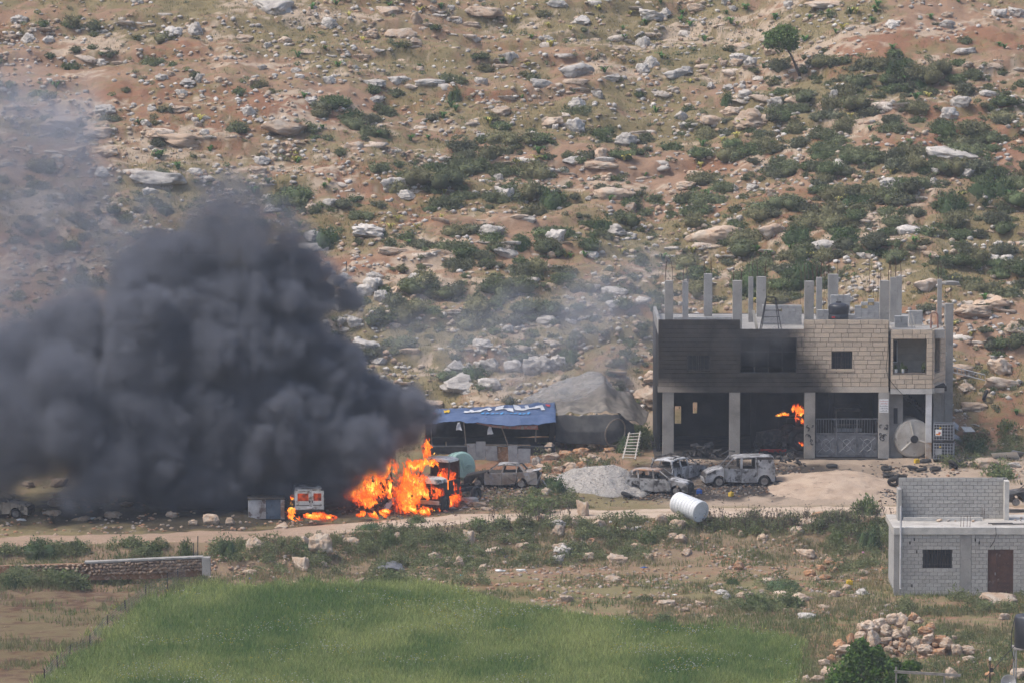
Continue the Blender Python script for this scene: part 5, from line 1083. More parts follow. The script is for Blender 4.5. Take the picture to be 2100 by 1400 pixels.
sub('corner_column', MB().bx(cor[0], cor[1], HY - .03, HY + .3, hb - .3, z_r0), m_conc, house, bevel=.01); sub('column', MB().bx(colx[0], colx[1], HY - .025, HY + .018, hb + .11, z_r0), m_conc, house)
sub('side_wall', MB().bx(x0 + .01, x0 + .2, HY + .3, HYb + 1.5, hb - .3, z_r0), m_blk, house)
sub('ring_beam', MB().bx(cor[0] - .03, x1, HY - .08, HY + .3, z_r0 + .001, z_r1), m_conc_l, house, bevel=.015)
sub('roof_deck', MB().bx(cor[0] - .05, x1, HY + .3, HYb + 1.6, z_r0 + .05, z_r1 - .03), mat('roof_screed', (.46, .435, .40), c2=(.34, .32, .29), scale=1.3, c3=(.30, .24, .19), scale3=3, lo3=.62, hi3=.75, rough=.95, bump=.02, bscale=7), house)
# window with grille, door
fr = sub('window', MB().bx(wd[0], wd[1], HY + .05, HY + .1, wd[2], wd[2] + .05).bx(wd[0], wd[1], HY + .05, HY + .1, wd[3] - .05, wd[3]).bx(wd[0], wd[0] + .05, HY + .053, HY + .097, wd[2] + .05, wd[3] - .05).bx(wd[1] - .05, wd[1], HY + .053, HY + .097, wd[2] + .05, wd[3] - .05), m_black, house)
sub('pane', MB().bx(wd[0] + .05, wd[1] - .05, HY + .07, HY + .08, wd[2] + .05, wd[3] - .05), m_glass, fr)
for k in range(11): x = wd[0] + (wd[1] - wd[0]) * (k + .5) / 11; sub('bar', MB().tube([(x, HY + .0, wd[2]), (x, HY + .0, wd[3])], .014, 5), m_black, fr)
for k in (.22, .8): sub('bar', MB().tube([(wd[0], HY + .0, lerp(wd[2], wd[3], k)), (wd[1], HY, lerp(wd[2], wd[3], k))], .014, 5), m_black, fr)
m_door = mat('rusty_brown_door', (.075, .04, .032), c2=(.11, .055, .04), scale=2, c3=(.26, .22, .20), scale3=2.4, lo3=.62, hi3=.72, rough=.7, bump=.006)
dz_ = dr; d_ = sub('door', MB().bx(dz_[0] + .04, dz_[1] - .04, HY + .03, HY + .08, dz_[2], dz_[3] - .04), m_door, house)
sub('door_frame', MB().bx(dz_[0], dz_[0] + .045, HY - .0, HY + .1, dz_[2], dz_[3]).bx(dz_[1] - .045, dz_[1], HY, HY + .1, dz_[2], dz_[3]).bx(dz_[0] + .045, dz_[1] - .045, HY, HY + .1, dz_[3] - .045, dz_[3]), m_door, d_)
xm = dz_[0] + .47; sub('door_rail', MB().bx(xm - .03, xm + .03, HY + .015, HY + .028, dz_[2] + .02, dz_[3] - .06), m_door, d_)
for r_ in range(9):
    for c_ in range(4):
        cx = xm + .10 + c_ * .165; cz = dz_[2] + .2 + r_ * .235
        sub('lattice_bar', MB().box((cx, HY + .018, cz), (.17, .014, .02), ry=.6).box((cx, HY + .0185, cz), (.17, .0142, .02), ry=-.6), mat('lattice_brown', (.14, .075, .055), c2=(.09, .05, .04), scale=5), d_)
sub('door_handle', MB().box((xm - .08, HY + .0, dz_[2] + 1.05), (.03, .05, .14)), m_galv, d_)
sub('drain_pipe', MB().tube([(hx(1846.5), HY - .12, hz(1036)), (hx(1846.5), HY - .12, hz(1204)), (hx(1847.5), HY - .2, hz(1206))], .055, 10), mat('pvc_pipe', (.52, .52, .54), c2=(.42, .41, .41), scale=2, rough=.5), house)
# upper wall at the back of the roof
ux0, ux1, uz0, uz1 = hx(1842, HYb), hx(2064, HYb), z_r1 - .04, hz(979, HYb)
sub('upper_wall', MB().bx(ux0, ux1, HYb + .02, HYb + .2, uz0, uz1), m_hm, house)
running(ux0, ux1 - .2, uz0 + .02, uz1, [], put_h(HYb + .005, 0))
sub('upper_wall_end', MB().bx(ux1 - .2, ux1 + .04, HYb - .75, HYb + .25, uz0, uz1 - .1), m_conc_l, house, bevel=.01)
sub('upper_wall_side', MB().bx(ux0 - .1, ux0 + .08, HYb - .9, HYb + .22, uz0, hz(998, HYb)), m_conc, house, bevel=.01)
sub('roof_kerb', MB().bx(x0 + .6, hx(2010, HYb), HYb - 1.1, HYb - .95, z_r1 - .04, z_r1 + .16), m_conc_l, house)
for k, px in enumerate((1970, 1976, 1983, 1989)): sub('rebar', MB().tube([(hx(px), HY + .15, z_r1 - .05), (hx(px) + .02, HY + .15, hz(1057))], .014, 5), m_rebar, house)
for px in (2011, 2015): sub('rebar', MB().tube([(hx(px, HYb), HYb - .6, z_r1 - .05), (hx(px, HYb), HYb - .6, hz(1037, HYb))], .014, 5), m_rebar, house)
sub('cable', MB().tube([tuple(P(*a)) for a in ((2000, 1066, HYb - .5), (2030, 1072, HYb - .9), (2042, 1081, HY - .12), (2043, 1095, HY - .14), (2038, 1110, HY - .1), (2030, 1122, HY - .06))], .018, 5), m_black, house)
for (a, b) in ((1866, 1112), (1875, 1105), (2000, 1106), (2008, 1112), (1880, 1130), (1870, 1200)):   # holes and dark marks
    c = P(a, b, HY); sub('hole', MB().box((c[0], HY - .027, c[2]), (.07, .012, .16)), m_black, house)
hbl.sort(key=lambda q: -q[2])
for c, d, pr in hbl[:299]: o = link('cinder_block', hb_me, None, house); o.location = Vector(c) - HL; o.scale = d
if hbl[299:]:
    mb = MB(); [mb.box(c, d) for c, d, pr in hbl[299:]]; o = sub('cinder_blocks', mb, m_hblk, house); o['kind'] = 'stuff'
# rubble on the roof
for k in range(14):
    v, f = rock_mesh(900 + k, 2, .6, 6, .2); px = random.uniform(1920, 2016) if k < 11 else random.uniform(2070, 2095); s = random.uniform(.08, .17); Y = HYb - random.uniform(.3, 1.5)
    o = link('roof_rubble', mesh_np('roof_rubble', v * s, f), m_rock_tan if k % 3 else m_rock); o.location = (hx(px, Y), Y, z_r1 + s * .3); tag(o, 'rubble lump on the block house roof', 'rubble', 'rubble lumps on the block house roof')
for k, (a, b, l) in enumerate(((2045, 2100, 2.0), (2030, 2075, 1.3))):
    o = MB().box((0, 0, .04), (l, .08, .05), rz=.06).build('plank', m_scrap, None, loc=(hx((a + b) / 2, -39), -38.9 + k * .3, z_r1 - .02)); tag(o, ('longer' if k == 0 else 'shorter') + ' dark plank lying on the block house roof edge', 'plank')
# ================================================================== shelter, nets, fence, gravel, ladder
def sheet_fn(rows):
    """rows: polylines of (px,row,Y); returns f(u,v) -> point"""
    L = [np.array([P(*p) for p in r]) for r in rows]
    def f(u, v):
        k = min(int(v * (len(L) - 1)), len(L) - 2); t = v * (len(L) - 1) - k
        def at(l):
            j = min(int(u * (len(l) - 1)), len(l) - 2); s = u * (len(l) - 1) - j; return l[j] * (1 - s) + l[j + 1] * s
        return at(L[k]) * (1 - t) + at(L[k + 1]) * t
    return f
def sheet(name, rows, nu, nv, m, parent=None, wr=.05, sc_=1.4, seed=1, sag=0.0, label=None, thick=.012):
    f = sheet_fn(rows); pts = np.array([[f(i / nu, j / nv) for i in range(nu + 1)] for j in range(nv + 1)]).reshape(-1, 3)
    n = fbm(pts[:, 0] * sc_, pts[:, 1] * sc_, pts[:, 2] * sc_, oct=3, seed=seed) - .5; fold = np.abs(fbm(pts[:, 0] * sc_ * 1.6 + pts[:, 2] * 1.1, pts[:, 1] * .5, None, oct=2, seed=seed + 4) - .5)
    U, V = np.meshgrid(np.linspace(0, 1, nu + 1), np.linspace(0, 1, nv + 1)); e = (np.sin(np.pi * U) * np.sin(np.pi * V)).ravel()
    pts[:, 2] += (n * 2 * wr + fold * wr * 1.6) - sag * e; pts[:, 1] += n * wr * 1.5
    q = np.arange((nu + 1) * (nv + 1)).reshape(nv + 1, nu + 1); fc = np.stack([q[:-1, :-1].ravel(), q[:-1, 1:].ravel(), q[1:, 1:].ravel(), q[1:, :-1].ravel()], -1)
    me = mesh_np(name, pts, fc); smooth(me); o = link(name, me, m, parent)
    md = o.modifiers.new('thickness', 'SOLIDIFY'); md.thickness = thick; md.offset = 0
    if parent is not None:
        t = parent
        while t.parent is not None: t = t.parent
        o.location = -t.location if parent is t else (0, 0, 0)
    o['_f'] = 0; del o['_f']
    grid = pts.reshape(nv + 1, nu + 1, 3)
    def g(u, v, up=.03):
        x = min(max(u, 0), .9999) * nu; y = min(max(v, 0), .9999) * nv; i, j = int(x), int(y); s, t = x - i, y - j
        return (grid[j, i] * (1 - s) + grid[j, i + 1] * s) * (1 - t) + (grid[j + 1, i] * (1 - s) + grid[j + 1, i + 1] * s) * t + np.array((0, -up * .6, up))
    return o, g
m_tarp = mat('blue_tarp', (.06, .10, .20), c2=(.10, .145, .26), scale=1.2, lo=.4, hi=.7, rough=.55, bump=.01, bscale=5, spec=.3)
m_tarpw = mat('white_print', (.66, .67, .70), c2=(.52, .53, .56), scale=3, rough=.6); m_tarpb = mat('cyan_print', (.07, .27, .55), rough=.6); m_tarpy = mat('yellow_print', (.65, .42, .03), rough=.6); m_tarpr = mat('red_print', (.55, .05, .04), rough=.6)
m_tarpg = mat('grey_tarp', (.34, .35, .37), c2=(.24, .245, .26), scale=1.6, rough=.6)
m_dark0 = mat('black_print', (.025, .027, .032), rough=.6)
SH = Vector((P(1005, 912, 2.5)[0], 2.5, 0.1)); shel = thing('tarpaulin_shelter', 'low open shelter roofed with a blue printed tarpaulin', 'shelter', SH)
rows = [[(893, 838, 5.2), (935, 837, 5.3), (985, 834, 5.3), (1040, 830, 5.4), (1090, 827, 5.4), (1138, 826, 5.3)],
        [(884, 848, 3.4), (930, 846, 3.4), (985, 844, 3.4), (1040, 842, 3.4), (1090, 841, 3.4), (1140, 842, 3.5)],
        [(876, 860, 1.8), (930, 860, 1.7), (985, 857, 1.6), (1040, 853, 1.5), (1090, 854, 1.5), (1140, 854, 1.7)],
        [(870, 872, 1.0), (925, 863, 1.2), (985, 868, .9), (1040, 872, .7), (1090, 871, .8), (1141, 867, 1.1)]]
roof_o, rg = sheet('roof_tarpaulin', rows, 64, 30, m_tarp, shel, wr=.085, sc_=1.9, seed=3)
roof_o['label'] = 'blue tarpaulin printed with large white letters'
def on_tarp(name, polys, m, up=.045):
    """flat print: strips of (u,v) corner lists laid on the tarpaulin"""
    mb = MB()
    for po in polys:
        n = 6
        for i in range(n):
            a, b = i / n, (i + 1) / n; q = [lerp(np.array(po[0]), np.array(po[1]), a), lerp(np.array(po[0]), np.array(po[1]), b), lerp(np.array(po[3]), np.array(po[2]), b), lerp(np.array(po[3]), np.array(po[2]), a)]
            mb.add([rg(*k, up) for k in q], [(0, 1, 2, 3)])
    return sub(name, mb, m, roof_o)
def bar(u0, v0, u1, v1, w_): 
    d = np.array((u1 - u0, (v1 - v0) * .45)); n = np.array((-d[1], d[0])); n = n / np.linalg.norm(n) * w_ / 2; n = np.array((n[0], n[1] / .45)); return [(u0 - n[0], v0 - n[1]), (u1 - n[0], v1 - n[1]), (u1 + n[0], v1 + n[1]), (u0 + n[0], v0 + n[1])]
def tuv(zx, zy):
    """where a point of the print lies on the sheet, from its photo pixel"""
    px, row = 865 + zx / 4.634, 815 + zy / 4.634; u = (px - 886) / (1139 - 886); u = min(max(u, .01), .99); rr = [float(np.interp(u * 5, range(6), [p[1] for p in r_])) for r_ in rows]; return u, float(np.interp(row, rr, [0, 1 / 3, 2 / 3, 1]))
def print_poly(name, pts, m):
    P2 = []
    for (x0_, y0_), (x1_, y1_) in zip(pts, pts[1:] + pts[:1]):
        for k in range(3): P2.append((x0_ + (x1_ - x0_) * k / 3, y0_ + (y1_ - y0_) * k / 3))
    return sub(name, MB().add([rg(*tuv(*q_), .07) for q_ in P2], [tuple(range(len(P2)))]), m, roof_o)
print_poly('letter', [(420, 152), (428, 138), (468, 133), (474, 122), (504, 122), (508, 130), (530, 128), (534, 140), (492, 146), (478, 141), (452, 152)], m_tarpw)
print_poly('letter', [(514, 131), (646, 103), (672, 125), (640, 136), (620, 122), (584, 129), (566, 142), (516, 141)], m_tarpw)
print_poly('letter', [(692, 122), (708, 92), (732, 86), (776, 85), (764, 104), (800, 108), (856, 113), (862, 143), (806, 141), (782, 123), (700, 126)], m_tarpw)
print_poly('letter', [(858, 80), (914, 80), (934, 108), (986, 106), (990, 128), (876, 131)], m_tarpw)
print_poly('letter', [(966, 84), (1000, 82), (1014, 98), (1068, 96), (1090, 82), (1142, 74), (1166, 124), (1130, 128), (1120, 108), (1090, 112), (984, 118)], m_tarpw)
for k in range(11):
    x_ = 572 + k * 42; print_poly('small_print', [(x_, 158 + (k % 3) * 4), (x_ + 28, 152 + (k % 2) * 5), (x_ + 30, 164), (x_ + 14, 172 - (k % 2) * 6), (x_ + 2, 170)], m_tarpb)
print_poly('yellow_print', [(194, 132), (238, 136), (258, 122), (286, 128), (288, 150), (262, 144), (240, 152), (224, 140)], m_tarpy); print_poly('red_print', [(108, 180), (128, 156), (160, 152), (122, 178)], m_tarpr); print_poly('red_print', [(1172, 68), (1218, 72), (1214, 92), (1186, 84)], m_tarpr)
for k in range(3): print_poly('dark_stripe', [(60 + k * 40, 222 - k * 8), (120 + k * 40, 160 - k * 6), (134 + k * 40, 160 - k * 6), (84 + k * 40, 222 - k * 8)], m_dark0)
sheet('corner_sheet', [[(888, 842, 4.6), (900, 840, 4.8), (912, 839, 5.0)], [(872, 862, 2.2), (880, 856, 2.4), (890, 852, 2.6)], [(864, 878, .8), (869, 872, .8), (873, 868, .9)]], 10, 10, m_tarpg, shel, wr=.04, seed=9)
sheet('red_valance', [[(975, 866, 1.0), (1010, 871, .85), (1050, 873, .8), (1103, 871, .9)], [(978, 868, 1.0), (1012, 876, .85), (1052, 879, .8), (1104, 880, .9)]], 24, 4, mat('red_cloth', (.36, .15, .12), c2=(.30, .26, .22), scale=7, lo=.45, hi=.6, rough=.9), shel, wr=.03, seed=12)
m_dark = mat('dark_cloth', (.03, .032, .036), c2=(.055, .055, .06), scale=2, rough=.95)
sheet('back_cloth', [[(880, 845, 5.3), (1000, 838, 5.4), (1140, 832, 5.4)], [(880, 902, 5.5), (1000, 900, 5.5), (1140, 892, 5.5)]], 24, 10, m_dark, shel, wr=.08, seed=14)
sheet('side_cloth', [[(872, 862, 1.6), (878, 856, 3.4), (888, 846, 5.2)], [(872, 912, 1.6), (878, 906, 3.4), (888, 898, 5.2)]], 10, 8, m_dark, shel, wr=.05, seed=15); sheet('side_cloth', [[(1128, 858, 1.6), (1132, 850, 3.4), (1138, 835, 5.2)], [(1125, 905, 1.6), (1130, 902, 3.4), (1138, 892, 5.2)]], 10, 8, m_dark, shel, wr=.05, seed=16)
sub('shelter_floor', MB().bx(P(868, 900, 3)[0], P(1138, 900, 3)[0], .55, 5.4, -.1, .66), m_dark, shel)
for (a, b, c, d, Y) in ((884, 868, 886, 918, 1.2), (951, 864, 957, 918, 1.1), (1028, 874, 1044, 916, .9), (1100, 872, 1098, 905, 1.0), (915, 905, 915, 918, 1.0)): sub('pole', MB().tube([tuple(P(a, b, Y)), tuple(P(c, d, Y))], .04, 7), mat('weathered_wood', (.16, .13, .105), c2=(.23, .19, .15), scale=5, rough=.9), shel)
for k, (a, b, c) in enumerate(((941, 866, 16), (1005, 873, 18))):
    lab = 'pale rag hanging from the shelter edge near the fire' if k == 0 else 'larger pale rag hanging under the middle of the blue tarpaulin'
    r_, _ = sheet('rag', [[(a - 2, b, .95), (a + 2, b, .9)], [(a - 5, b + c * .5, .9), (a + 4, b + c * .45, 1.0)], [(a - 6, b + c, .95), (a + 7, b + c * .95, .9)]], 8, 10, m_tarpw, None, wr=.06, sc_=3, seed=20 + k); tag(r_, lab, 'rag')
# nets
def net_mat(name, c, c2, alpha):
    m = mat(name, c, c2=c2, scale=1.6, lo=.4, hi=.65, rough=.9, bump=.02, bscale=7); t = m.node_tree; out = t.nodes['Material Output']; src = out.inputs[0].links[0].from_socket
    tr = t.nodes.new('ShaderNodeBsdfTransparent'); mx = t.nodes.new('ShaderNodeMixShader'); mx.inputs[0].default_value = alpha; t.links.new(tr.outputs[0], mx.inputs[1]); t.links.new(src, mx.inputs[2]); t.links.new(mx.outputs[0], out.inputs[0]); return m
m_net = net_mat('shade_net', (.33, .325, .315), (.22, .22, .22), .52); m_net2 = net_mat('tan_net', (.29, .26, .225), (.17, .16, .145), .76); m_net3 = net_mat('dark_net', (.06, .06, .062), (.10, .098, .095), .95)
o, _ = sheet('shade_net', [[(1066, 828, 8), (1110, 800, 9), (1160, 778, 9.6), (1218, 757, 10), (1234, 764, 10), (1262, 800, 9)], [(1072, 832, 6.6), (1118, 816, 7.2), (1168, 800, 7.6), (1214, 784, 8), (1237, 780, 8), (1262, 808, 8)], [(1078, 836, 5.2), (1122, 833, 5.4), (1172, 828, 5.6), (1212, 815, 6), (1240, 795, 6.2), (1262, 815, 7)]], 44, 26, m_net, None, wr=.24, sc_=.9, seed=31, sag=.25); tag(o, 'tall grey shade net rising to a point behind the shelter', 'net')
o, _ = sheet('shade_net', [[(1138, 829, 5.1), (1180, 822, 5.5), (1215, 806, 6), (1240, 787, 6.2), (1266, 804, 7), (1290, 803, 7.5), (1308, 828, 7), (1332, 846, 6.5)], [(1141, 840, 3.8), (1180, 834, 4), (1215, 828, 4.2), (1242, 818, 4.4), (1266, 828, 4.6), (1292, 832, 5), (1308, 848, 5), (1326, 860, 5)], [(1144, 850, 2.6), (1180, 850, 2.5), (1215, 848, 2.5), (1245, 848, 2.5), (1270, 850, 2.6), (1290, 862, 3), (1305, 868, 3.5), (1318, 872, 4)]], 60, 26, m_net2, None, wr=.24, sc_=1.1, seed=37, sag=.15); tag(o, 'rumpled tan shade net draped to the ground beside the garage', 'net')
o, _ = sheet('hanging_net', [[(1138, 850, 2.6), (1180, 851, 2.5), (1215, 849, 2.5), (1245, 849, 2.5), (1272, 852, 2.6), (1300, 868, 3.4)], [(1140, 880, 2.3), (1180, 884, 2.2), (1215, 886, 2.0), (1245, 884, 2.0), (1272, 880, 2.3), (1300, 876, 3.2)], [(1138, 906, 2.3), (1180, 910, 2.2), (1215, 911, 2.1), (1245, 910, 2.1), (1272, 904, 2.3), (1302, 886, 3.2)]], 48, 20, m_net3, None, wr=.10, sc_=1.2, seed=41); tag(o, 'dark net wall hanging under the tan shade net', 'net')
o = MB().tube([tuple(P(1240, 792, 6.1)), tuple(P(1241, 760, 6.1) * .5 + P(1242, 775, 6.1) * .5)], .04, 6).build('net_pole', MATS['weathered_wood']); tag(o, 'short pole holding up the peak of the tan shade net', 'pole')
p = P(1262, 885, 1.6)
o = MB().torus((0, 0, 0), .85, .05, 'y', 30, 6).build('hoop', MATS['weathered_wood'], None, loc=(p[0], 1.7, p[2] - .05)); o.rotation_euler = (.15, 0, .75); tag(o, 'large hoop leaning on the dark net wall', 'hoop')
# sheet metal fence: leaning panels
fen = thing('sheet_fence', 'low patched fence of grey metal sheets before the shelter', 'fence', (P(1020, 950, -1.5)[0], -1.5, .0)); x = 958
for k, wd_ in enumerate((18, 20, 24, 22, 20, 26)):
    c = P(x + wd_ / 2, 950 - k * 1.5, -1.5); zg = ground_z(c[0], -1.5); t_ = (1.0 + .12 * math.sin(k * 2.1)) ; W_ = wd_ / 34
    o = MB().box((c[0] - fen.location.x, random.uniform(-.06, .06), zg + t_ / 2 - fen.location.z), (W_ * .98, .025, t_), ry=random.uniform(-.05, .05), rx=random.uniform(-.08, .02)).build('metal_sheet', m_galv if k != 3 else MATS['rubble_soil'], fen)
    x += wd_
MB().tube([(-2, .06, 1.02), (2.0, .06, 1.0)], .03, 5).build('top_rail', MATS['weathered_wood'], fen)
# the ladder on the bank
a0, a1, b0, b1 = P(1277, 940, -3.0), P(1302, 941, -3.0), P(1291, 886, -1.0), P(1313, 884, -1.0)
lad = thing('ladder', 'pale wooden ladder lying up the bank behind the gravel pile', 'ladder', tuple(a0)); 
MB().tube([(0, 0, 0), tuple(b0 - a0)], .045, 6).build('rail', MATS['pale_board'], lad); MB().tube([tuple(a1 - a0), tuple(b1 - a0)], .045, 6).build('rail', MATS['pale_board'], lad)
for k in range(9): u = (k + .5) / 9; MB().tube([tuple(lerp(np.zeros(3), b0 - a0, u) - (a1 - a0) * .12), tuple(lerp(a1 - a0, b1 - a0, u) + (a1 - a0) * .12)], .035, 5).build('rung', MATS['pale_board'], lad)
# gravel pile
gc = P(1240, 1000, -8.2); n = 70; u = np.linspace(-1, 1, n); UX, UY = np.meshgrid(u, u); rx_, ry_ = 3.1, 3.0
Xg, Yg = gc[0] + UX * rx_, -8.2 + UY * ry_; d_ = np.sqrt(UX ** 2 + UY ** 2) + (fbm(Xg.ravel() * .6, Yg.ravel() * .6, oct=3, seed=171).reshape(n, n) - .5) * .35
H_ = np.clip(1.05 - d_, 0, 1); H_ = 1.75 * (H_ ** .95) / (1 + .25 * H_) + (fbm(Xg.ravel() * 2.5, Yg.ravel() * 2.5, oct=4, seed=173).reshape(n, n) - .5) * .12
H2 = np.clip(.75 - np.sqrt(((Xg - gc[0] + 1.2) / 2.6) ** 2 + ((Yg + 8.8) / 2.4) ** 2), 0, 1) * 1.1; H_ = np.maximum(H_, H2)
Zg = hgt(Xg.ravel(), Yg.ravel()) + np.where((UX ** 2 + UY ** 2).ravel() > .98, -.2, 0) + H_.ravel() - .03
q = np.arange(n * n).reshape(n, n); me = mesh_np('gravel_pile', np.column_stack([Xg.ravel(), Yg.ravel(), Zg]), np.stack([q[:-1, :-1].ravel(), q[:-1, 1:].ravel(), q[1:, 1:].ravel(), q[1:, :-1].ravel()], -1)); smooth(me)
o = link('gravel_pile', me, mat('gravel', (.385, .355, .32), c2=(.28, .26, .235), scale=9, lo=.4, hi=.6, c3=(.45, .43, .41), scale3=22, lo3=.58, hi3=.7, rough=.95, bump=.05, bscale=16, spec=.1)); tag(o, 'pale grey gravel pile beside the burnt cars', 'gravel pile')
q = np.column_stack([rng.uniform(-1, 1, 1500), rng.uniform(-1, 1, 1500)]); q = q[(q ** 2).sum(1) < .85]; gi = np.clip(((q[:, 0] + 1) / 2 * (n - 1)).astype(int), 0, n - 1); gj = np.clip(((q[:, 1] + 1) / 2 * (n - 1)).astype(int), 0, n - 1)
stones_stuff('gravel_stones', np.column_stack([Xg[gj, gi], Yg[gj, gi], Zg.reshape(n, n)[gj, gi]]), .045, np.array([(.42, .40, .38), (.30, .29, .28), (.36, .34, .31)]), 'coarse grey gravel lying on the pile')

# low mound of pale earth spread before the gate
n = 50; u = np.linspace(-1, 1, n); UX, UY = np.meshgrid(u, u); gc = P(1700, 990, -7.5); Xg, Yg = gc[0] + UX * 4.4, -7.5 + UY * 4.6; d_ = np.sqrt(UX ** 2 + UY ** 2) + (fbm(Xg.ravel() * .4, Yg.ravel() * .4, oct=3, seed=181).reshape(n, n) - .5) * .4
H_ = .62 * sstep(1.0, .15, d_) + (fbm(Xg.ravel() * 1.8, Yg.ravel() * 1.8, oct=3, seed=183).reshape(n, n) - .5) * .10; Zg = hgt(Xg.ravel(), Yg.ravel()) + H_.ravel() - .04 - (UX ** 2 + UY ** 2 > .95).ravel() * .15
q = np.arange(n * n).reshape(n, n); me = mesh_np('earth_mound', np.column_stack([Xg.ravel(), Yg.ravel(), Zg]), np.stack([q[:-1, :-1].ravel(), q[:-1, 1:].ravel(), q[1:, 1:].ravel(), q[1:, :-1].ravel()], -1)); smooth(me)
o = link('earth_mound', me, mat('pale_earth', (.42, .325, .245), c2=(.33, .245, .18), scale=.9, c3=(.20, .15, .115), scale3=1.6, lo3=.6, hi3=.75, rough=.95, bump=.05, bscale=6, spec=.1)); tag(o, 'low mound of pale earth spread in front of the garage gate', 'mound')
# ================================================================== vehicles
def burnt(name, c1, c2, c3, **kw): return mat(name, c1, c2=c2, scale=1.1, lo=.42, hi=.6, c3=c3, scale3=2.6, lo3=.52, hi3=.64, rough=.85, bump=.006, bscale=10, spec=.2, **kw)
m_b1 = burnt('burnt_grey', (.34, .335, .33), (.15, .14, .135), (.05, .045, .042)); m_b2 = burnt('burnt_brown', (.27, .24, .215), (.15, .115, .095), (.27, .27, .28)); m_b3 = burnt('burnt_white', (.44, .44, .45), (.20, .195, .195), (.06, .055, .05)); m_brust = burnt('burnt_rust', (.30, .16, .09), (.36, .33, .31), (.09, .07, .06))
m_core = mat('burnt_interior', (.025, .023, .022), c2=(.06, .05, .045), scale=3, rough=.95)
m_rim = mat('bare_rim', (.24, .225, .21), c2=(.12, .10, .09), scale=6, rough=.7, metal=.2); m_tyre = mat('rubber', (.022, .022, .023), c2=(.04, .038, .036), scale=5, rough=.85)
m_ashblk = mat('burnt_rubber_ash', (.035, .033, .032), c2=(.09, .085, .08), scale=5, rough=.95)
def arc(cx, cz, r, a0, a1, n=8): return [(cx + r * math.cos(R(lerp(a0, a1, k / n))), cz + r * math.sin(R(lerp(a0, a1, k / n)))) for k in range(n + 1)]
def wheel(parent, x, y, r, w_=.18, tyre=True, side=1):
    wm = Matrix.Translation((x, y, r)) @ Matrix.Rotation(R(90), 4, 'X')
    wo = MB().lathe([(r * .62, -w_ / 2), (r * .66, -w_ / 2 + .02), (r * .58, 0), (r * .66, w_ / 2 - .02), (r * .62, w_ / 2)], 20, wm).build('wheel', m_rim, parent, shade=False)
    MB().lathe([(r * .56, -.02), (r * .30, .03 * side), (r * .16, .05 * side)], 20, wm).build('rim', m_rim, wo)
    if tyre: MB().torus((x, y, r), r * .80, r * .20, 'y', 22, 8).build('tyre', m_tyre, wo, shade=True)
    else: MB().torus((x, y, r), r * .68, r * .05, 'y', 20, 6).build('tyre', m_ashblk, wo)
    for k in range(5): a = k * 1.2566; MB().box((x + math.cos(a) * r * .42, y + .055 * side * -1, r + math.sin(a) * r * .42), (r * .1, .02, r * .1)).build('wheel_hole', m_core, wo)
    return wo
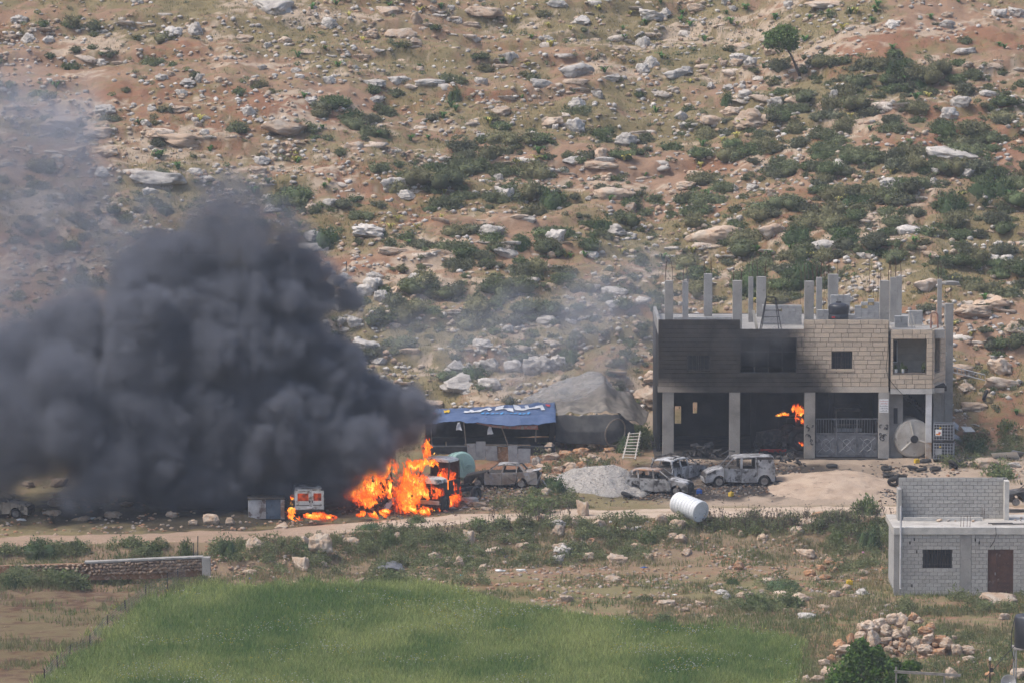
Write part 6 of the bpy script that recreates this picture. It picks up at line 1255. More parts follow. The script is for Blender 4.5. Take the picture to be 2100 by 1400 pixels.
def car(name, label, cat, at, rz, spec, m, m_roof=None, m_hood=None, tyre=False, group='burnt out cars'):
    """spec: outline of one side in metres (x forward is -; nose at x=0), beltline and pillars"""
    S = spec; w_ = S['w'] / 2; t = thing(name, label, cat, at, rz, group); wr = S['wr']; xf, xr_ = S['wx']; off = S['len'] / 2
    sh = lambda pts: [(x - off, z) for x, z in pts]
    zsill, belt = S['sill'], S['belt']          # belt: [(x,z)...] from nose to tail, top of the lower body
    ra = wr * 1.22
    # core with wheel openings
    def lower(x0, x1, inset=0.0):
        top = [(x, z) for x, z in belt if x0 < x < x1]
        zat = lambda x: float(np.interp(x, [b[0] for b in belt], [b[1] for b in belt]))
        pts = [(x0, zat(x0))] + top + [(x1, zat(x1))]
        bot = []
        xs = [x0, x1]; bx = x1
        bot.append((x1, zsill))
        for cx in (xr_, xf):
            if x0 < cx + ra and cx - ra < x1:
                pts_a = [(px_, pz) for px_, pz in arc(cx, wr, ra, 0, 180, 10) if x0 < px_ < x1 and pz > zsill]
                bot += pts_a
        bot.append((x0, zsill))
        return pts, bot
    def poly(x0, x1):
        p, b = lower(x0, x1); return sh(p + b)
    MB().prism(poly(S['nose'], S['len'] - .02), -w_ + .07, w_ - .07).build('body_shell', m_core, t)
    cuts = S['cuts']           # x of panel joints, nose to tail, with names
    for (x0, x1, nm, mm) in cuts:
        for s_ in (-1, 1):
            p = poly(x0 + .008, x1 - .008); mbp = MB().prism(p, s_ * (w_ - .065), s_ * w_)
            for i, v in enumerate(mbp.v):           # tumblehome
                tz = max(0, (v[2] - .45)); mbp.v[i] = (v[0], v[1] - s_ * .05 * min(1, max(0, (zsill + .2 - v[2]) / .3)) - s_ * .06 * tz, v[2])
            d = mbp.build(nm, mm or m, t, bevel=.012)
            if 'door' in nm: MB().box(((x1 - .16 - off), s_ * (w_ - .005), float(np.interp(x1, [b[0] for b in belt], [b[1] for b in belt])) - .12), (.14, .03, .03)).build('handle', m_core, d)
    # hood, tail deck
    def deck(nm, x0, x1, mm, th=.03, dz=.012, wi=.06):
        xs = np.linspace(x0, x1, 6); zb = [float(np.interp(x, [b[0] for b in belt], [b[1] for b in belt])) + dz for x in xs]; mbd = MB(); n_ = 7; V = []
        for x, z in zip(xs, zb):
            for k in range(n_): u = -1 + 2 * k / (n_ - 1); V.append((x - off, u * (w_ - wi), z + .045 * (1 - u * u)))
        mbd.add(V, [(i * n_ + k, i * n_ + k + 1, (i + 1) * n_ + k + 1, (i + 1) * n_ + k) for i in range(5) for k in range(n_ - 1)])
        o_ = mbd.build(nm, mm or m, t, shade=True); md = o_.modifiers.new('thickness', 'SOLIDIFY'); md.thickness = th; return o_
    if S.get('hood'): deck('hood', S['hood'][0], S['hood'][1], m_hood)
    if S.get('deck'): deck('boot_lid', S['deck'][0], S['deck'][1], None)
    # roof
    rf = S['roof']; mbr = MB(); V = []; n_ = 9
    for x, z in rf:
        for k in range(n_): u = -1 + 2 * k / (n_ - 1); wi = w_ - S['tumble']; V.append((x - off, u * wi, z - .07 * abs(u) ** 3.0 + .02))
    mbr.add(V, [(i * n_ + k, i * n_ + k + 1, (i + 1) * n_ + k + 1, (i + 1) * n_ + k) for i in range(len(rf) - 1) for k in range(n_ - 1)])
    ro = mbr.build('roof', m_roof or m, t, shade=True); md = ro.modifiers.new('thickness', 'SOLIDIFY'); md.thickness = .05
    for (xb, zb_, xt, zt_, wd_, nm) in S['pillars']:
        for s_ in (-1, 1):
            p0 = Vector((xb - off, s_ * (w_ - .07), zb_)); p1 = Vector((xt - off, s_ * (w_ - S['tumble'] - .01), zt_)); hw = wd_ / 2
            MB().add([p0 + Vector((-hw, 0, 0)), p0 + Vector((hw, 0, 0)), p1 + Vector((hw, 0, 0)), p1 + Vector((-hw, 0, 0)), p0 + Vector((-hw, -s_ * .06, 0)), p0 + Vector((hw, -s_ * .06, 0)), p1 + Vector((hw, -s_ * .06, 0)), p1 + Vector((-hw, -s_ * .06, 0))], [(0, 1, 2, 3), (4, 5, 6, 7), (0, 1, 5, 4), (1, 2, 6, 5), (2, 3, 7, 6), (3, 0, 4, 7)]).build(nm, m, t)
    for s_ in (-1, 1):
        wheel(t, xf - off, s_ * (w_ - .12), wr, tyre=tyre, side=s_); wheel(t, xr_ - off, s_ * (w_ - .12), wr, tyre=tyre, side=s_)
    # seats, dashboard, lamps, bumpers
    for sx in S['seats']:
        for s_ in (-1, 1):
            MB().box((sx - off, s_ * .36, zsill + .35), (.5, .48, .14)).box((sx + .28 - off, s_ * .36, zsill + .68), (.1, .46, .62), ry=.2).build('seat_frame', m_core, t)
    zn = belt[0][1]
    MB().bx(-off + S['nose'] - .05, -off + S['nose'] + .1, -w_ + .08, w_ - .08, zsill + .02, zsill + .28).build('front_bumper', m_core if S.get('nobump') else m, t, bevel=.03); MB().bx(off - .1, off + .04, -w_ + .08, w_ - .08, zsill + .05, zsill + .30).build('rear_bumper', m_core if S.get('nobump') else m, t, bevel=.03)
    for s_ in (-1, 1):
        MB().box((-off + S['nose'] + .04, s_ * (w_ - .25), zn - .12), (.14, .34, .14)).build('headlight', m_core, t); MB().box((off - .02, s_ * (w_ - .16), belt[-1][1] - .15), (.08, .16, .22)).build('tail_light', m_core, t)
        MB().box((S['mir'] - off, s_ * (w_ + .06), S['mz']), (.1, .16, .11)).build('mirror', m_core, t)
    return t, off, w_
def on_ground(px, row):
    p = G(px, row)[0]; return p
sedan = dict(len=4.35, w=1.70, wr=.30, wx=(.80, 3.38), sill=.22, tumble=.20, nose=.0, mir=1.45, mz=.98, seats=(1.95, 2.85),
    belt=[(0, .62), (.15, .72), (.9, .86), (1.30, .92), (2.4, .95), (3.5, .98), (3.75, .98), (4.28, .94), (4.35, .70)], hood=(.08, 1.28), deck=(3.62, 4.28),
    cuts=[(.02, 1.18, 'front_fender', m_core), (1.18, 2.22, 'front_door', None), (2.22, 3.12, 'rear_door', None), (3.12, 4.34, 'rear_fender', None)],
    roof=[(1.98, 1.40), (2.2, 1.445), (2.6, 1.46), (3.0, 1.44), (3.25, 1.40)], pillars=[(1.30, .90, 1.98, 1.40, .07, 'front_pillar'), (2.24, .94, 2.36, 1.44, .10, 'middle_pillar'), (3.62, .96, 3.25, 1.40, .16, 'rear_pillar'), (3.08, .95, 3.10, 1.42, .06, 'quarter_post')])
p = on_ground(1030, 1000)
st, off, w_ = car('burnt_saloon_car', 'burnt grey saloon car with its boot lid torn off beside the mixer drum', 'car', (p[0], p[1] + .9, p[2] - .05), R(-6), sedan, m_b2, m_roof=m_b1, m_hood=m_core, tyre=False)
# torn boot lid and bumper hanging off the tail
MB().box((off + .02, -.3, .62), (.05, 1.1, .62), ry=.5, rz=.12).build('torn_panel', m_b3, st); MB().box((off + .42, -.55, .25), (.06, .6, .62), ry=-.55, rz=.3).build('torn_panel', m_b3, st); MB().box((off - .25, -.1, 1.02), (.75, 1.15, .04), ry=-.25).build('open_boot_lid', m_b3, st)
hatch = dict(len=3.85, w=1.68, wr=.29, wx=(.72, 3.18), sill=.22, tumble=.20, nose=.0, mir=1.25, mz=1.0, seats=(1.75, 2.6), nobump=True,
    belt=[(0, .60), (.12, .72), (.75, .88), (1.12, .96), (2.2, .98), (3.3, 1.02), (3.70, 1.0), (3.83, .70)], hood=(.06, 1.10),
    cuts=[(.02, 1.02, 'front_fender', None), (1.02, 2.06, 'front_door', None), (2.06, 2.92, 'rear_door', None), (2.92, 3.82, 'rear_fender', None)],
    roof=[(1.75, 1.44), (2.05, 1.50), (2.6, 1.52), (3.1, 1.49), (3.45, 1.42)], pillars=[(1.08, .95, 1.75, 1.44, .07, 'front_pillar'), (2.08, .98, 2.16, 1.50, .09, 'middle_pillar'), (3.60, 1.0, 3.42, 1.43, .20, 'rear_pillar'), (3.0, .98, 3.05, 1.48, .06, 'quarter_post')])
p = on_ground(1352, 1014)
car('burnt_hatchback', 'burnt grey hatchback with rusty roof at the gravel pile foot', 'car', (p[0], p[1] + .9, p[2] - .06), R(180 - 14), hatch, m_b1, m_roof=m_brust, m_hood=m_b3)
wagon = dict(hatch, len=4.2, wx=(.78, 3.38), cuts=[(.02, 1.10, 'front_fender', None), (1.10, 2.14, 'front_door', None), (2.14, 3.0, 'rear_door', None), (3.0, 4.18, 'rear_fender', None)],
    belt=[(0, .60), (.12, .72), (.75, .88), (1.15, .96), (2.2, .98), (3.6, 1.0), (4.05, 1.0), (4.18, .75)], roof=[(1.8, 1.42), (2.1, 1.48), (2.8, 1.50), (3.5, 1.49), (3.95, 1.42)], pillars=[(1.12, .95, 1.8, 1.43, .07, 'front_pillar'), (2.16, .98, 2.22, 1.48, .09, 'middle_pillar'), (3.02, .98, 3.05, 1.49, .08, 'quarter_post'), (4.05, 1.0, 3.92, 1.43, .14, 'rear_pillar')], nobump=False)
p = on_ground(1392, 990)
wt, off, w_ = car('burnt_estate_car', 'burnt pale estate car with roof rails parked behind the hatchback', 'car', (p[0], p[1] + 1.3, p[2] - .03), R(58 + 180), wagon, m_b3)
for s_ in (-1, 1): MB().tube([(-.2, s_ * .58, 1.52), (-.1, s_ * .58, 1.58), (1.5, s_ * .58, 1.57), (1.6, s_ * .58, 1.50)], .025, 6).build('roof_rail', m_core, wt)
for k in (.2, 1.2): MB().tube([(k, -.6, 1.60), (k, 0, 1.64), (k, .6, 1.60)], .03, 6).build('roof_bar', m_core, wt)
van = dict(len=4.2, w=1.80, wr=.32, wx=(.85, 3.55), sill=.26, tumble=.12, nose=.0, mir=1.42, mz=1.15, seats=(1.85,),
    belt=[(0, .62), (.10, .80), (.55, 1.02), (1.12, 1.12), (1.5, 1.10), (2.5, 1.08), (2.56, 1.08), (2.6, 1.74), (4.1, 1.72), (4.18, 1.2), (4.2, .6)], hood=(.08, 1.10),
    cuts=[(.02, 1.15, 'front_fender', None), (1.15, 2.18, 'front_door', None), (2.18, 3.12, 'sliding_door', None), (3.12, 4.19, 'rear_side_panel', None)],
    roof=[(1.72, 1.72), (1.95, 1.79), (2.6, 1.83), (3.6, 1.82), (4.12, 1.76)], pillars=[(1.12, 1.10, 1.72, 1.74, .08, 'front_pillar'), (2.18, 1.08, 2.20, 1.80, .14, 'middle_pillar')])
van['belt'] = [(0, .62), (.10, .80), (.55, 1.02), (1.12, 1.12), (2.2, 1.08), (3.02, 1.08), (3.10, 1.76), (4.05, 1.75), (4.18, 1.2), (4.2, .6)]
van['pillars'].append((3.06, 1.08, 3.08, 1.80, .10, 'rear_post'))
p = on_ground(1515, 997)
vt, off, w_ = car('burnt_van', 'burnt white compact van with empty windows before the garage', 'van', (p[0], p[1] + .95, p[2] - .04), R(6), van, burnt('van_burnt', (.36, .36, .37), (.18, .175, .175), (.045, .04, .038)), m_roof=m_b3, tyre=True)
# truck with car-like body at the right edge above the house
p = on_ground(2130, 1052); pick = dict(sedan); car('burnt_dark_car', 'dark burnt car half hidden behind the block house upper wall', 'car', (p[0], p[1] + .9, p[2] + .35), R(4), dict(van, belt=sedan['belt'], len=4.35, wx=sedan['wx'], cuts=sedan['cuts'], roof=sedan['roof'], pillars=sedan['pillars']), burnt('burnt_black', (.10, .10, .105), (.05, .05, .05), (.16, .15, .14)), m_roof=m_brust)
# wreck at the left edge
p = on_ground(4, 1062); o_, off, w_ = car('wrecked_car', 'beige wrecked car half out of the picture on the dark ground', 'car', (p[0] - .3, p[1] + .9, p[2] - .02), R(172), hatch, burnt('faded_beige', (.42, .36, .29), (.30, .25, .2), (.08, .07, .06)), group='burnt out cars', tyre=True)
# ------------------------------------------------------------------ white van, seen from behind, alight
p = on_ground(634, 1062); VL = (p[0], p[1] + .2, p[2] - .02)
t = thing('burning_white_van', 'white panel van with closed rear doors burning inside', 'van', VL, R(6))
w_, h_, L_ = .86, 1.66, 3.6
MB().prism([(-w_, .42), (-w_, 1.2), (-w_ + .10, h_ - .04), (-w_ + .22, h_), (w_ - .22, h_), (w_ - .10, h_ - .04), (w_, 1.2), (w_, .42)], .06, L_, axis='y').build('body', burnt('van_side', (.30, .30, .30), (.06, .055, .05), (.03, .028, .027)), t)
m_vw = burnt('van_white', (.64, .66, .63), (.50, .52, .49), (.20, .17, .14))
fire_g = bpy.data.materials.new('fire_glow'); fire_g.use_nodes = True; _t = fire_g.node_tree; _b = _t.nodes['Principled BSDF']; _b.inputs['Base Color'].default_value = (.05, .01, .005, 1); _b.inputs['Roughness'].default_value = 1.0
_n = _t.nodes.new('ShaderNodeTexNoise'); _n.inputs['Scale'].default_value = 3.0; _r = _t.nodes.new('ShaderNodeValToRGB'); _r.color_ramp.elements[0].position = .35; _r.color_ramp.elements[0].color = (.02, .002, .001, 1); _r.color_ramp.elements[1].position = .75; _r.color_ramp.elements[1].color = (.8, .10, .01, 1)
_tc = _t.nodes.new('ShaderNodeTexCoord'); _t.links.new(_tc.outputs['Object'], _n.inputs['Vector']); _t.links.new(_n.outputs[0], _r.inputs[0]); _t.links.new(_r.outputs[0], _b.inputs['Emission Color']); _b.inputs['Emission Strength'].default_value = .5
for s_, (a, b) in ((-1, (-w_ + .03, .10)), (1, (.12, w_ - .03))):
    d = MB()
    xa, xb = a, b; za, zb2 = .50, h_ - .10; wa, wb, wz0, wz1 = xa + .16, xb - .14, .98, 1.42
    if s_ == 1: wa = xa + .12
    d.bx(xa, wa, -.03, .05, za, zb2).bx(wb, xb, -.03, .05, za, zb2).bx(wa, wb, -.03, .05, za, wz0).bx(wa, wb, -.03, .05, wz1, zb2); do = d.build('rear_door', m_vw, t)
    MB().bx(wa, wb, .02, .035, wz0, wz1).build('window', fire_g, do); MB().bx(xa + .1, xb - .1, -.045, -.031, .72, .76).build('trim', m_core, do); MB().box((xb - .08 if s_ < 0 else xa + .06, -.05, .95), (.05, .04, .14)).build('handle', m_core, do)
    MB().box((s_ * (w_ - .0), -.01, .85), (.08, .06, .34)).build('tail_light', m_core, t)
    for y in (.75, 2.9): wheel(t, 0, 0, .30, tyre=True) if False else MB().lathe([(.30, -.1), (.32, -.06), (.32, .06), (.30, .1)], 18, Matrix.Translation((s_ * (w_ - .12), y, .31)) @ Matrix.Rotation(R(90), 4, 'Y')).build('wheel', m_tyre, t)
MB().bx(-w_, w_, -.1, .06, .30, .46).build('bumper', m_core, t, bevel=.02); MB().bx(-w_ + .2, w_ - .2, -.02, .05, h_ - .09, h_ - .02).build('roof_edge', m_vw, t); MB().box((.0, -.06, .60), (.30, .02, .10)).build('number_plate', m_white, t)
# ------------------------------------------------------------------ steel box beside it
p = on_ground(546, 1066); t = thing('steel_box', 'rusty white and blue steel box beside the burning van', 'container', (p[0], p[1] + .1, p[2] - .02), R(4))
m_bw = burnt('box_white', (.42, .42, .43), (.28, .27, .265), (.12, .09, .08)); m_bb = burnt('box_blue', (.06, .09, .13), (.10, .13, .17), (.04, .035, .035))
MB().bx(-1.02, -.02, 0, 1.6, .08, 1.18).build('white_half', m_bw, t, bevel=.02); MB().bx(-.015, 1.0, .02, 1.6, .08, 1.16).build('blue_half', m_bb, t, bevel=.02); MB().bx(.82, 1.04, -.03, .015, .06, 1.18).build('corner_strip', burnt('strip_rust', (.28, .22, .18), (.15, .10, .08), (.3, .3, .3)), t); MB().bx(-1.06, 1.05, -.04, 1.64, 1.19, 1.24).build('lid', m_core, t)
for x in (-.9, -.3, .4, .9): MB().bx(x - .05, x + .05, .05, 1.5, -.05, .078).build('skid', m_core, t)
# ------------------------------------------------------------------ truck alight: cab, hood, chassis, wheels
p = on_ground(868, 1050); t = thing('burning_truck', 'truck cab with pale hood engulfed in flames beside the mixer drum', 'truck', (p[0], p[1] + .6, p[2] - .02), R(-28)); tr_t = t
m_tw = burnt('truck_pale', (.55, .56, .55), (.40, .39, .37), (.10, .09, .08))
# front looks to -y (towards the road)
MB().bx(-.95, .95, .25, 1.2, .62, 1.62).build('engine_bay', m_core, t, bevel=.06); MB().prism([(-.92, 1.62), (-.86, 1.82), (-.5, 1.93), (.5, 1.93), (.86, 1.82), (.92, 1.62)], .02, 1.25, axis='y').build('hood', m_tw, t, bevel=.04)
MB().bx(-.8, .8, .18, .245, .8, 1.5).build('grille', m_core, t)
for k in range(5): MB().bx(-.78, .78, .14, .178, .86 + k * .13, .90 + k * .13).build('grille_bar', m_scrap, t)
MB().bx(-1.05, 1.05, -.02, .16, .42, .66).build('bumper', m_galv, t, bevel=.03)
for s_ in (-1, 1):
    MB().lathe([(.14, 0), (.15, .06), (.1, .08)], 14, Matrix.Translation((s_ * .80, .2, 1.15)) @ Matrix.Rotation(R(90), 4, 'X')).build('headlight', m_core, t)
    MB().prism([(-.0, .5), (.0, 1.2), (.5, 1.35), (1.1, 1.2), (1.1, .5), (.95, .5)] + arc(.5, .5, .45, 0, 180, 8), s_ * .96, s_ * 1.1, axis='x').build('fender', m_core, t)
    wheel_m = Matrix.Translation((s_ * 1.0, .75, .48)) @ Matrix.Rotation(R(90), 4, 'Y')
    wo = MB().torus((s_ * 1.0, .75, .48), .36, .13, 'x', 22, 8).build('wheel', m_tyre, t, shade=True); MB().lathe([(.26, -.05), (.24, .0), (.10, .06)], 16, wheel_m).build('rim', m_scrap, wo)
    MB().tube([(s_ * .95, 1.25, 1.75), (s_ * .86, 1.55, 2.75)], .05, 6).build('front_pillar', m_core, t); MB().tube([(s_ * .95, 2.6, 1.2), (s_ * .88, 2.6, 2.75)], .06, 6).build('rear_pillar', m_core, t)
    MB().bx(s_ * .97 - .03, s_ * .97 + .03, 1.3, 2.5, .8, 1.7).build('door', m_core, t)
    for y in (4.6,):
        for q_ in (.95,): wo = MB().torus((s_ * q_, y, .5), .38, .15, 'x', 24, 8).build('wheel', m_tyre, t, shade=True); MB().lathe([(.28, -.05), (.26, .0), (.10, .08)], 16, Matrix.Translation((s_ * q_, y, .5)) @ Matrix.Rotation(R(90), 4, 'Y')).build('rim', m_scrap, wo)
    MB().bx(s_ * .42 - .05, s_ * .42 + .05, 2.6, 6.2, .72, .92).build('chassis_rail', m_core, t)
MB().prism([(-.9, 2.72), (-.82, 2.86), (-.4, 2.93), (.4, 2.93), (.82, 2.86), (.9, 2.72)], 1.45, 2.7, axis='y').build('cab_roof', m_tw, t, bevel=.03)
MB().bx(-.9, .9, 2.62, 2.68, .9, 2.7).build('cab_back', m_core, t); MB().torus((-.4, 1.6, 1.75), .22, .02, 'y', 16, 5).build('steering_wheel', m_core, t)
for y in (3.2, 4.4, 5.8): MB().bx(-.4, .4, y, y + .12, .72, .88).build('cross_member', m_core, t)
# second wreck on the left: bare chassis and engine of a lorry
p = on_ground(775, 1040); t = thing('burning_lorry_wreck', 'blackened lorry skeleton burning fiercely left of the truck', 'lorry', (p[0], p[1] + .5, p[2] - .02), R(14))
for s_ in (-1, 1):
    MB().bx(s_ * .42 - .06, s_ * .42 + .06, 0, 4.5, .7, .92).build('chassis_rail', m_core, t)
    wo = MB().torus((s_ * .95, .8, .46), .35, .13, 'x', 22, 8).build('wheel', m_tyre, t, shade=True); MB().lathe([(.24, -.05), (.22, .0), (.10, .06)], 16, Matrix.Translation((s_ * .95, .8, .46)) @ Matrix.Rotation(R(90), 4, 'Y')).build('rim', m_scrap, wo)
    MB().tube([(s_ * .9, .3, .9), (s_ * .92, .5, 1.6), (s_ * .85, .9, 2.4)], .06, 6).build('front_pillar', m_core, t); MB().tube([(s_ * .9, 2.0, .9), (s_ * .86, 2.0, 2.4)], .06, 6).build('rear_pillar', m_core, t); MB().tube([(s_ * .85, .9, 2.4), (s_ * .86, 2.0, 2.4)], .05, 6).build('roof_rail', m_core, t)
    MB().lathe([(.14, 0), (.16, .08), (.12, .1)], 14, Matrix.Translation((s_ * .6, .0, 1.15)) @ Matrix.Rotation(R(90), 4, 'X')).build('headlight', m_core, t)
MB().bx(-.5, .5, .1, 1.2, .8, 1.5).build('engine', m_core, t, bevel=.08); MB().bx(-1.0, 1.0, -.15, .02, .5, .72).build('bumper', m_core, t, bevel=.03); MB().bx(-.9, .9, .0, .06, 1.35, 1.6).build('dash_panel', m_core, t)
for k in range(7): MB().tube([(random.uniform(-.9, .9), -.05, random.uniform(.5, 1.3)), (random.uniform(-.9, .9), -.1, random.uniform(.5, 1.5))], .025, 5).build('twisted_bar', m_core, t)
# leaning white panel before the fire
p = on_ground(795, 1054); o = MB().prism([(-.5, 0), (-.12, 0), (.45, .86), (.5, 1.0), (.2, .95), (-.1, .62)], -.02, .02).build('torn_panel', m_b3, None, loc=(p[0], p[1], p[2])); o.rotation_euler = (-.25, 0, .1); tag(o, 'pale torn vehicle panel leaning in front of the flames', 'panel')
# ------------------------------------------------------------------ concrete mixer drum
m_mint = mat('mint_paint', (.27, .42, .38), c2=(.22, .33, .30), scale=1.3, c3=(.13, .12, .11), scale3=2.4, lo3=.64, hi3=.76, rough=.6, bump=.004)
p = on_ground(942, 985); t = thing('mixer_drum', 'pale green concrete mixer drum between the truck and the saloon car', 'mixer', (p[0], p[1] + .8, p[2] - .05))
dm = Matrix.Translation((0, 0, .82)) @ Matrix.Scale(.94, 4) @ Matrix.Rotation(R(24), 4, 'Z') @ Matrix.Rotation(R(78), 4, 'X')
MB().lathe([(.55, -1.5), (.88, -.9), (.90, .35), (.86, .55), (.80, .62)], 30, dm).build('drum', m_mint, t); MB().lathe([(.80, .60), (.76, .66), (.2, .70)], 30, dm).build('end_plate', m_mint, t); MB().lathe([(.92, -.35), (.95, -.33), (.95, -.22), (.92, -.20)], 30, dm).build('track_ring', m_mint, t); MB().lathe([(.905, .3), (.93, .32), (.93, .4), (.88, .42)], 30, dm).build('rim_ring', m_mint, t)
q0 = dm @ Vector((.25, .3, .74)); mbw = MB(); pts = [tuple(dm @ Vector((.28 + .2 * math.cos(a), -.15 + .2 * math.sin(a), .78))) for a in np.linspace(0, 6.283, 17)]; mbw.tube(pts, .022, 5)
for a in np.linspace(0, 6.283, 6)[:-1]: mbw.tube([tuple(dm @ Vector((.28, -.15, .76))), tuple(dm @ Vector((.28 + .2 * math.cos(a), -.15 + .2 * math.sin(a), .78)))], .015, 5)
mbw.build('hand_wheel', m_mint, t); MB().tube([tuple(dm @ Vector((-.3, .5, .74))), tuple(dm @ Vector((-.1, -.5, .74)))], .03, 5).tube([tuple(dm @ Vector((-.12, .55, .74))), tuple(dm @ Vector((.05, -.3, .74)))], .02, 5).build('brace', m_mint, t)
for s_ in (-1, 1): MB().box((s_ * .55, .3, .25), (.14, 1.2, .6), ry=s_ * .2).build('cradle_leg', m_core, t)
# white ribbed tank on the verge
m_wt = mat('white_tank', (.70, .71, .72), c2=(.60, .61, .62), scale=1.2, c3=(.45, .44, .42), scale3=3, lo3=.64, hi3=.8, rough=.45, bump=.003, spec=.4)
p = on_ground(1418, 1072); t = thing('white_water_tank', 'white ribbed water tank lying on the verge of the track', 'water tank', (p[0] - .05, p[1] + .3, p[2] - .02))
r_ = .63; dirv = Vector((.62, -.72, -.17)).normalized(); q_ = dirv.to_track_quat('Z', 'Y').to_matrix().to_4x4(); mt = Matrix.Translation((-.12, .25, r_ + .27)) @ q_
prof = [(r_ * .25, -1.15), (r_ * .3, -1.1), (r_ * .82, -1.0), (r_ * .97, -.9)]
for k in range(8): z0 = -.88 + k * .235; prof += [(r_, z0 + .02), (r_, z0 + .16), (r_ * .955, z0 + .185), (r_ * .955, z0 + .215)]
prof += [(r_, 1.02), (r_ * .97, 1.08)]
MB().lathe(prof, 32, mt).build('body', m_wt, t)
e_ = MB().lathe([(r_ * .965, 1.075), (r_ * .90, 1.10), (r_ * .88, 1.07), (r_ * .62, 1.07), (r_ * .60, 1.095), (r_ * .52, 1.095), (r_ * .5, 1.07), (r_ * .26, 1.07), (r_ * .24, 1.095), (r_ * .1, 1.095)], 32, mt).build('base', m_wt, t)
MB().lathe([(.17, -1.2), (.18, -1.12), (.15, -1.08)], 16, mt).build('lid', m_wt, t); o = MB().tube([tuple(mt @ Vector((-.35, -.3, 1.1))), tuple(mt @ Vector((-.42, -.45, .8)))], .03, 6).build('outlet', m_core, t)
# tyres thrown about
tyre_me = MB().torus((0, 0, 0), .26, .105, 'z', 20, 8).mesh('tyre', shade=True); tyre_me.materials.append(m_tyre)
for i, (a, b, tx, ty, lift, lab) in enumerate([(1822,978,.1,.1,0,'tyre lying flat by the yard edge above the block house'),(1818,970,.15,-.1,.2,'tyre resting on another by the yard edge'),(1872,962,.2,.0,0,'tyre in front of the fallen white tank'),(1890,966,.0,.2,0,'tyre tipped beside the white pillar foot'),(1898,956,.0,.1,.22,'tyre on top of the pile by the white pillar foot'),(1918,964,.1,.1,0,'tyre before the caged tanks'),(1975,955,.5,.3,.05,'tyre leaning in weeds right of the caged tanks'),(1990,948,.1,.2,.1,'tyre on the scrap heap right of the caged tanks'),(2000,950,.3,.5,.0,'tyre half hidden right of the scrap heap'),(1955,962,.8,.3,.05,'tyre standing tilted above the block house wall'),(1832,1000,.9,.4,.1,'tyre leaning on the block house corner pile'),(1836,990,.3,.6,.2,'tyre on the pile at the block house corner'),(2020,822,1.2,.3,.1,'large tyre lying on the bank right of the garage'),(1582,992,1.3,.2,.0,'burnt tyre behind the burnt compact van'),(1598,995,.2,.1,.0,'flat burnt tyre right of the compact van'),(1285,1018,.3,.2,.0,'melted tyre behind the hatchback'),(1706,958,.0,.0,.0,'small tyre lying before the metal gate'),(1848,982,.4,.2,.0,'tyre beside the upper wall of the block house')]):
    p = on_ground(a, b); o = link('tyre', tyre_me); o.location = (p[0], p[1], p[2] + .12 + lift + .15 * (tx > .6)); o.rotation_euler = (tx, ty, i * .9); tag(o, lab, 'tyre', 'old tyres')
# ================================================================== dry stone wall and wire fence at the left
wa = np.array([P(px, r, Y) for px, r, Y in ((-260, 1182, -35.6), (0, 1176, -35.0), (200, 1178, -35.2), (320, 1175, -35.0), (416, 1169, -34.4))])
wt_ = [1161, 1157, 1151, 1145, 1141]
wall = thing('dry_stone_wall', 'low dry stone wall of brown field stones with concrete capping', 'wall', tuple(wa[2]))
wl = Vector(wall.location); m_ws = mat('wall_stone', (.30, .20, .135), c2=(.36, .29, .225), scale=2, c3=(.17, .10, .065), scale3=4, lo3=.58, hi3=.7, rough=.95, bump=.03, bscale=7, rnd=.28)
WS = []
for k in range(8):
    v, f = rock_mesh(800 + k, 2, .75, 8, .16); me = mesh_np('wall_stone', v * .5 / np.abs(v).max(0), f); me.materials.append(m_ws); WS.append(me)
mbc = MB(); cap = MB()
nseg = 60
def wall_at(u):
    x = u * (len(wa) - 1); i = min(int(x), len(wa) - 2); t = x - i; p = lerp(wa[i], wa[i + 1], t); row = lerp(wt_[i], wt_[i + 1], t); s = PX(p[1]); _, r0 = to_px(p); return p, float(r0[0] - row) / s
tot = 0
for k in range(nseg):
    p0, h0 = wall_at(k / nseg); p1, h1 = wall_at((k + 1) / nseg); L0 = Vector(p0) - wl; L1 = Vector(p1) - wl
    for (A, B, hA, hB) in ((L0, L1, h0, h1),):
        mbc.add([A + Vector((0, .12, -.3)), B + Vector((0, .12, -.3)), B + Vector((0, .12, hB - .08)), A + Vector((0, .12, hA - .08)), A + Vector((0, .5, -.3)), B + Vector((0, .5, -.3)), B + Vector((0, .5, hB - .08)), A + Vector((0, .5, hA - .08))], [(0, 1, 2, 3), (4, 5, 6, 7), (3, 2, 6, 7)])
        if k / nseg > .45:
            j = random.uniform(-.015, .015); cap.add([A + Vector((0, -.03, hA - .06)), B + Vector((0, -.03, hB - .06)), B + Vector((0, -.03, hB + .03 + j)), A + Vector((0, -.03, hA + .03 + j)), A + Vector((0, .55, hA - .06)), B + Vector((0, .55, hB - .06)), B + Vector((0, .55, hB + .03)), A + Vector((0, .55, hA + .03))], [(0, 1, 2, 3), (4, 5, 6, 7), (3, 2, 6, 7), (0, 1, 5, 4)])
mbc.build('earth_core', MATS['rubble_soil'], wall); cap.build('capping', m_conc, wall)
u = .30
lenw = sum(np.linalg.norm(wa[i + 1] - wa[i]) for i in range(len(wa) - 1))
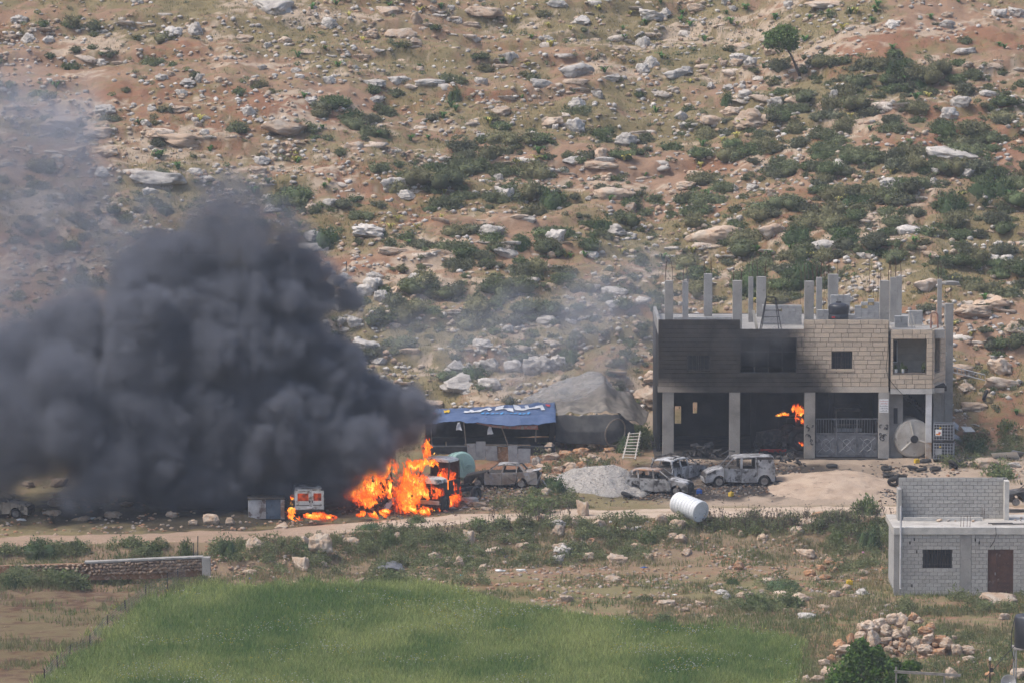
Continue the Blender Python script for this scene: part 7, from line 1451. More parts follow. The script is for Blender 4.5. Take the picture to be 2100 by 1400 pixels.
for crs in range(5):
    u = .30 + random.uniform(0, .01)
    while u < .995:
        p, h_ = wall_at(u); l = random.uniform(.15, .33); hh = .9 / 5 if False else h_ / 4.6
        z_ = (crs + .5) * hh
        if z_ < h_ - .03:
            o = link('wall_stone', random.choice(WS), None, wall); o.location = Vector(p) - wl + Vector((0, .08 + random.uniform(-.03, .03), z_)); o.scale = (l * 1.08, .3, hh * random.uniform(.85, 1.35)); o.location.z += random.uniform(-.035, .035); o.rotation_euler = (random.uniform(-.3, .3), random.uniform(-.4, .4), random.uniform(-.2, .2)); tot += 1
        u += l / lenw
p, h_ = wall_at(1.0); MB().bx(-.05, .40, -.06, .5, -.3, h_ - .02).build('end_pier', m_conc, wall, bevel=.03, loc=Vector(p) - wl)
# fence
fp = [(405,1161,64),(397,1177,66),(366,1194,30),(344,1212,40),(299,1227,26),(258,1259,24),(219,1290,26),(184,1331,28),(143,1352,24),(118,1374,22),(91,1402,26)]
fg_ = G([a[0] for a in fp], [min(a[1], 1430) for a in fp]); fence = thing('wire_fence', 'thin wire fence on dark posts along the field edge', 'fence', tuple(fg_[4])); fl_ = Vector(fence.location)
tops = []
for (a, b, h_), p in zip(fp, fg_):
    H = h_ / PX(p[1]); H = max(H, .75); q_ = Vector(p) - fl_; lean = random.uniform(-.06, .06); MB().tube([tuple(q_), tuple(q_ + Vector((lean, 0, H)))], .028, 6).build('post', m_black, fence); tops.append((q_, min(H, 1.0)))
m_wire = mat('wire', (.20, .20, .20), rough=.6)
for (p0, h0), (p1, h1) in zip(tops, tops[1:]):
    mbw = MB()
    for k in range(6): z_ = (k + .5) / 6; mbw.tube([tuple(p0 + Vector((0, 0, h0 * z_))), tuple((p0 + p1) / 2 + Vector((0, 0, (h0 + h1) / 2 * z_ - .03))), tuple(p1 + Vector((0, 0, h1 * z_)))], .006, 3, cap=False)
    n_ = max(3, int((p1 - p0).length / .35))
    for k in range(n_): q_ = p0.lerp(p1, k / n_); mbw.tube([tuple(q_), tuple(q_ + Vector((0, 0, lerp(h0, h1, k / n_))))], .005, 3, cap=False)
    mbw.build('wire_mesh', m_wire, fence)
# ================================================================== trees
def tree(name, label, base, pts, crown, nleaf, lsize, cA, cB, trunk_r, m_bark, seed=1):
    """pts: trunk polyline; crown: blobs (x,y,z,rx,ry,rz) relative to base"""
    r = np.random.default_rng(seed); t = thing(name, label, 'tree', tuple(base))
    n = len(pts); MB().tube(pts, [trunk_r * (1 - .6 * i / (n - 1)) for i in range(n)], 8).build('trunk', m_bark, t, shade=True)
    V = []; C = []
    for i, (x, y, z, rx, ry, rz) in enumerate(crown):
        e = Vector(pts[-1]); c = Vector((x, y, z)); MB().tube([tuple(e * .98), tuple(e.lerp(c, .5) + Vector((r.uniform(-.1, .1), r.uniform(-.1, .1), 0))), tuple(c)], [trunk_r * .4, trunk_r * .28, trunk_r * .1], 6).build('limb', m_bark, t)
        k = int(nleaf / len(crown)); d = r.normal(size=(k, 3)); d /= np.linalg.norm(d, axis=1, keepdims=True); rr = r.uniform(.25, 1.0, (k, 1)) ** .5; lump = .75 + .5 * fbm(d[:, 0] * 2.5 + i * 9, d[:, 1] * 2.5, d[:, 2] * 2.5, oct=2, seed=seed)[:, None]
        p = np.array((x, y, z)) + d * rr * lump * (rx, ry, rz); a = r.normal(size=(k, 3)); a /= np.linalg.norm(a, axis=1, keepdims=True); b = np.cross(a, r.normal(size=(k, 3))); b /= np.linalg.norm(b, axis=1, keepdims=True); L = lsize * r.uniform(.6, 1.4, (k, 1))
        V.append(np.stack([p - b * L * .5, p + a * L * .15 + b * L * .5, p + a * L], 1)); C.append(np.repeat(lerp(np.array(cA), np.array(cB), r.uniform(0, 1, (k, 1))), 3, 0))
    V = np.concatenate(V).reshape(-1, 3); me = mesh_np('crown', V, np.arange(len(V)).reshape(-1, 3)); set_col(me, np.concatenate(C)); link('crown', me, m_leaf, t); return t
m_bark = mat('bark', (.07, .055, .045), c2=(.11, .09, .075), scale=6, rough=.95, bump=.02, bscale=9)
p = G(1641, 154)[0]; s = PX(p[1]); tp = lambda px, row, dy=0: ((px - 1641) / s, dy, (154 - row) / s * .985)
tree('lone_tree', 'lone small tree with bent dark trunk and round crown on the hillside', p, [(0, 0, -.1), tp(1630, 130), tp(1622, 112, .1), tp(1614, 100, .1)], [(*tp(1600, 82, .2), 1.15, 1.0, .8), (*tp(1616, 72, -.2), .8, .8, .7), (*tp(1588, 74, .1), .8, .8, .55), (*tp(1622, 88, .3), .6, .6, .5), (*tp(1606, 62, 0), .7, .7, .5), (*tp(1580, 88, -.3), .5, .5, .35)], 4200, .17, (.10, .17, .055), (.20, .27, .10), .11, m_bark, 5)
p = G(1775, 1432)[0]; s = PX(p[1]); tp = lambda px, row, dy=0: ((px - 1775) / s, dy, (1432 - row) / s)
tree('fig_bush', 'bright green leafy fig bush at the picture bottom below the rock heap', p, [(0, 0, -.2), (.05, 0, .5), (.1, .05, .9)], [(*tp(1770, 1372, 0), 1.1, 1.0, .85), (*tp(1735, 1385, .2), .95, .9, .7), (*tp(1810, 1385, -.2), 1.0, .9, .75), (*tp(1760, 1345, .1), .7, .7, .75), (*tp(1790, 1350, .3), .65, .65, .6), (*tp(1715, 1405, -.3), .7, .7, .6), (*tp(1840, 1400, .0), .6, .6, .55), (*tp(1830, 1362, .4), .4, .4, .3), (*tp(1765, 1325, .0), .35, .35, .45), (*tp(1800, 1340, .0), .3, .3, .4), (*tp(1870, 1366, .4), .5, .4, .2)], 9000, .15, (.065, .15, .028), (.17, .27, .07), .14, m_bark, 9)
# ================================================================== corner: rail, pole, dish, barrel on its stand
NY = -73.0; ng = lambda px: ground_z(P(px, 1400, NY)[0], NY)
a, b = P(1833, 1376, NY), P(1970, 1384, NY); t = thing('timber_rail', 'weathered timber rail on posts beside the fig bush', 'rail', (a[0], NY, ng(1840))); la = Vector(t.location)
MB().box(tuple((Vector(a) + Vector(b)) / 2 - la), (float(np.linalg.norm(b - a)), .07, .12), ry=math.atan2(a[2] - b[2], b[0] - a[0])).build('beam', mat('grey_timber', (.30, .275, .25), c2=(.20, .18, .16), scale=4, rough=.9), t)
for px in (1838, 1937): q_ = P(px, 1380, NY); MB().tube([(q_[0] - la.x, .05, -.1), (q_[0] - la.x, .05, q_[2] - la.z + (.3 if px == 1838 else .0))], .045, 7).build('post', MATS['grey_timber'], t)
q_ = P(2030, 1400, NY); top = P(2030, 1353, NY); t = thing('antenna_pole', 'thin dark pole with a white cap near the black barrel', 'pole', (q_[0], NY, ng(2030))); hp = top[2] - t.location.z
MB().tube([(0, 0, -.1), (0, 0, hp)], .03, 7).build('mast', m_black, t); MB().lathe([(.05, 0), (.06, .08), (.04, .16)], 10, Matrix.Translation((0, 0, hp))).build('cap', m_white, t); MB().box((.07, 0, hp - .45), (.14, .08, .2)).build('clamp', m_black, t)
q_ = P(2068, 1396, NY); t = thing('satellite_dish', 'small grey satellite dish below the black barrel', 'dish', (q_[0], NY, ng(2068))); hd = q_[2] - t.location.z
dm = Matrix.Translation((0, 0, hd - .05)) @ Matrix.Rotation(R(78), 4, 'X') @ Matrix.Rotation(.3, 4, 'Z'); MB().lathe([(.02, -.10), (.18, -.07), (.30, -.01), (.36, .06), (.35, .065), (.29, .005), (.17, -.05), (.02, -.08)], 24, dm).build('reflector', mat('dish_grey', (.45, .44, .43), c2=(.34, .33, .32), scale=3, rough=.5), t, shade=True)
MB().tube([tuple(dm @ Vector((0, -.33, .05))), tuple(dm @ Vector((0, -.1, .42)))], .015, 5).build('feed_arm', m_black, t); MB().tube([(0, .12, -.1), (0, .12, hd)], .035, 7).build('mast', m_galv, t); MB().box(tuple(dm @ Vector((0, -.08, .44))), (.07, .07, .1)).build('feed_horn', m_white, t)
q0, q1 = P(2112, 1330, NY), P(2112, 1262, NY); zg = ng(2110); t = thing('black_barrel', 'tall black plastic water barrel on a steel stand at the picture edge', 'water tank', (q0[0], NY + .6, zg))
hb2 = q0[2] - zg; ht = q1[2] - q0[2]; MB().lathe([(.62, 0), (.66, .05), (.66, ht * .9), (.6, ht * .97), (.2, ht * 1.0)], 26, Matrix.Translation((0, 0, hb2))).build('body', m_tankb, t, shade=True); MB().lathe([(.2, 0), (.21, .12), (.15, .14)], 16, Matrix.Translation((0, 0, hb2 + ht))).build('lid', m_tankb, t)
for sx in (-1, 1):
    for sy in (-1, 1): MB().tube([(sx * .62, sy * .5, -.1), (sx * .62, sy * .5, hb2 - .05)], .04, 6).build('leg', m_galv, t)
MB().bx(-.72, .72, -.6, .6, hb2 - .06, hb2 - .003).build('platform', MATS['grey_timber'], t); MB().tube([(-.62, -.5, .6), (.62, -.5, 1.0)], .025, 5).build('brace', m_galv, t)
MB().tube([(-.68, -.3, hb2 + ht * .9), (-.82, -.4, hb2 + ht * .5), (-.84, -.4, hb2), (-.72, -.5, hb2 - .5), (-.9, -.6, hb2 - 1.0)], .022, 5).build('hose', m_black, t); MB().tube([(-.66, -.3, hb2 + .1), (-1.1, -.4, hb2 - .3), (-1.6, -.5, hb2 - .9), (-2.0, -.5, hb2 - 1.3)], .02, 5).build('hose', m_black, t)

# ================================================================== litter one can pick out
def lump(name, label, cat, px, row, sx, sy, sz, m, seed, rz=0.0):
    p = G(px, row)[0]; v, f = rock_mesh(seed, 3, .6, 4, .3); me = mesh_np(name, v * (sx, sy, sz), f); o = link(name, me, m); o.location = (p[0], p[1], p[2] + sz * .3); o.rotation_euler = (0, 0, rz); tag(o, label, cat); return o
m_blk_sheet = mat('black_sheet', (.035, .036, .040), c2=(.06, .06, .065), scale=2, rough=.6, bump=.04, bscale=4)
o, _ = sheet('black_plastic_sheet', [[(1020, 1142, -24.6), (1046, 1134, -24.6), (1070, 1138, -24.6)], [(1004, 1155, -25.8), (1040, 1142, -25.6), (1078, 1152, -25.8)], [(1005, 1164, -27), (1045, 1166, -27), (1086, 1168, -27)]], 26, 20, m_blk_sheet, None, wr=.12, sc_=1.8, seed=61); tag(o, 'crumpled black plastic sheet on the stony ground', 'sheet')
for k, (a, b) in enumerate(((1026, 1171), (1068, 1170))): lump('white_bag', ('flat' if k == 0 else 'bulging') + ' white bag lying under the black plastic sheet', 'bag', a, b, .30, .2, .15, m_white, 950 + k)
o, _ = sheet('grey_plastic_sheet', [[(785, 1153, -30.2), (805, 1150, -30.2), (825, 1158, -30.2)], [(768, 1170, -32), (800, 1165, -32), (832, 1170, -32)]], 18, 14, mat('grey_sheet', (.11, .115, .125), c2=(.16, .16, .165), scale=2, rough=.7), None, wr=.10, sc_=1.8, seed=63); tag(o, 'dark grey sheet weighed down at the top of the green field', 'sheet')
m_yel = MATS['yellow_plastic']; m_blu = mat('blue_plastic', (.03, .10, .36), rough=.5); m_pink = mat('pink_bag', (.55, .22, .42), rough=.6)
def can(name, label, px, row, m, rz):
    p = G(px, row)[0]; t = thing(name, label, 'can', (p[0], p[1], p[2]), rz); MB().bx(-.16, .16, -.11, .11, .0, .24).build('body', m, t, bevel=.04); MB().tube([(-.1, 0, .24), (-.08, 0, .3), (.06, 0, .3), (.08, 0, .24)], .018, 5).build('handle', m, t); MB().lathe([(.035, .23), (.04, .28), (.03, .29)], 10, Matrix.Translation((.12, 0, 0))).build('cap', m_core, t)
can('jerrycan', 'yellow jerrycan on the reddish earth left of the block house', 1742, 1198, m_yel, .3); can('jerrycan', 'yellow container on the yard in front of the burnt van', 1499, 1017, m_yel, 1.0); can('jerrycan', 'yellow orange container below the fallen white tank', 1880, 949, m_yel, .5); can('jerrycan', 'blue container at the nose of the burnt hatchback', 1434, 1012, m_blu, .2)
for (nm, lab, a, b, sx, sy, sz, m) in (('red_scrap', 'red plastic strip beside the burnt hatchback wheel', 1315, 1016, .26, .07, .04, m_redm), ('blue_scrap', 'dark blue scrap on the bare soil below the bank', 1320, 1163, .2, .1, .05, m_blu), ('white_scrap', 'white plastic scrap on the weeds below the track', 1252, 1071, .1, .08, .1, m_white), ('white_scrap', 'bright white scrap on the bare red soil', 1487, 1140, .1, .06, .05, m_white), ('white_scrap', 'white crumpled bag among the rubble below the white tank', 1266, 1140, .28, .2, .1, m_white), ('pale_scrap', 'pale flat scrap lying near the field edge', 1384, 1219, .16, .1, .04, m_white), ('pink_bag', 'pink plastic bag on the bank beside the block house', 1771, 1134, .12, .1, .1, m_pink), ('blue_scrap', 'blue plastic bit in the grass left of the field top', 515, 1186, .1, .08, .09, m_blu), ('blue_can', 'blue can on the soil above the field', 946, 1179, .1, .06, .05, mat('cyan_can', (.05, .38, .55))), ('white_scrap', 'white sack by the far wreck under the smoke', 190, 1063, .36, .25, .13, m_white), ('white_scrap', 'white sheet lump at the picture edge under the smoke', 42, 1066, .34, .2, .1, m_white), ('white_sheet', 'white folded sheet on the red bank by the block house', 1845, 1140, .4, .3, .16, m_white), ('white_scrap', 'pale block lying below the block house corner', 1776, 1217, .3, .14, .07, m_white), ('green_mesh', 'pale green mesh scrap lying in the weeds by the track', 1575, 1068, .45, .3, .05, mat('green_mesh', (.22, .34, .29), c2=(.3, .4, .36), scale=4)), ('grey_plate', 'grey metal plate lying below the burnt saloon car', 975, 1030, .3, .2, .04, m_galv), ('wheel_cover', 'pale wheel disc lying in the debris by the flames', 940, 1022, .34, .26, .05, m_b3), ('white_scrap', 'white strip on the ground beside the fire', 953, 1039, .22, .08, .03, m_white), ('blue_scrap', 'light blue scrap on the gravel pile', 1256, 972, .1, .08, .05, m_tarpb), ('stone_chunk', 'dark lump lying before the fire on the track side', 757, 1066, .24, .16, .08, m_core)):
    lump(nm, lab, 'litter', a, b, sx, sy, sz, m, abs(hash((a, b))) % 1000 + 1000)
# metal scrap sheets on the slope at the right
for k, (a, b, l, wd_, rx, ry, lab) in enumerate(((1965, 905, 1.5, .35, .5, .6, 'long metal sheet leaning right of the caged tanks'), (1985, 890, .9, .5, .3, .1, 'flat pale slab on the rubble right of the garage'), (1960, 880, .8, .4, .4, -.3, 'bent metal sheet above the caged tanks'), (2000, 880, .5, .3, .2, .1, 'small pale slab on the rubble slope right of the garage'), (2062, 942, 1.6, .8, .35, .1, 'large pale scrap sheet at the right picture edge'), (2085, 938, .9, .6, .3, -.2, 'blue grey scrap sheet at the right picture edge'), (1950, 848, .35, .6, .9, .1, 'upright pale board at the foot of the outer column'))):
    p = on_ground(a, b); o = MB().box((0, 0, 0), (l, wd_, .03), jit=.02).build('scrap_sheet', (m_galv, m_conc_l, m_galv, m_conc_l, m_white, m_galv, m_conc_l)[k], None, loc=(p[0], p[1], p[2] + .25)); o.rotation_euler = (rx + .3, ry, k * .7); tag(o, lab, 'sheet')
# ladder-like roof truss behind the outer column
a, b = P(1955, 763, 12), P(2020, 776, 11.5); t = thing('metal_ladder', 'old metal ladder lying on the bank right of the garage', 'ladder', tuple(a)); d_ = b - a
for s_ in (0, 1): MB().tube([(0, 0, s_ * .35), (d_[0], d_[1], d_[2] + s_ * .35 - .1)], .035, 5).build('rail', m_galv, t)
for k in range(9): u = k / 8; MB().tube([tuple(d_ * u), tuple(d_ * u + np.array((0, 0, .35 - .1 * u)))], .025, 4).build('rung', m_galv, t)
# iron stake on the slope
p = G(710, 556)[0]; o = MB().tube([(0, 0, -.1), (.02, 0, .65)], .03, 6).build('iron_stake', m_black, None, loc=tuple(p)); tag(o, 'dark iron stake standing on the slope above the smoke edge', 'stake')
p = G(1165, 985)[0]; o = MB().tube([(0, 0, .1), (1.3, .2, .35)], .03, 6).build('iron_bar', m_galv, None, loc=tuple(p)); tag(o, 'grey iron bar lying at the left foot of the gravel pile', 'bar')
# ================================================================== fire, smoke, haze
def grid_pts(mn, mx, vox):
    n = np.maximum(2, np.round((np.array(mx) - mn) / vox).astype(int) + 1); ax = [np.linspace(mn[i], mx[i], n[i], dtype=np.float32) for i in range(3)]
    Zg_, Yg_, Xg_ = np.meshgrid(ax[2], ax[1], ax[0], indexing='ij'); return n, Xg_.ravel(), Yg_.ravel(), Zg_.ravel()
def vol_group(name, mn, mx, n, m, threshold=None):
    """geometry nodes: the values stored on the points, laid out as a grid -> volume (or its surface)"""
    g = bpy.data.node_groups.new(name, 'GeometryNodeTree'); g.interface.new_socket('Geometry', in_out='INPUT', socket_type='NodeSocketGeometry'); g.interface.new_socket('Geometry', in_out='OUTPUT', socket_type='NodeSocketGeometry')
    N = g.nodes.new; L = g.links.new; gi = N('NodeGroupInput'); go = N('NodeGroupOutput'); pos = N('GeometryNodeInputPosition')
    a = N('ShaderNodeVectorMath'); a.operation = 'SUBTRACT'; L(pos.outputs[0], a.inputs[0]); a.inputs[1].default_value = tuple(mn)
    b = N('ShaderNodeVectorMath'); b.operation = 'MULTIPLY_ADD'; L(a.outputs[0], b.inputs[0]); st = (np.array(mx) - mn) / (n - 1); b.inputs[1].default_value = tuple(1.0 / st); b.inputs[2].default_value = (.5, .5, .5)
    c = N('ShaderNodeVectorMath'); c.operation = 'FLOOR'; L(b.outputs[0], c.inputs[0]); s = N('ShaderNodeSeparateXYZ'); L(c.outputs[0], s.inputs[0])
    k1 = N('ShaderNodeMath'); k1.operation = 'MULTIPLY_ADD'; L(s.outputs[2], k1.inputs[0]); k1.inputs[1].default_value = float(n[1]); L(s.outputs[1], k1.inputs[2])
    k2 = N('ShaderNodeMath'); k2.operation = 'MULTIPLY_ADD'; L(k1.outputs[0], k2.inputs[0]); k2.inputs[1].default_value = float(n[0]); L(s.outputs[0], k2.inputs[2])
    at = N('GeometryNodeInputNamedAttribute'); at.data_type = 'FLOAT'; at.inputs[0].default_value = 'd'
    si = N('GeometryNodeSampleIndex'); si.data_type = 'FLOAT'; si.domain = 'POINT'; si.clamp = True; L(gi.outputs[0], si.inputs[0]); L(at.outputs[0], si.inputs[1]); L(k2.outputs[0], si.inputs[2])
    vc = N('GeometryNodeVolumeCube'); L(si.outputs[0], vc.inputs['Density']); vc.inputs['Background'].default_value = 0.0; vc.inputs['Min'].default_value = tuple(mn); vc.inputs['Max'].default_value = tuple(mx)
    for i, nm in enumerate(('Resolution X', 'Resolution Y', 'Resolution Z')): vc.inputs[nm].default_value = int(n[i])
    out = vc.outputs[0]
    if threshold is not None:
        vm = N('GeometryNodeVolumeToMesh'); L(out, vm.inputs[0]); vm.inputs['Threshold'].default_value = threshold; out = vm.outputs[0]
    if m is not None:
        sm = N('GeometryNodeSetMaterial'); L(out, sm.inputs[0]); sm.inputs['Material'].default_value = m; out = sm.outputs[0]
    L(out, go.inputs[0]); return g
def field_obj(name, d, mn, mx, n, m, threshold=None):
    me = bpy.data.meshes.new(name); me.vertices.add(len(d)); at = me.attributes.new('d', 'FLOAT', 'POINT'); at.data.foreach_set('value', d.astype(np.float32))
    if m is not None: me.materials.append(m)
    o = bpy.data.objects.new(name, me); col.objects.link(o); md = o.modifiers.new('grid', 'NODES'); md.node_group = vol_group(name, mn, mx, n, m, threshold); return o
def iso(name, d, mn, mx, n, threshold):
    o = field_obj(name, d, mn, mx, n, None, threshold); dg = bpy.context.evaluated_depsgraph_get(); me = bpy.data.meshes.new_from_object(o.evaluated_get(dg)); old = o.data
    g = o.modifiers[0].node_group; bpy.data.objects.remove(o); bpy.data.meshes.remove(old); bpy.data.node_groups.remove(g); me.name = name
    return me
def coarse(f, n, k):
    return f
# ---------------- flames
m_fire = bpy.data.materials.new('flame'); m_fire.use_nodes = True; t = m_fire.node_tree; t.nodes.clear(); out = t.nodes.new('ShaderNodeOutputMaterial')
at = t.nodes.new('ShaderNodeAttribute'); at.attribute_name = 'col'; sep = t.nodes.new('ShaderNodeSeparateColor'); t.links.new(at.outputs['Color'], sep.inputs[0])
geo = t.nodes.new('ShaderNodeNewGeometry'); mp = t.nodes.new('ShaderNodeVectorMath'); mp.operation = 'MULTIPLY'; mp.inputs[1].default_value = (1.0, 1.0, .55); t.links.new(geo.outputs['Position'], mp.inputs[0])
nz = t.nodes.new('ShaderNodeTexNoise'); nz.inputs['Scale'].default_value = 5.0; nz.inputs['Detail'].default_value = 5; nz.inputs['Distortion'].default_value = .7; t.links.new(mp.outputs[0], nz.inputs['Vector'])
ad = t.nodes.new('ShaderNodeMath'); ad.operation = 'MULTIPLY_ADD'; t.links.new(nz.outputs[0], ad.inputs[0]); ad.inputs[1].default_value = 2.2; ad.inputs[2].default_value = -1.15
a2 = t.nodes.new('ShaderNodeMath'); a2.operation = 'ADD'; t.links.new(ad.outputs[0], a2.inputs[0]); t.links.new(sep.outputs[0], a2.inputs[1])
rp = t.nodes.new('ShaderNodeValToRGB'); e = rp.color_ramp.elements; e[0].position = .05; e[0].color = (.30, .018, .003, 1); e[1].position = .95; e[1].color = (1.0, .62, .12, 1)
for p_, c_ in ((.3, (.75, .075, .008, 1)), (.55, (1.0, .19, .016, 1)), (.78, (1.0, .36, .035, 1))): q = e.new(p_); q.color = c_
t.links.new(a2.outputs[0], rp.inputs[0]); em = t.nodes.new('ShaderNodeEmission'); t.links.new(rp.outputs[0], em.inputs[0]); em.inputs[1].default_value = 1.15
tr = t.nodes.new('ShaderNodeBsdfTransparent'); mx = t.nodes.new('ShaderNodeMixShader'); al = t.nodes.new('ShaderNodeMapRange'); al.inputs[1].default_value = .0; al.inputs[2].default_value = .5; al.inputs[3].default_value = .06; al.inputs[4].default_value = .84
t.links.new(a2.outputs[0], al.inputs[0]); t.links.new(al.outputs[0], mx.inputs[0]); t.links.new(tr.outputs[0], mx.inputs[1]); t.links.new(em.outputs[0], mx.inputs[2]); t.links.new(mx.outputs[0], out.inputs[0])
def fire(name, label, blobs, vox=.055, seed=1, wind=-.35, thr=.0, tc=.9):
    """blobs: (px,row,rx_px,ry_px,Y,depth_m); flames are where the ragged field passes zero"""
    B = []
    for (px, row, rx, ry, Y, dp) in blobs: c = P(px, row, Y); s = PX(Y); B.append((c[0], c[1], c[2], rx / s, dp, ry / s))
    B = np.array(B); mn = np.array([(B[:, i] - B[:, 3 + i] * 1.5).min() for i in range(3)]); mx = np.array([(B[:, i] + B[:, 3 + i] * 1.6).max() for i in range(3)])
    n, x, y, z = grid_pts(mn, mx, vox); zb = mn[2]
    wx = (fbm(x * .9, y * .9, z * .6, oct=2, seed=seed) - .5) * 1.1; wz = (fbm(x * 1.3, y * 1.3, z * .8, oct=2, seed=seed + 1) - .5) * 1.0
    xs = x + wx - wind * (z - zb) * .6; zs_ = z * .42 + wz * .5
    nn = fbm(xs * 2.3, y * 2.3, zs_ * 2.3, oct=4, seed=seed + 2, gain=.6)
    env = np.full(len(x), -1.0, np.float32)
    for c in B:
        dx = (x + wx * .55 - c[0]) / c[3]; dz = (z + wz * .5 - c[2]) / c[5]; q = np.sqrt(dx * dx + ((y - c[1]) / c[4]) ** 2 + dz * dz); env = np.maximum(env, 1.0 - q)
    rdg = 1 - np.abs(2 * nn - 1); big = fbm(xs * .8, y * .8, zs_ * .8, oct=2, seed=seed + 7)
    T = lerp(1.0, tc, np.clip((env + .34) * 1.1 + (big - .5) * 2.2, 0, 1))
    d = np.where(env < -.42, -1, rdg - T)
    me = iso(name, d, mn, mx, n, thr + 1e-4); v = np.empty(len(me.vertices) * 3, np.float32); me.vertices.foreach_get('co', v); v = v.reshape(-1, 3)
    e2 = np.full(len(v), -1.0)
    for c in B: q = np.sqrt(((v[:, 0] - c[0]) / c[3]) ** 2 + ((v[:, 1] - c[1]) / c[4]) ** 2 + ((v[:, 2] - c[2]) / c[5]) ** 2); e2 = np.maximum(e2, 1 - q)
    heat = np.clip(.30 + e2 * .8, 0, 1); set_col(me, np.stack([heat, heat, heat], -1)); smooth(me); me.materials.clear(); me.materials.append(m_fire)
    o = link(name, me); tag(o, label, 'fire'); return o
fire('flames', 'tall orange flames wrapping the burning truck cab', [(850, 1005, 34, 22, -16.2, .4), (838, 1020, 22, 28, -16.4, .5), (878, 1010, 26, 12, -16.3, .3), (875, 950, 30, 12, -15.0, .3), (850, 955, 26, 14, -14.9, .5), (880, 916, 14, 26, -14.2, .5), (893, 930, 12, 12, -14.0, .4), (838, 980, 16, 26, -15.2, .5), (845, 1042, 36, 10, -17.0, .4), (850, 985, 30, 14, -16.0, .35)], seed=21, tc=.875)
fire('flames', 'flames burning round the rear wheels of the burning truck', [(915, 1000, 16, 26, -14.6, .4), (928, 1008, 12, 26, -13.4, .5), (905, 985, 10, 18, -14.8, .35), (922, 1030, 18, 8, -14.4, .4)], vox=.045, seed=25, tc=.86)
fire('flames', 'thin line of flames on the ground under the truck bumper', [(890, 1046, 26, 6, -17.2, .3), (868, 1048, 14, 6, -17.3, .3)], vox=.04, seed=27, tc=.84)
fire('flames', 'spreading orange flames over the lorry skeleton', [(760, 1000, 44, 30, -15.2, .6), (755, 965, 36, 30, -14.8, .7), (772, 938, 24, 24, -14.4, .7), (738, 985, 28, 26, -15.4, .5), (730, 1010, 30, 12, -15.6, .5), (712, 1012, 20, 7, -15.4, .4), (792, 962, 26, 24, -14.4, .6), (800, 1000, 16, 24, -15.0, .4), (755, 1030, 22, 12, -15.9, .4), (770, 1008, 22, 10, -16.7, .2)], seed=33, tc=.885)
fire('flames', 'narrow flame licking up the side of the burning white van', [(598, 1048, 14, 24, -20.4, .4), (593, 1032, 12, 18, -20.2, .4), (606, 1066, 14, 10, -20.8, .4), (597, 1018, 8, 12, -20.0, .35)], vox=.045, seed=41, tc=.78)
fire('flames', 'low flames burning along the ground under the white van', [(650, 1058, 20, 7, -21.0, .4), (675, 1059, 12, 5, -20.9, .3), (636, 1056, 14, 7, -20.9, .4)], vox=.04, seed=45, tc=.82)
fire('flames', 'small ground flames before the leaning torn panel', [(742, 1053, 10, 7, -19.6, .3), (775, 1054, 18, 8, -19.8, .35), (790, 1050, 12, 8, -19.4, .3)], vox=.04, seed=47, tc=.82)
fire('flames', 'small flame curling under the garage ceiling', [(1606, 846, 15, 7, 4.2, .4), (1596, 852, 8, 5, 4.0, .3)], vox=.04, seed=51, tc=.89)
fire('flames', 'larger flame curling beside the third garage column', [(1641, 847, 11, 17, 3.0, .4), (1646, 858, 7, 11, 2.8, .3), (1632, 838, 11, 7, 3.2, .35)], vox=.04, seed=57, tc=.89)
fire('flames', 'tiny flames flickering on the tractor in the garage', [(1588, 898, 6, 3, 3.0, .2), (1628, 896, 9, 3, 3.0, .2), (1642, 912, 5, 4, 2.4, .2)], vox=.03, seed=53, tc=.8)
# ---------------- smoke
def smoke_mat(name, color, dens, aniso=.0, absorb=(0, 0, 0)):
    m = bpy.data.materials.new(name); m.use_nodes = True; t = m.node_tree; t.nodes.clear(); out = t.nodes.new('ShaderNodeOutputMaterial'); pv = t.nodes.new('ShaderNodeVolumePrincipled')
    pv.inputs['Color'].default_value = (*color, 1); pv.inputs['Density'].default_value = dens; pv.inputs['Anisotropy'].default_value = aniso; pv.inputs['Density Attribute'].default_value = 'density'; t.links.new(pv.outputs[0], out.inputs['Volume']); return m
def homog(name, color, dens):
    m = bpy.data.materials.new(name); m.use_nodes = True; t = m.node_tree; t.nodes.clear(); out = t.nodes.new('ShaderNodeOutputMaterial'); pv = t.nodes.new('ShaderNodeVolumePrincipled')
    pv.inputs['Color'].default_value = (*color, 1); pv.inputs['Density'].default_value = dens; pv.inputs['Density Attribute'].default_value = ''; t.links.new(pv.outputs[0], out.inputs['Volume']); return m
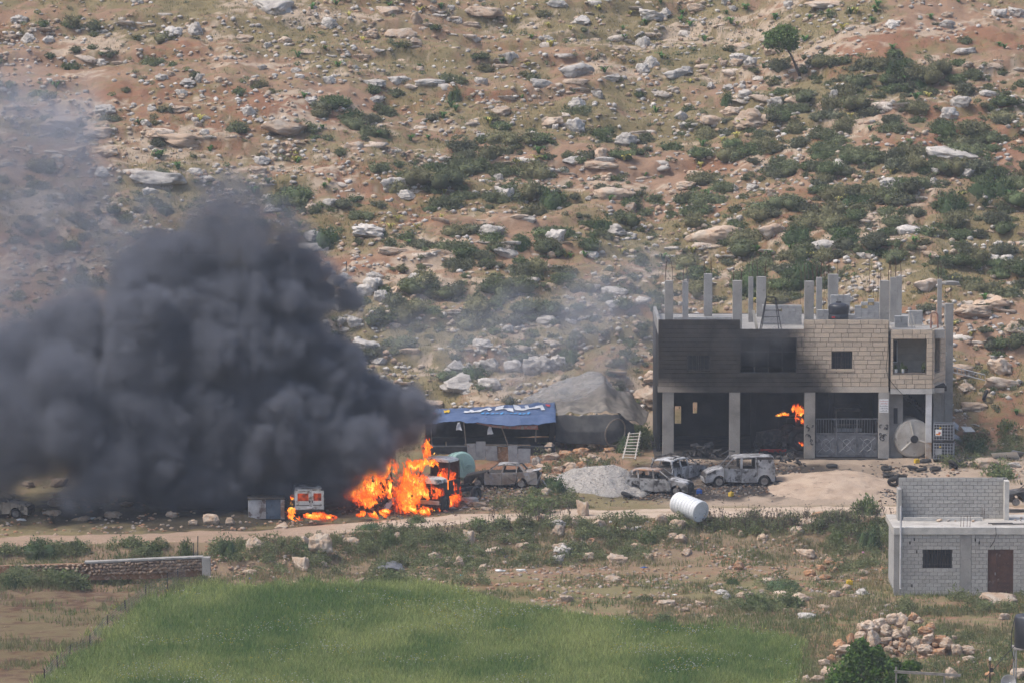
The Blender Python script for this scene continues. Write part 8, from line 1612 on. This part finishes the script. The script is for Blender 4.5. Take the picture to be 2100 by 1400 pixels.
def smoke(name, label, puffs, vox, m, hull_m, seed, billow=(1.0, .55, .36), bsc=(.24, .55, 1.5), soft=.95, hull_thr=.02, group=None):
    """puffs: (px,row,r_px,Y,density,softness)"""
    B = []
    for (px, row, r, Y, dn, sf) in puffs: c = P(px, row, Y); B.append((*c, r / PX(Y), dn, sf))
    B = np.array(B); pad = .9; mn = (B[:, :3] - B[:, 3:4] * 1.35 - pad).min(0); mx = (B[:, :3] + B[:, 3:4] * 1.35 + pad).max(0); mn[2] = max(mn[2], -2.2)
    n, x, y, z = grid_pts(mn, mx, vox)
    off = np.zeros(len(x), np.float32)
    for a, f in zip(billow, bsc): off += a * (np.abs(2 * fbm(x * f, y * f, z * f, oct=2, seed=seed + int(f * 100), gain=.4) - 1) * 2.4 - .42)
    dens = np.zeros(len(x), np.float32)
    for c in B:
        R_ = c[3]; e_ = R_ * 1.45 + 1.2; m_ = (np.abs(x - c[0]) < e_) & (np.abs(y - c[1]) < e_) & (np.abs(z - c[2]) < e_)
        q = R_ - np.sqrt((x[m_] - c[0]) ** 2 + (y[m_] - c[1]) ** 2 + (z[m_] - c[2]) ** 2) + off[m_] * min(1.0, R_ / 1.6) + min(soft * c[5] * .36, R_ * .34) * (.4 if c[0] > -9 else 1.0)
        dens[m_] = np.maximum(dens[m_], c[4] * np.clip(q / (soft * c[5]), 0, 1) ** 1.9)
    wisp = sstep(.18, .62, fbm(x * 1.1, y * 1.1, z * 1.1, oct=4, seed=seed + 9)); dens *= .55 + .45 * wisp
    edge = np.minimum.reduce([x - mn[0], mx[0] - x, y - mn[1], mx[1] - y, mx[2] - z]); dens *= np.clip(edge / (vox * 3), 0, 1)
    hull = iso(name, dens, mn, mx, n, hull_thr); smooth(hull); hull.materials.clear(); hull.materials.append(hull_m); h = link(name, hull)
    k = len(hull.polygons)
    if k > 60000: md = h.modifiers.new('thin', 'DECIMATE'); md.ratio = 60000 / k
    tag(h, label, 'smoke', group); h['kind'] = 'thing'
    o = field_obj('dense_smoke', dens, mn, mx, n, m); o.parent = h; o['kind'] = 'stuff'; return h
m_smoke = smoke_mat('black_smoke', (.235, .25, .30), 1.0); m_hull = homog('thin_soot', (.35, .37, .42), .03)
PF = [(866, 800, 18, -14), (862, 822, 27, -14), (852, 848, 38, -14.4), (868, 872, 22, -14.4), (835, 880, 42, -14.6), (812, 905, 34, -15.2), (800, 850, 44, -14), (768, 895, 46, -15), (745, 835, 52, -14), (742, 905, 48, -15.6), (700, 800, 62, -13.6), (700, 890, 60, -14.4), (690, 940, 50, -15), (800, 920, 30, -15), (740, 940, 30, -15.2), (655, 765, 76, -13.4), (640, 860, 84, -14), (640, 945, 60, -15), (605, 700, 78, -13), (565, 640, 74, -13), (548, 560, 62, -12.4), (505, 505, 78, -12.4), (430, 475, 72, -12), (375, 455, 46, -11.4), (410, 545, 92, -12), (330, 560, 80, -11.6), (265, 525, 58, -11.4), (250, 590, 44, -11.6), (480, 650, 110, -13), (395, 720, 116, -13), (300, 735, 104, -12.6), (520, 780, 120, -13.6), (200, 705, 76, -12), (135, 725, 86, -12), (60, 745, 92, -12), (-20, 760, 110, -12), (250, 830, 124, -13), (120, 850, 124, -13), (0, 870, 130, -13), (400, 860, 124, -13.6), (540, 895, 100, -14.4), (450, 945, 80, -14.6), (330, 935, 80, -14), (200, 935, 76, -14), (90, 935, 70, -13.6), (-10, 940, 76, -13.6), (-130, 820, 140, -12.6), (-250, 850, 140, -12.6), (590, 965, 56, -15), (572, 505, 52, -12.4), (585, 575, 56, -12.8), (450, 425, 52, -12), (510, 445, 54, -12), (330, 480, 60, -11.6), (620, 640, 60, -13), (170, 660, 70, -12.2), (300, 640, 90, -12.4), (680, 985, 34, -15), (520, 985, 40, -14.6), (430, 985, 44, -15), (330, 978, 44, -15), (220, 970, 40, -14.6)]
pf = []
for (a, b, r, Y) in PF:
    a -= 16 * float(sstep(740, 820, a)); top = sstep(720, 420, b); left = sstep(500, 0, a); pf.append((a, b, r, Y - 5.0 * sstep(520, 150, a) * sstep(620, 800, b) + random.uniform(-1.2, 1.2), 5.0 * (1 - .66 * top) * (1 - .72 * left), 1 + 2.2 * top + 1.6 * left))
smoke('smoke_plume', 'thick black smoke plume drifting left from the burning vehicles', pf, .21, m_smoke, m_hull, 71)
m_thin = smoke_mat('thin_smoke', (.52, .55, .63), 1.0); m_hull2 = homog('thin_haze', (.5, .53, .6), .004)
tp_ = [(40, 240, 90, -6), (110, 300, 110, -6), (0, 340, 120, -6), (150, 400, 110, -6), (60, 470, 130, -7), (200, 480, 90, -7), (-40, 200, 80, -6), (20, 590, 110, -8), (130, 600, 100, -8), (300, 400, 50, -9), (480, 405, 50, -9), (-130, 330, 160, -6)]
smoke('thin_smoke', 'thin bluish smoke veil over the slope at the left picture edge', [(a, b, r, Y, .28, 2.4) for a, b, r, Y in tp_], .32, m_thin, m_hull2, 81, soft=1.0, hull_thr=.004)
tp_ = [(760, 640, 70, 5), (850, 690, 100, 5), (950, 700, 110, 5), (1060, 690, 120, 5), (1160, 680, 120, 5), (1250, 640, 110, 5), (1310, 600, 90, 5), (1340, 560, 60, 5), (1250, 740, 90, 5.5), (1150, 760, 80, 6), (1390, 590, 60, 4), (1050, 760, 80, 6), (1330, 690, 70, 5)]
smoke('drifting_smoke', 'pale smoke haze drifting between the shade nets and the garage', [(a, b, r, Y, .10 if a < 1200 else .14, 2.4) for a, b, r, Y in tp_], .32, m_thin, m_hull2, 83, soft=1.0, hull_thr=.004)
tp_ = [(1580, 660, 26, .3, .5), (1600, 630, 24, .9, .4), (1615, 605, 20, 1.4, .25), (1590, 690, 36, -.5, .22), (1560, 720, 40, -.6, .14), (1500, 700, 50, -.6, .09), (1420, 690, 50, -.6, .06), (1640, 700, 26, -.5, .14), (1700, 820, 30, -.3, .12), (1730, 830, 26, .6, .14), (1580, 830, 50, 2, .07), (1440, 840, 50, 2, .05), (1690, 660, 16, .2, .1), (1545, 590, 30, 2, .07), (1480, 600, 40, 2, .06), (1400, 620, 40, 2, .07)]
smoke('garage_smoke', 'grey smoke curling out of the blackened garage', [(a, b, r, Y, dn, 2.0) for a, b, r, Y, dn in tp_], .16, smoke_mat('grey_smoke', (.26, .27, .30), 1.0), m_hull2, 85, soft=.7, hull_thr=.006)
# ---------------- haze: the air itself
hz_ = MB().bx(-430, 430, -340, 440, -80, 330).build('haze', homog('haze_air', (.70, .79, .95), .00024)); tag(hz_, 'faint even haze in the air over the whole valley', 'haze', kind='stuff')

# ---------------- labels: what is alike on the slope is told apart by what it stands above, then by its turn among its neighbours
COLS = [(60, 'the beige wreck'), (210, 'the stone wall'), (360, 'the thickest smoke'), (520, 'the steel box'), (634, 'the white van'), (760, 'the lorry skeleton'), (880, 'the burning truck'), (950, 'the mixer drum'), (1030, 'the saloon car'), (1110, 'the printed letters'), (1222, 'the net peak'), (1300, 'the ladder'), (1385, 'the first column'), (1460, 'the sooty window'), (1580, 'the trestle ladder'), (1660, 'the garage flames'), (1722, 'the roof tank'), (1785, 'the stepped blocks'), (1860, 'the balcony'), (1945, 'the outer column'), (2030, 'the large tyre'), (2085, 'the barrel')]
ROWS = [(80, 'at hilltop'), (150, 'high slope'), (220, 'upper slope'), (300, 'upper mid slope'), (380, 'mid slope'), (460, 'lower mid slope'), (560, 'lower slope'), (2000, 'slope foot')]
KINDW = {'limestone_boulder': 'grey boulder', 'tan_rock_outcrop': 'tan outcrop', 'tan_rock': 'tan stone', 'limestone_rock': 'grey stone', 'thorny_bush': 'thorny bush', 'evergreen_shrub': 'dark evergreen shrub', 'strap_leaved_plant': None}
def place(o): a, b = to_px(np.array(o.matrix_world.translation if o.parent else o.location)[None]); return float(a[0]), float(b[0])
tops = [o for o in col.objects if o.parent is None and 'category' in o and o.get('kind') == 'thing']
for o in tops:
    base = o.name.split('.')[0]
    if base not in KINDW or o['label'].startswith('very large'): continue
    a, b = place(o); kw = KINDW[base] or ('green strap plant' if o['label'].startswith('fresh') else 'yellowing strap plant')
    s_ = max(o.scale[0], o.scale[1]); sw = '' if KINDW[base] is None else ('wide ' if s_ > 1.2 else 'medium ' if s_ > .62 else 'little ')
    o['label'] = f"{sw}{kw}, {next(w for r_, w in ROWS if b < r_)} above {min(COLS, key=lambda c: abs(c[0] - a))[1]}"
ORD = ['first', 'second', 'third', 'fourth', 'fifth', 'sixth', 'seventh', 'eighth', 'ninth', 'tenth', 'eleventh', 'twelfth']; NUM = ['', '', 'two', 'three', 'four', 'five', 'six', 'seven', 'eight', 'nine', 'ten', 'eleven', 'twelve']
by = {}
for o in tops: by.setdefault(o['label'], []).append(o)
for lab, l in list(by.items()):
    if len(l) > 10:
        k_ = -(-len(l) // 10); l.sort(key=lambda o: place(o)[1]); del by[lab]; names = [[], [], ['upper', 'lower'], ['upper', 'middle', 'lower'], ['topmost', 'upper', 'lower', 'bottom'], ['topmost', 'upper', 'middle', 'lower', 'bottom']][min(k_, 5)]
        for i, o in enumerate(l): by.setdefault(names[min(i * len(names) // len(l), len(names) - 1)] + ' ' + lab, []).append(o)
for lab, l in by.items():
    n_ = len(l); l.sort(key=lambda o: place(o)[0])
    for i, o in enumerate(l): o['label'] = lab if n_ == 1 else lab + ', ' + (('left' if i == 0 else 'right') + ' one of two' if n_ == 2 else f'{ORD[i]} of {NUM[n_]} from left')
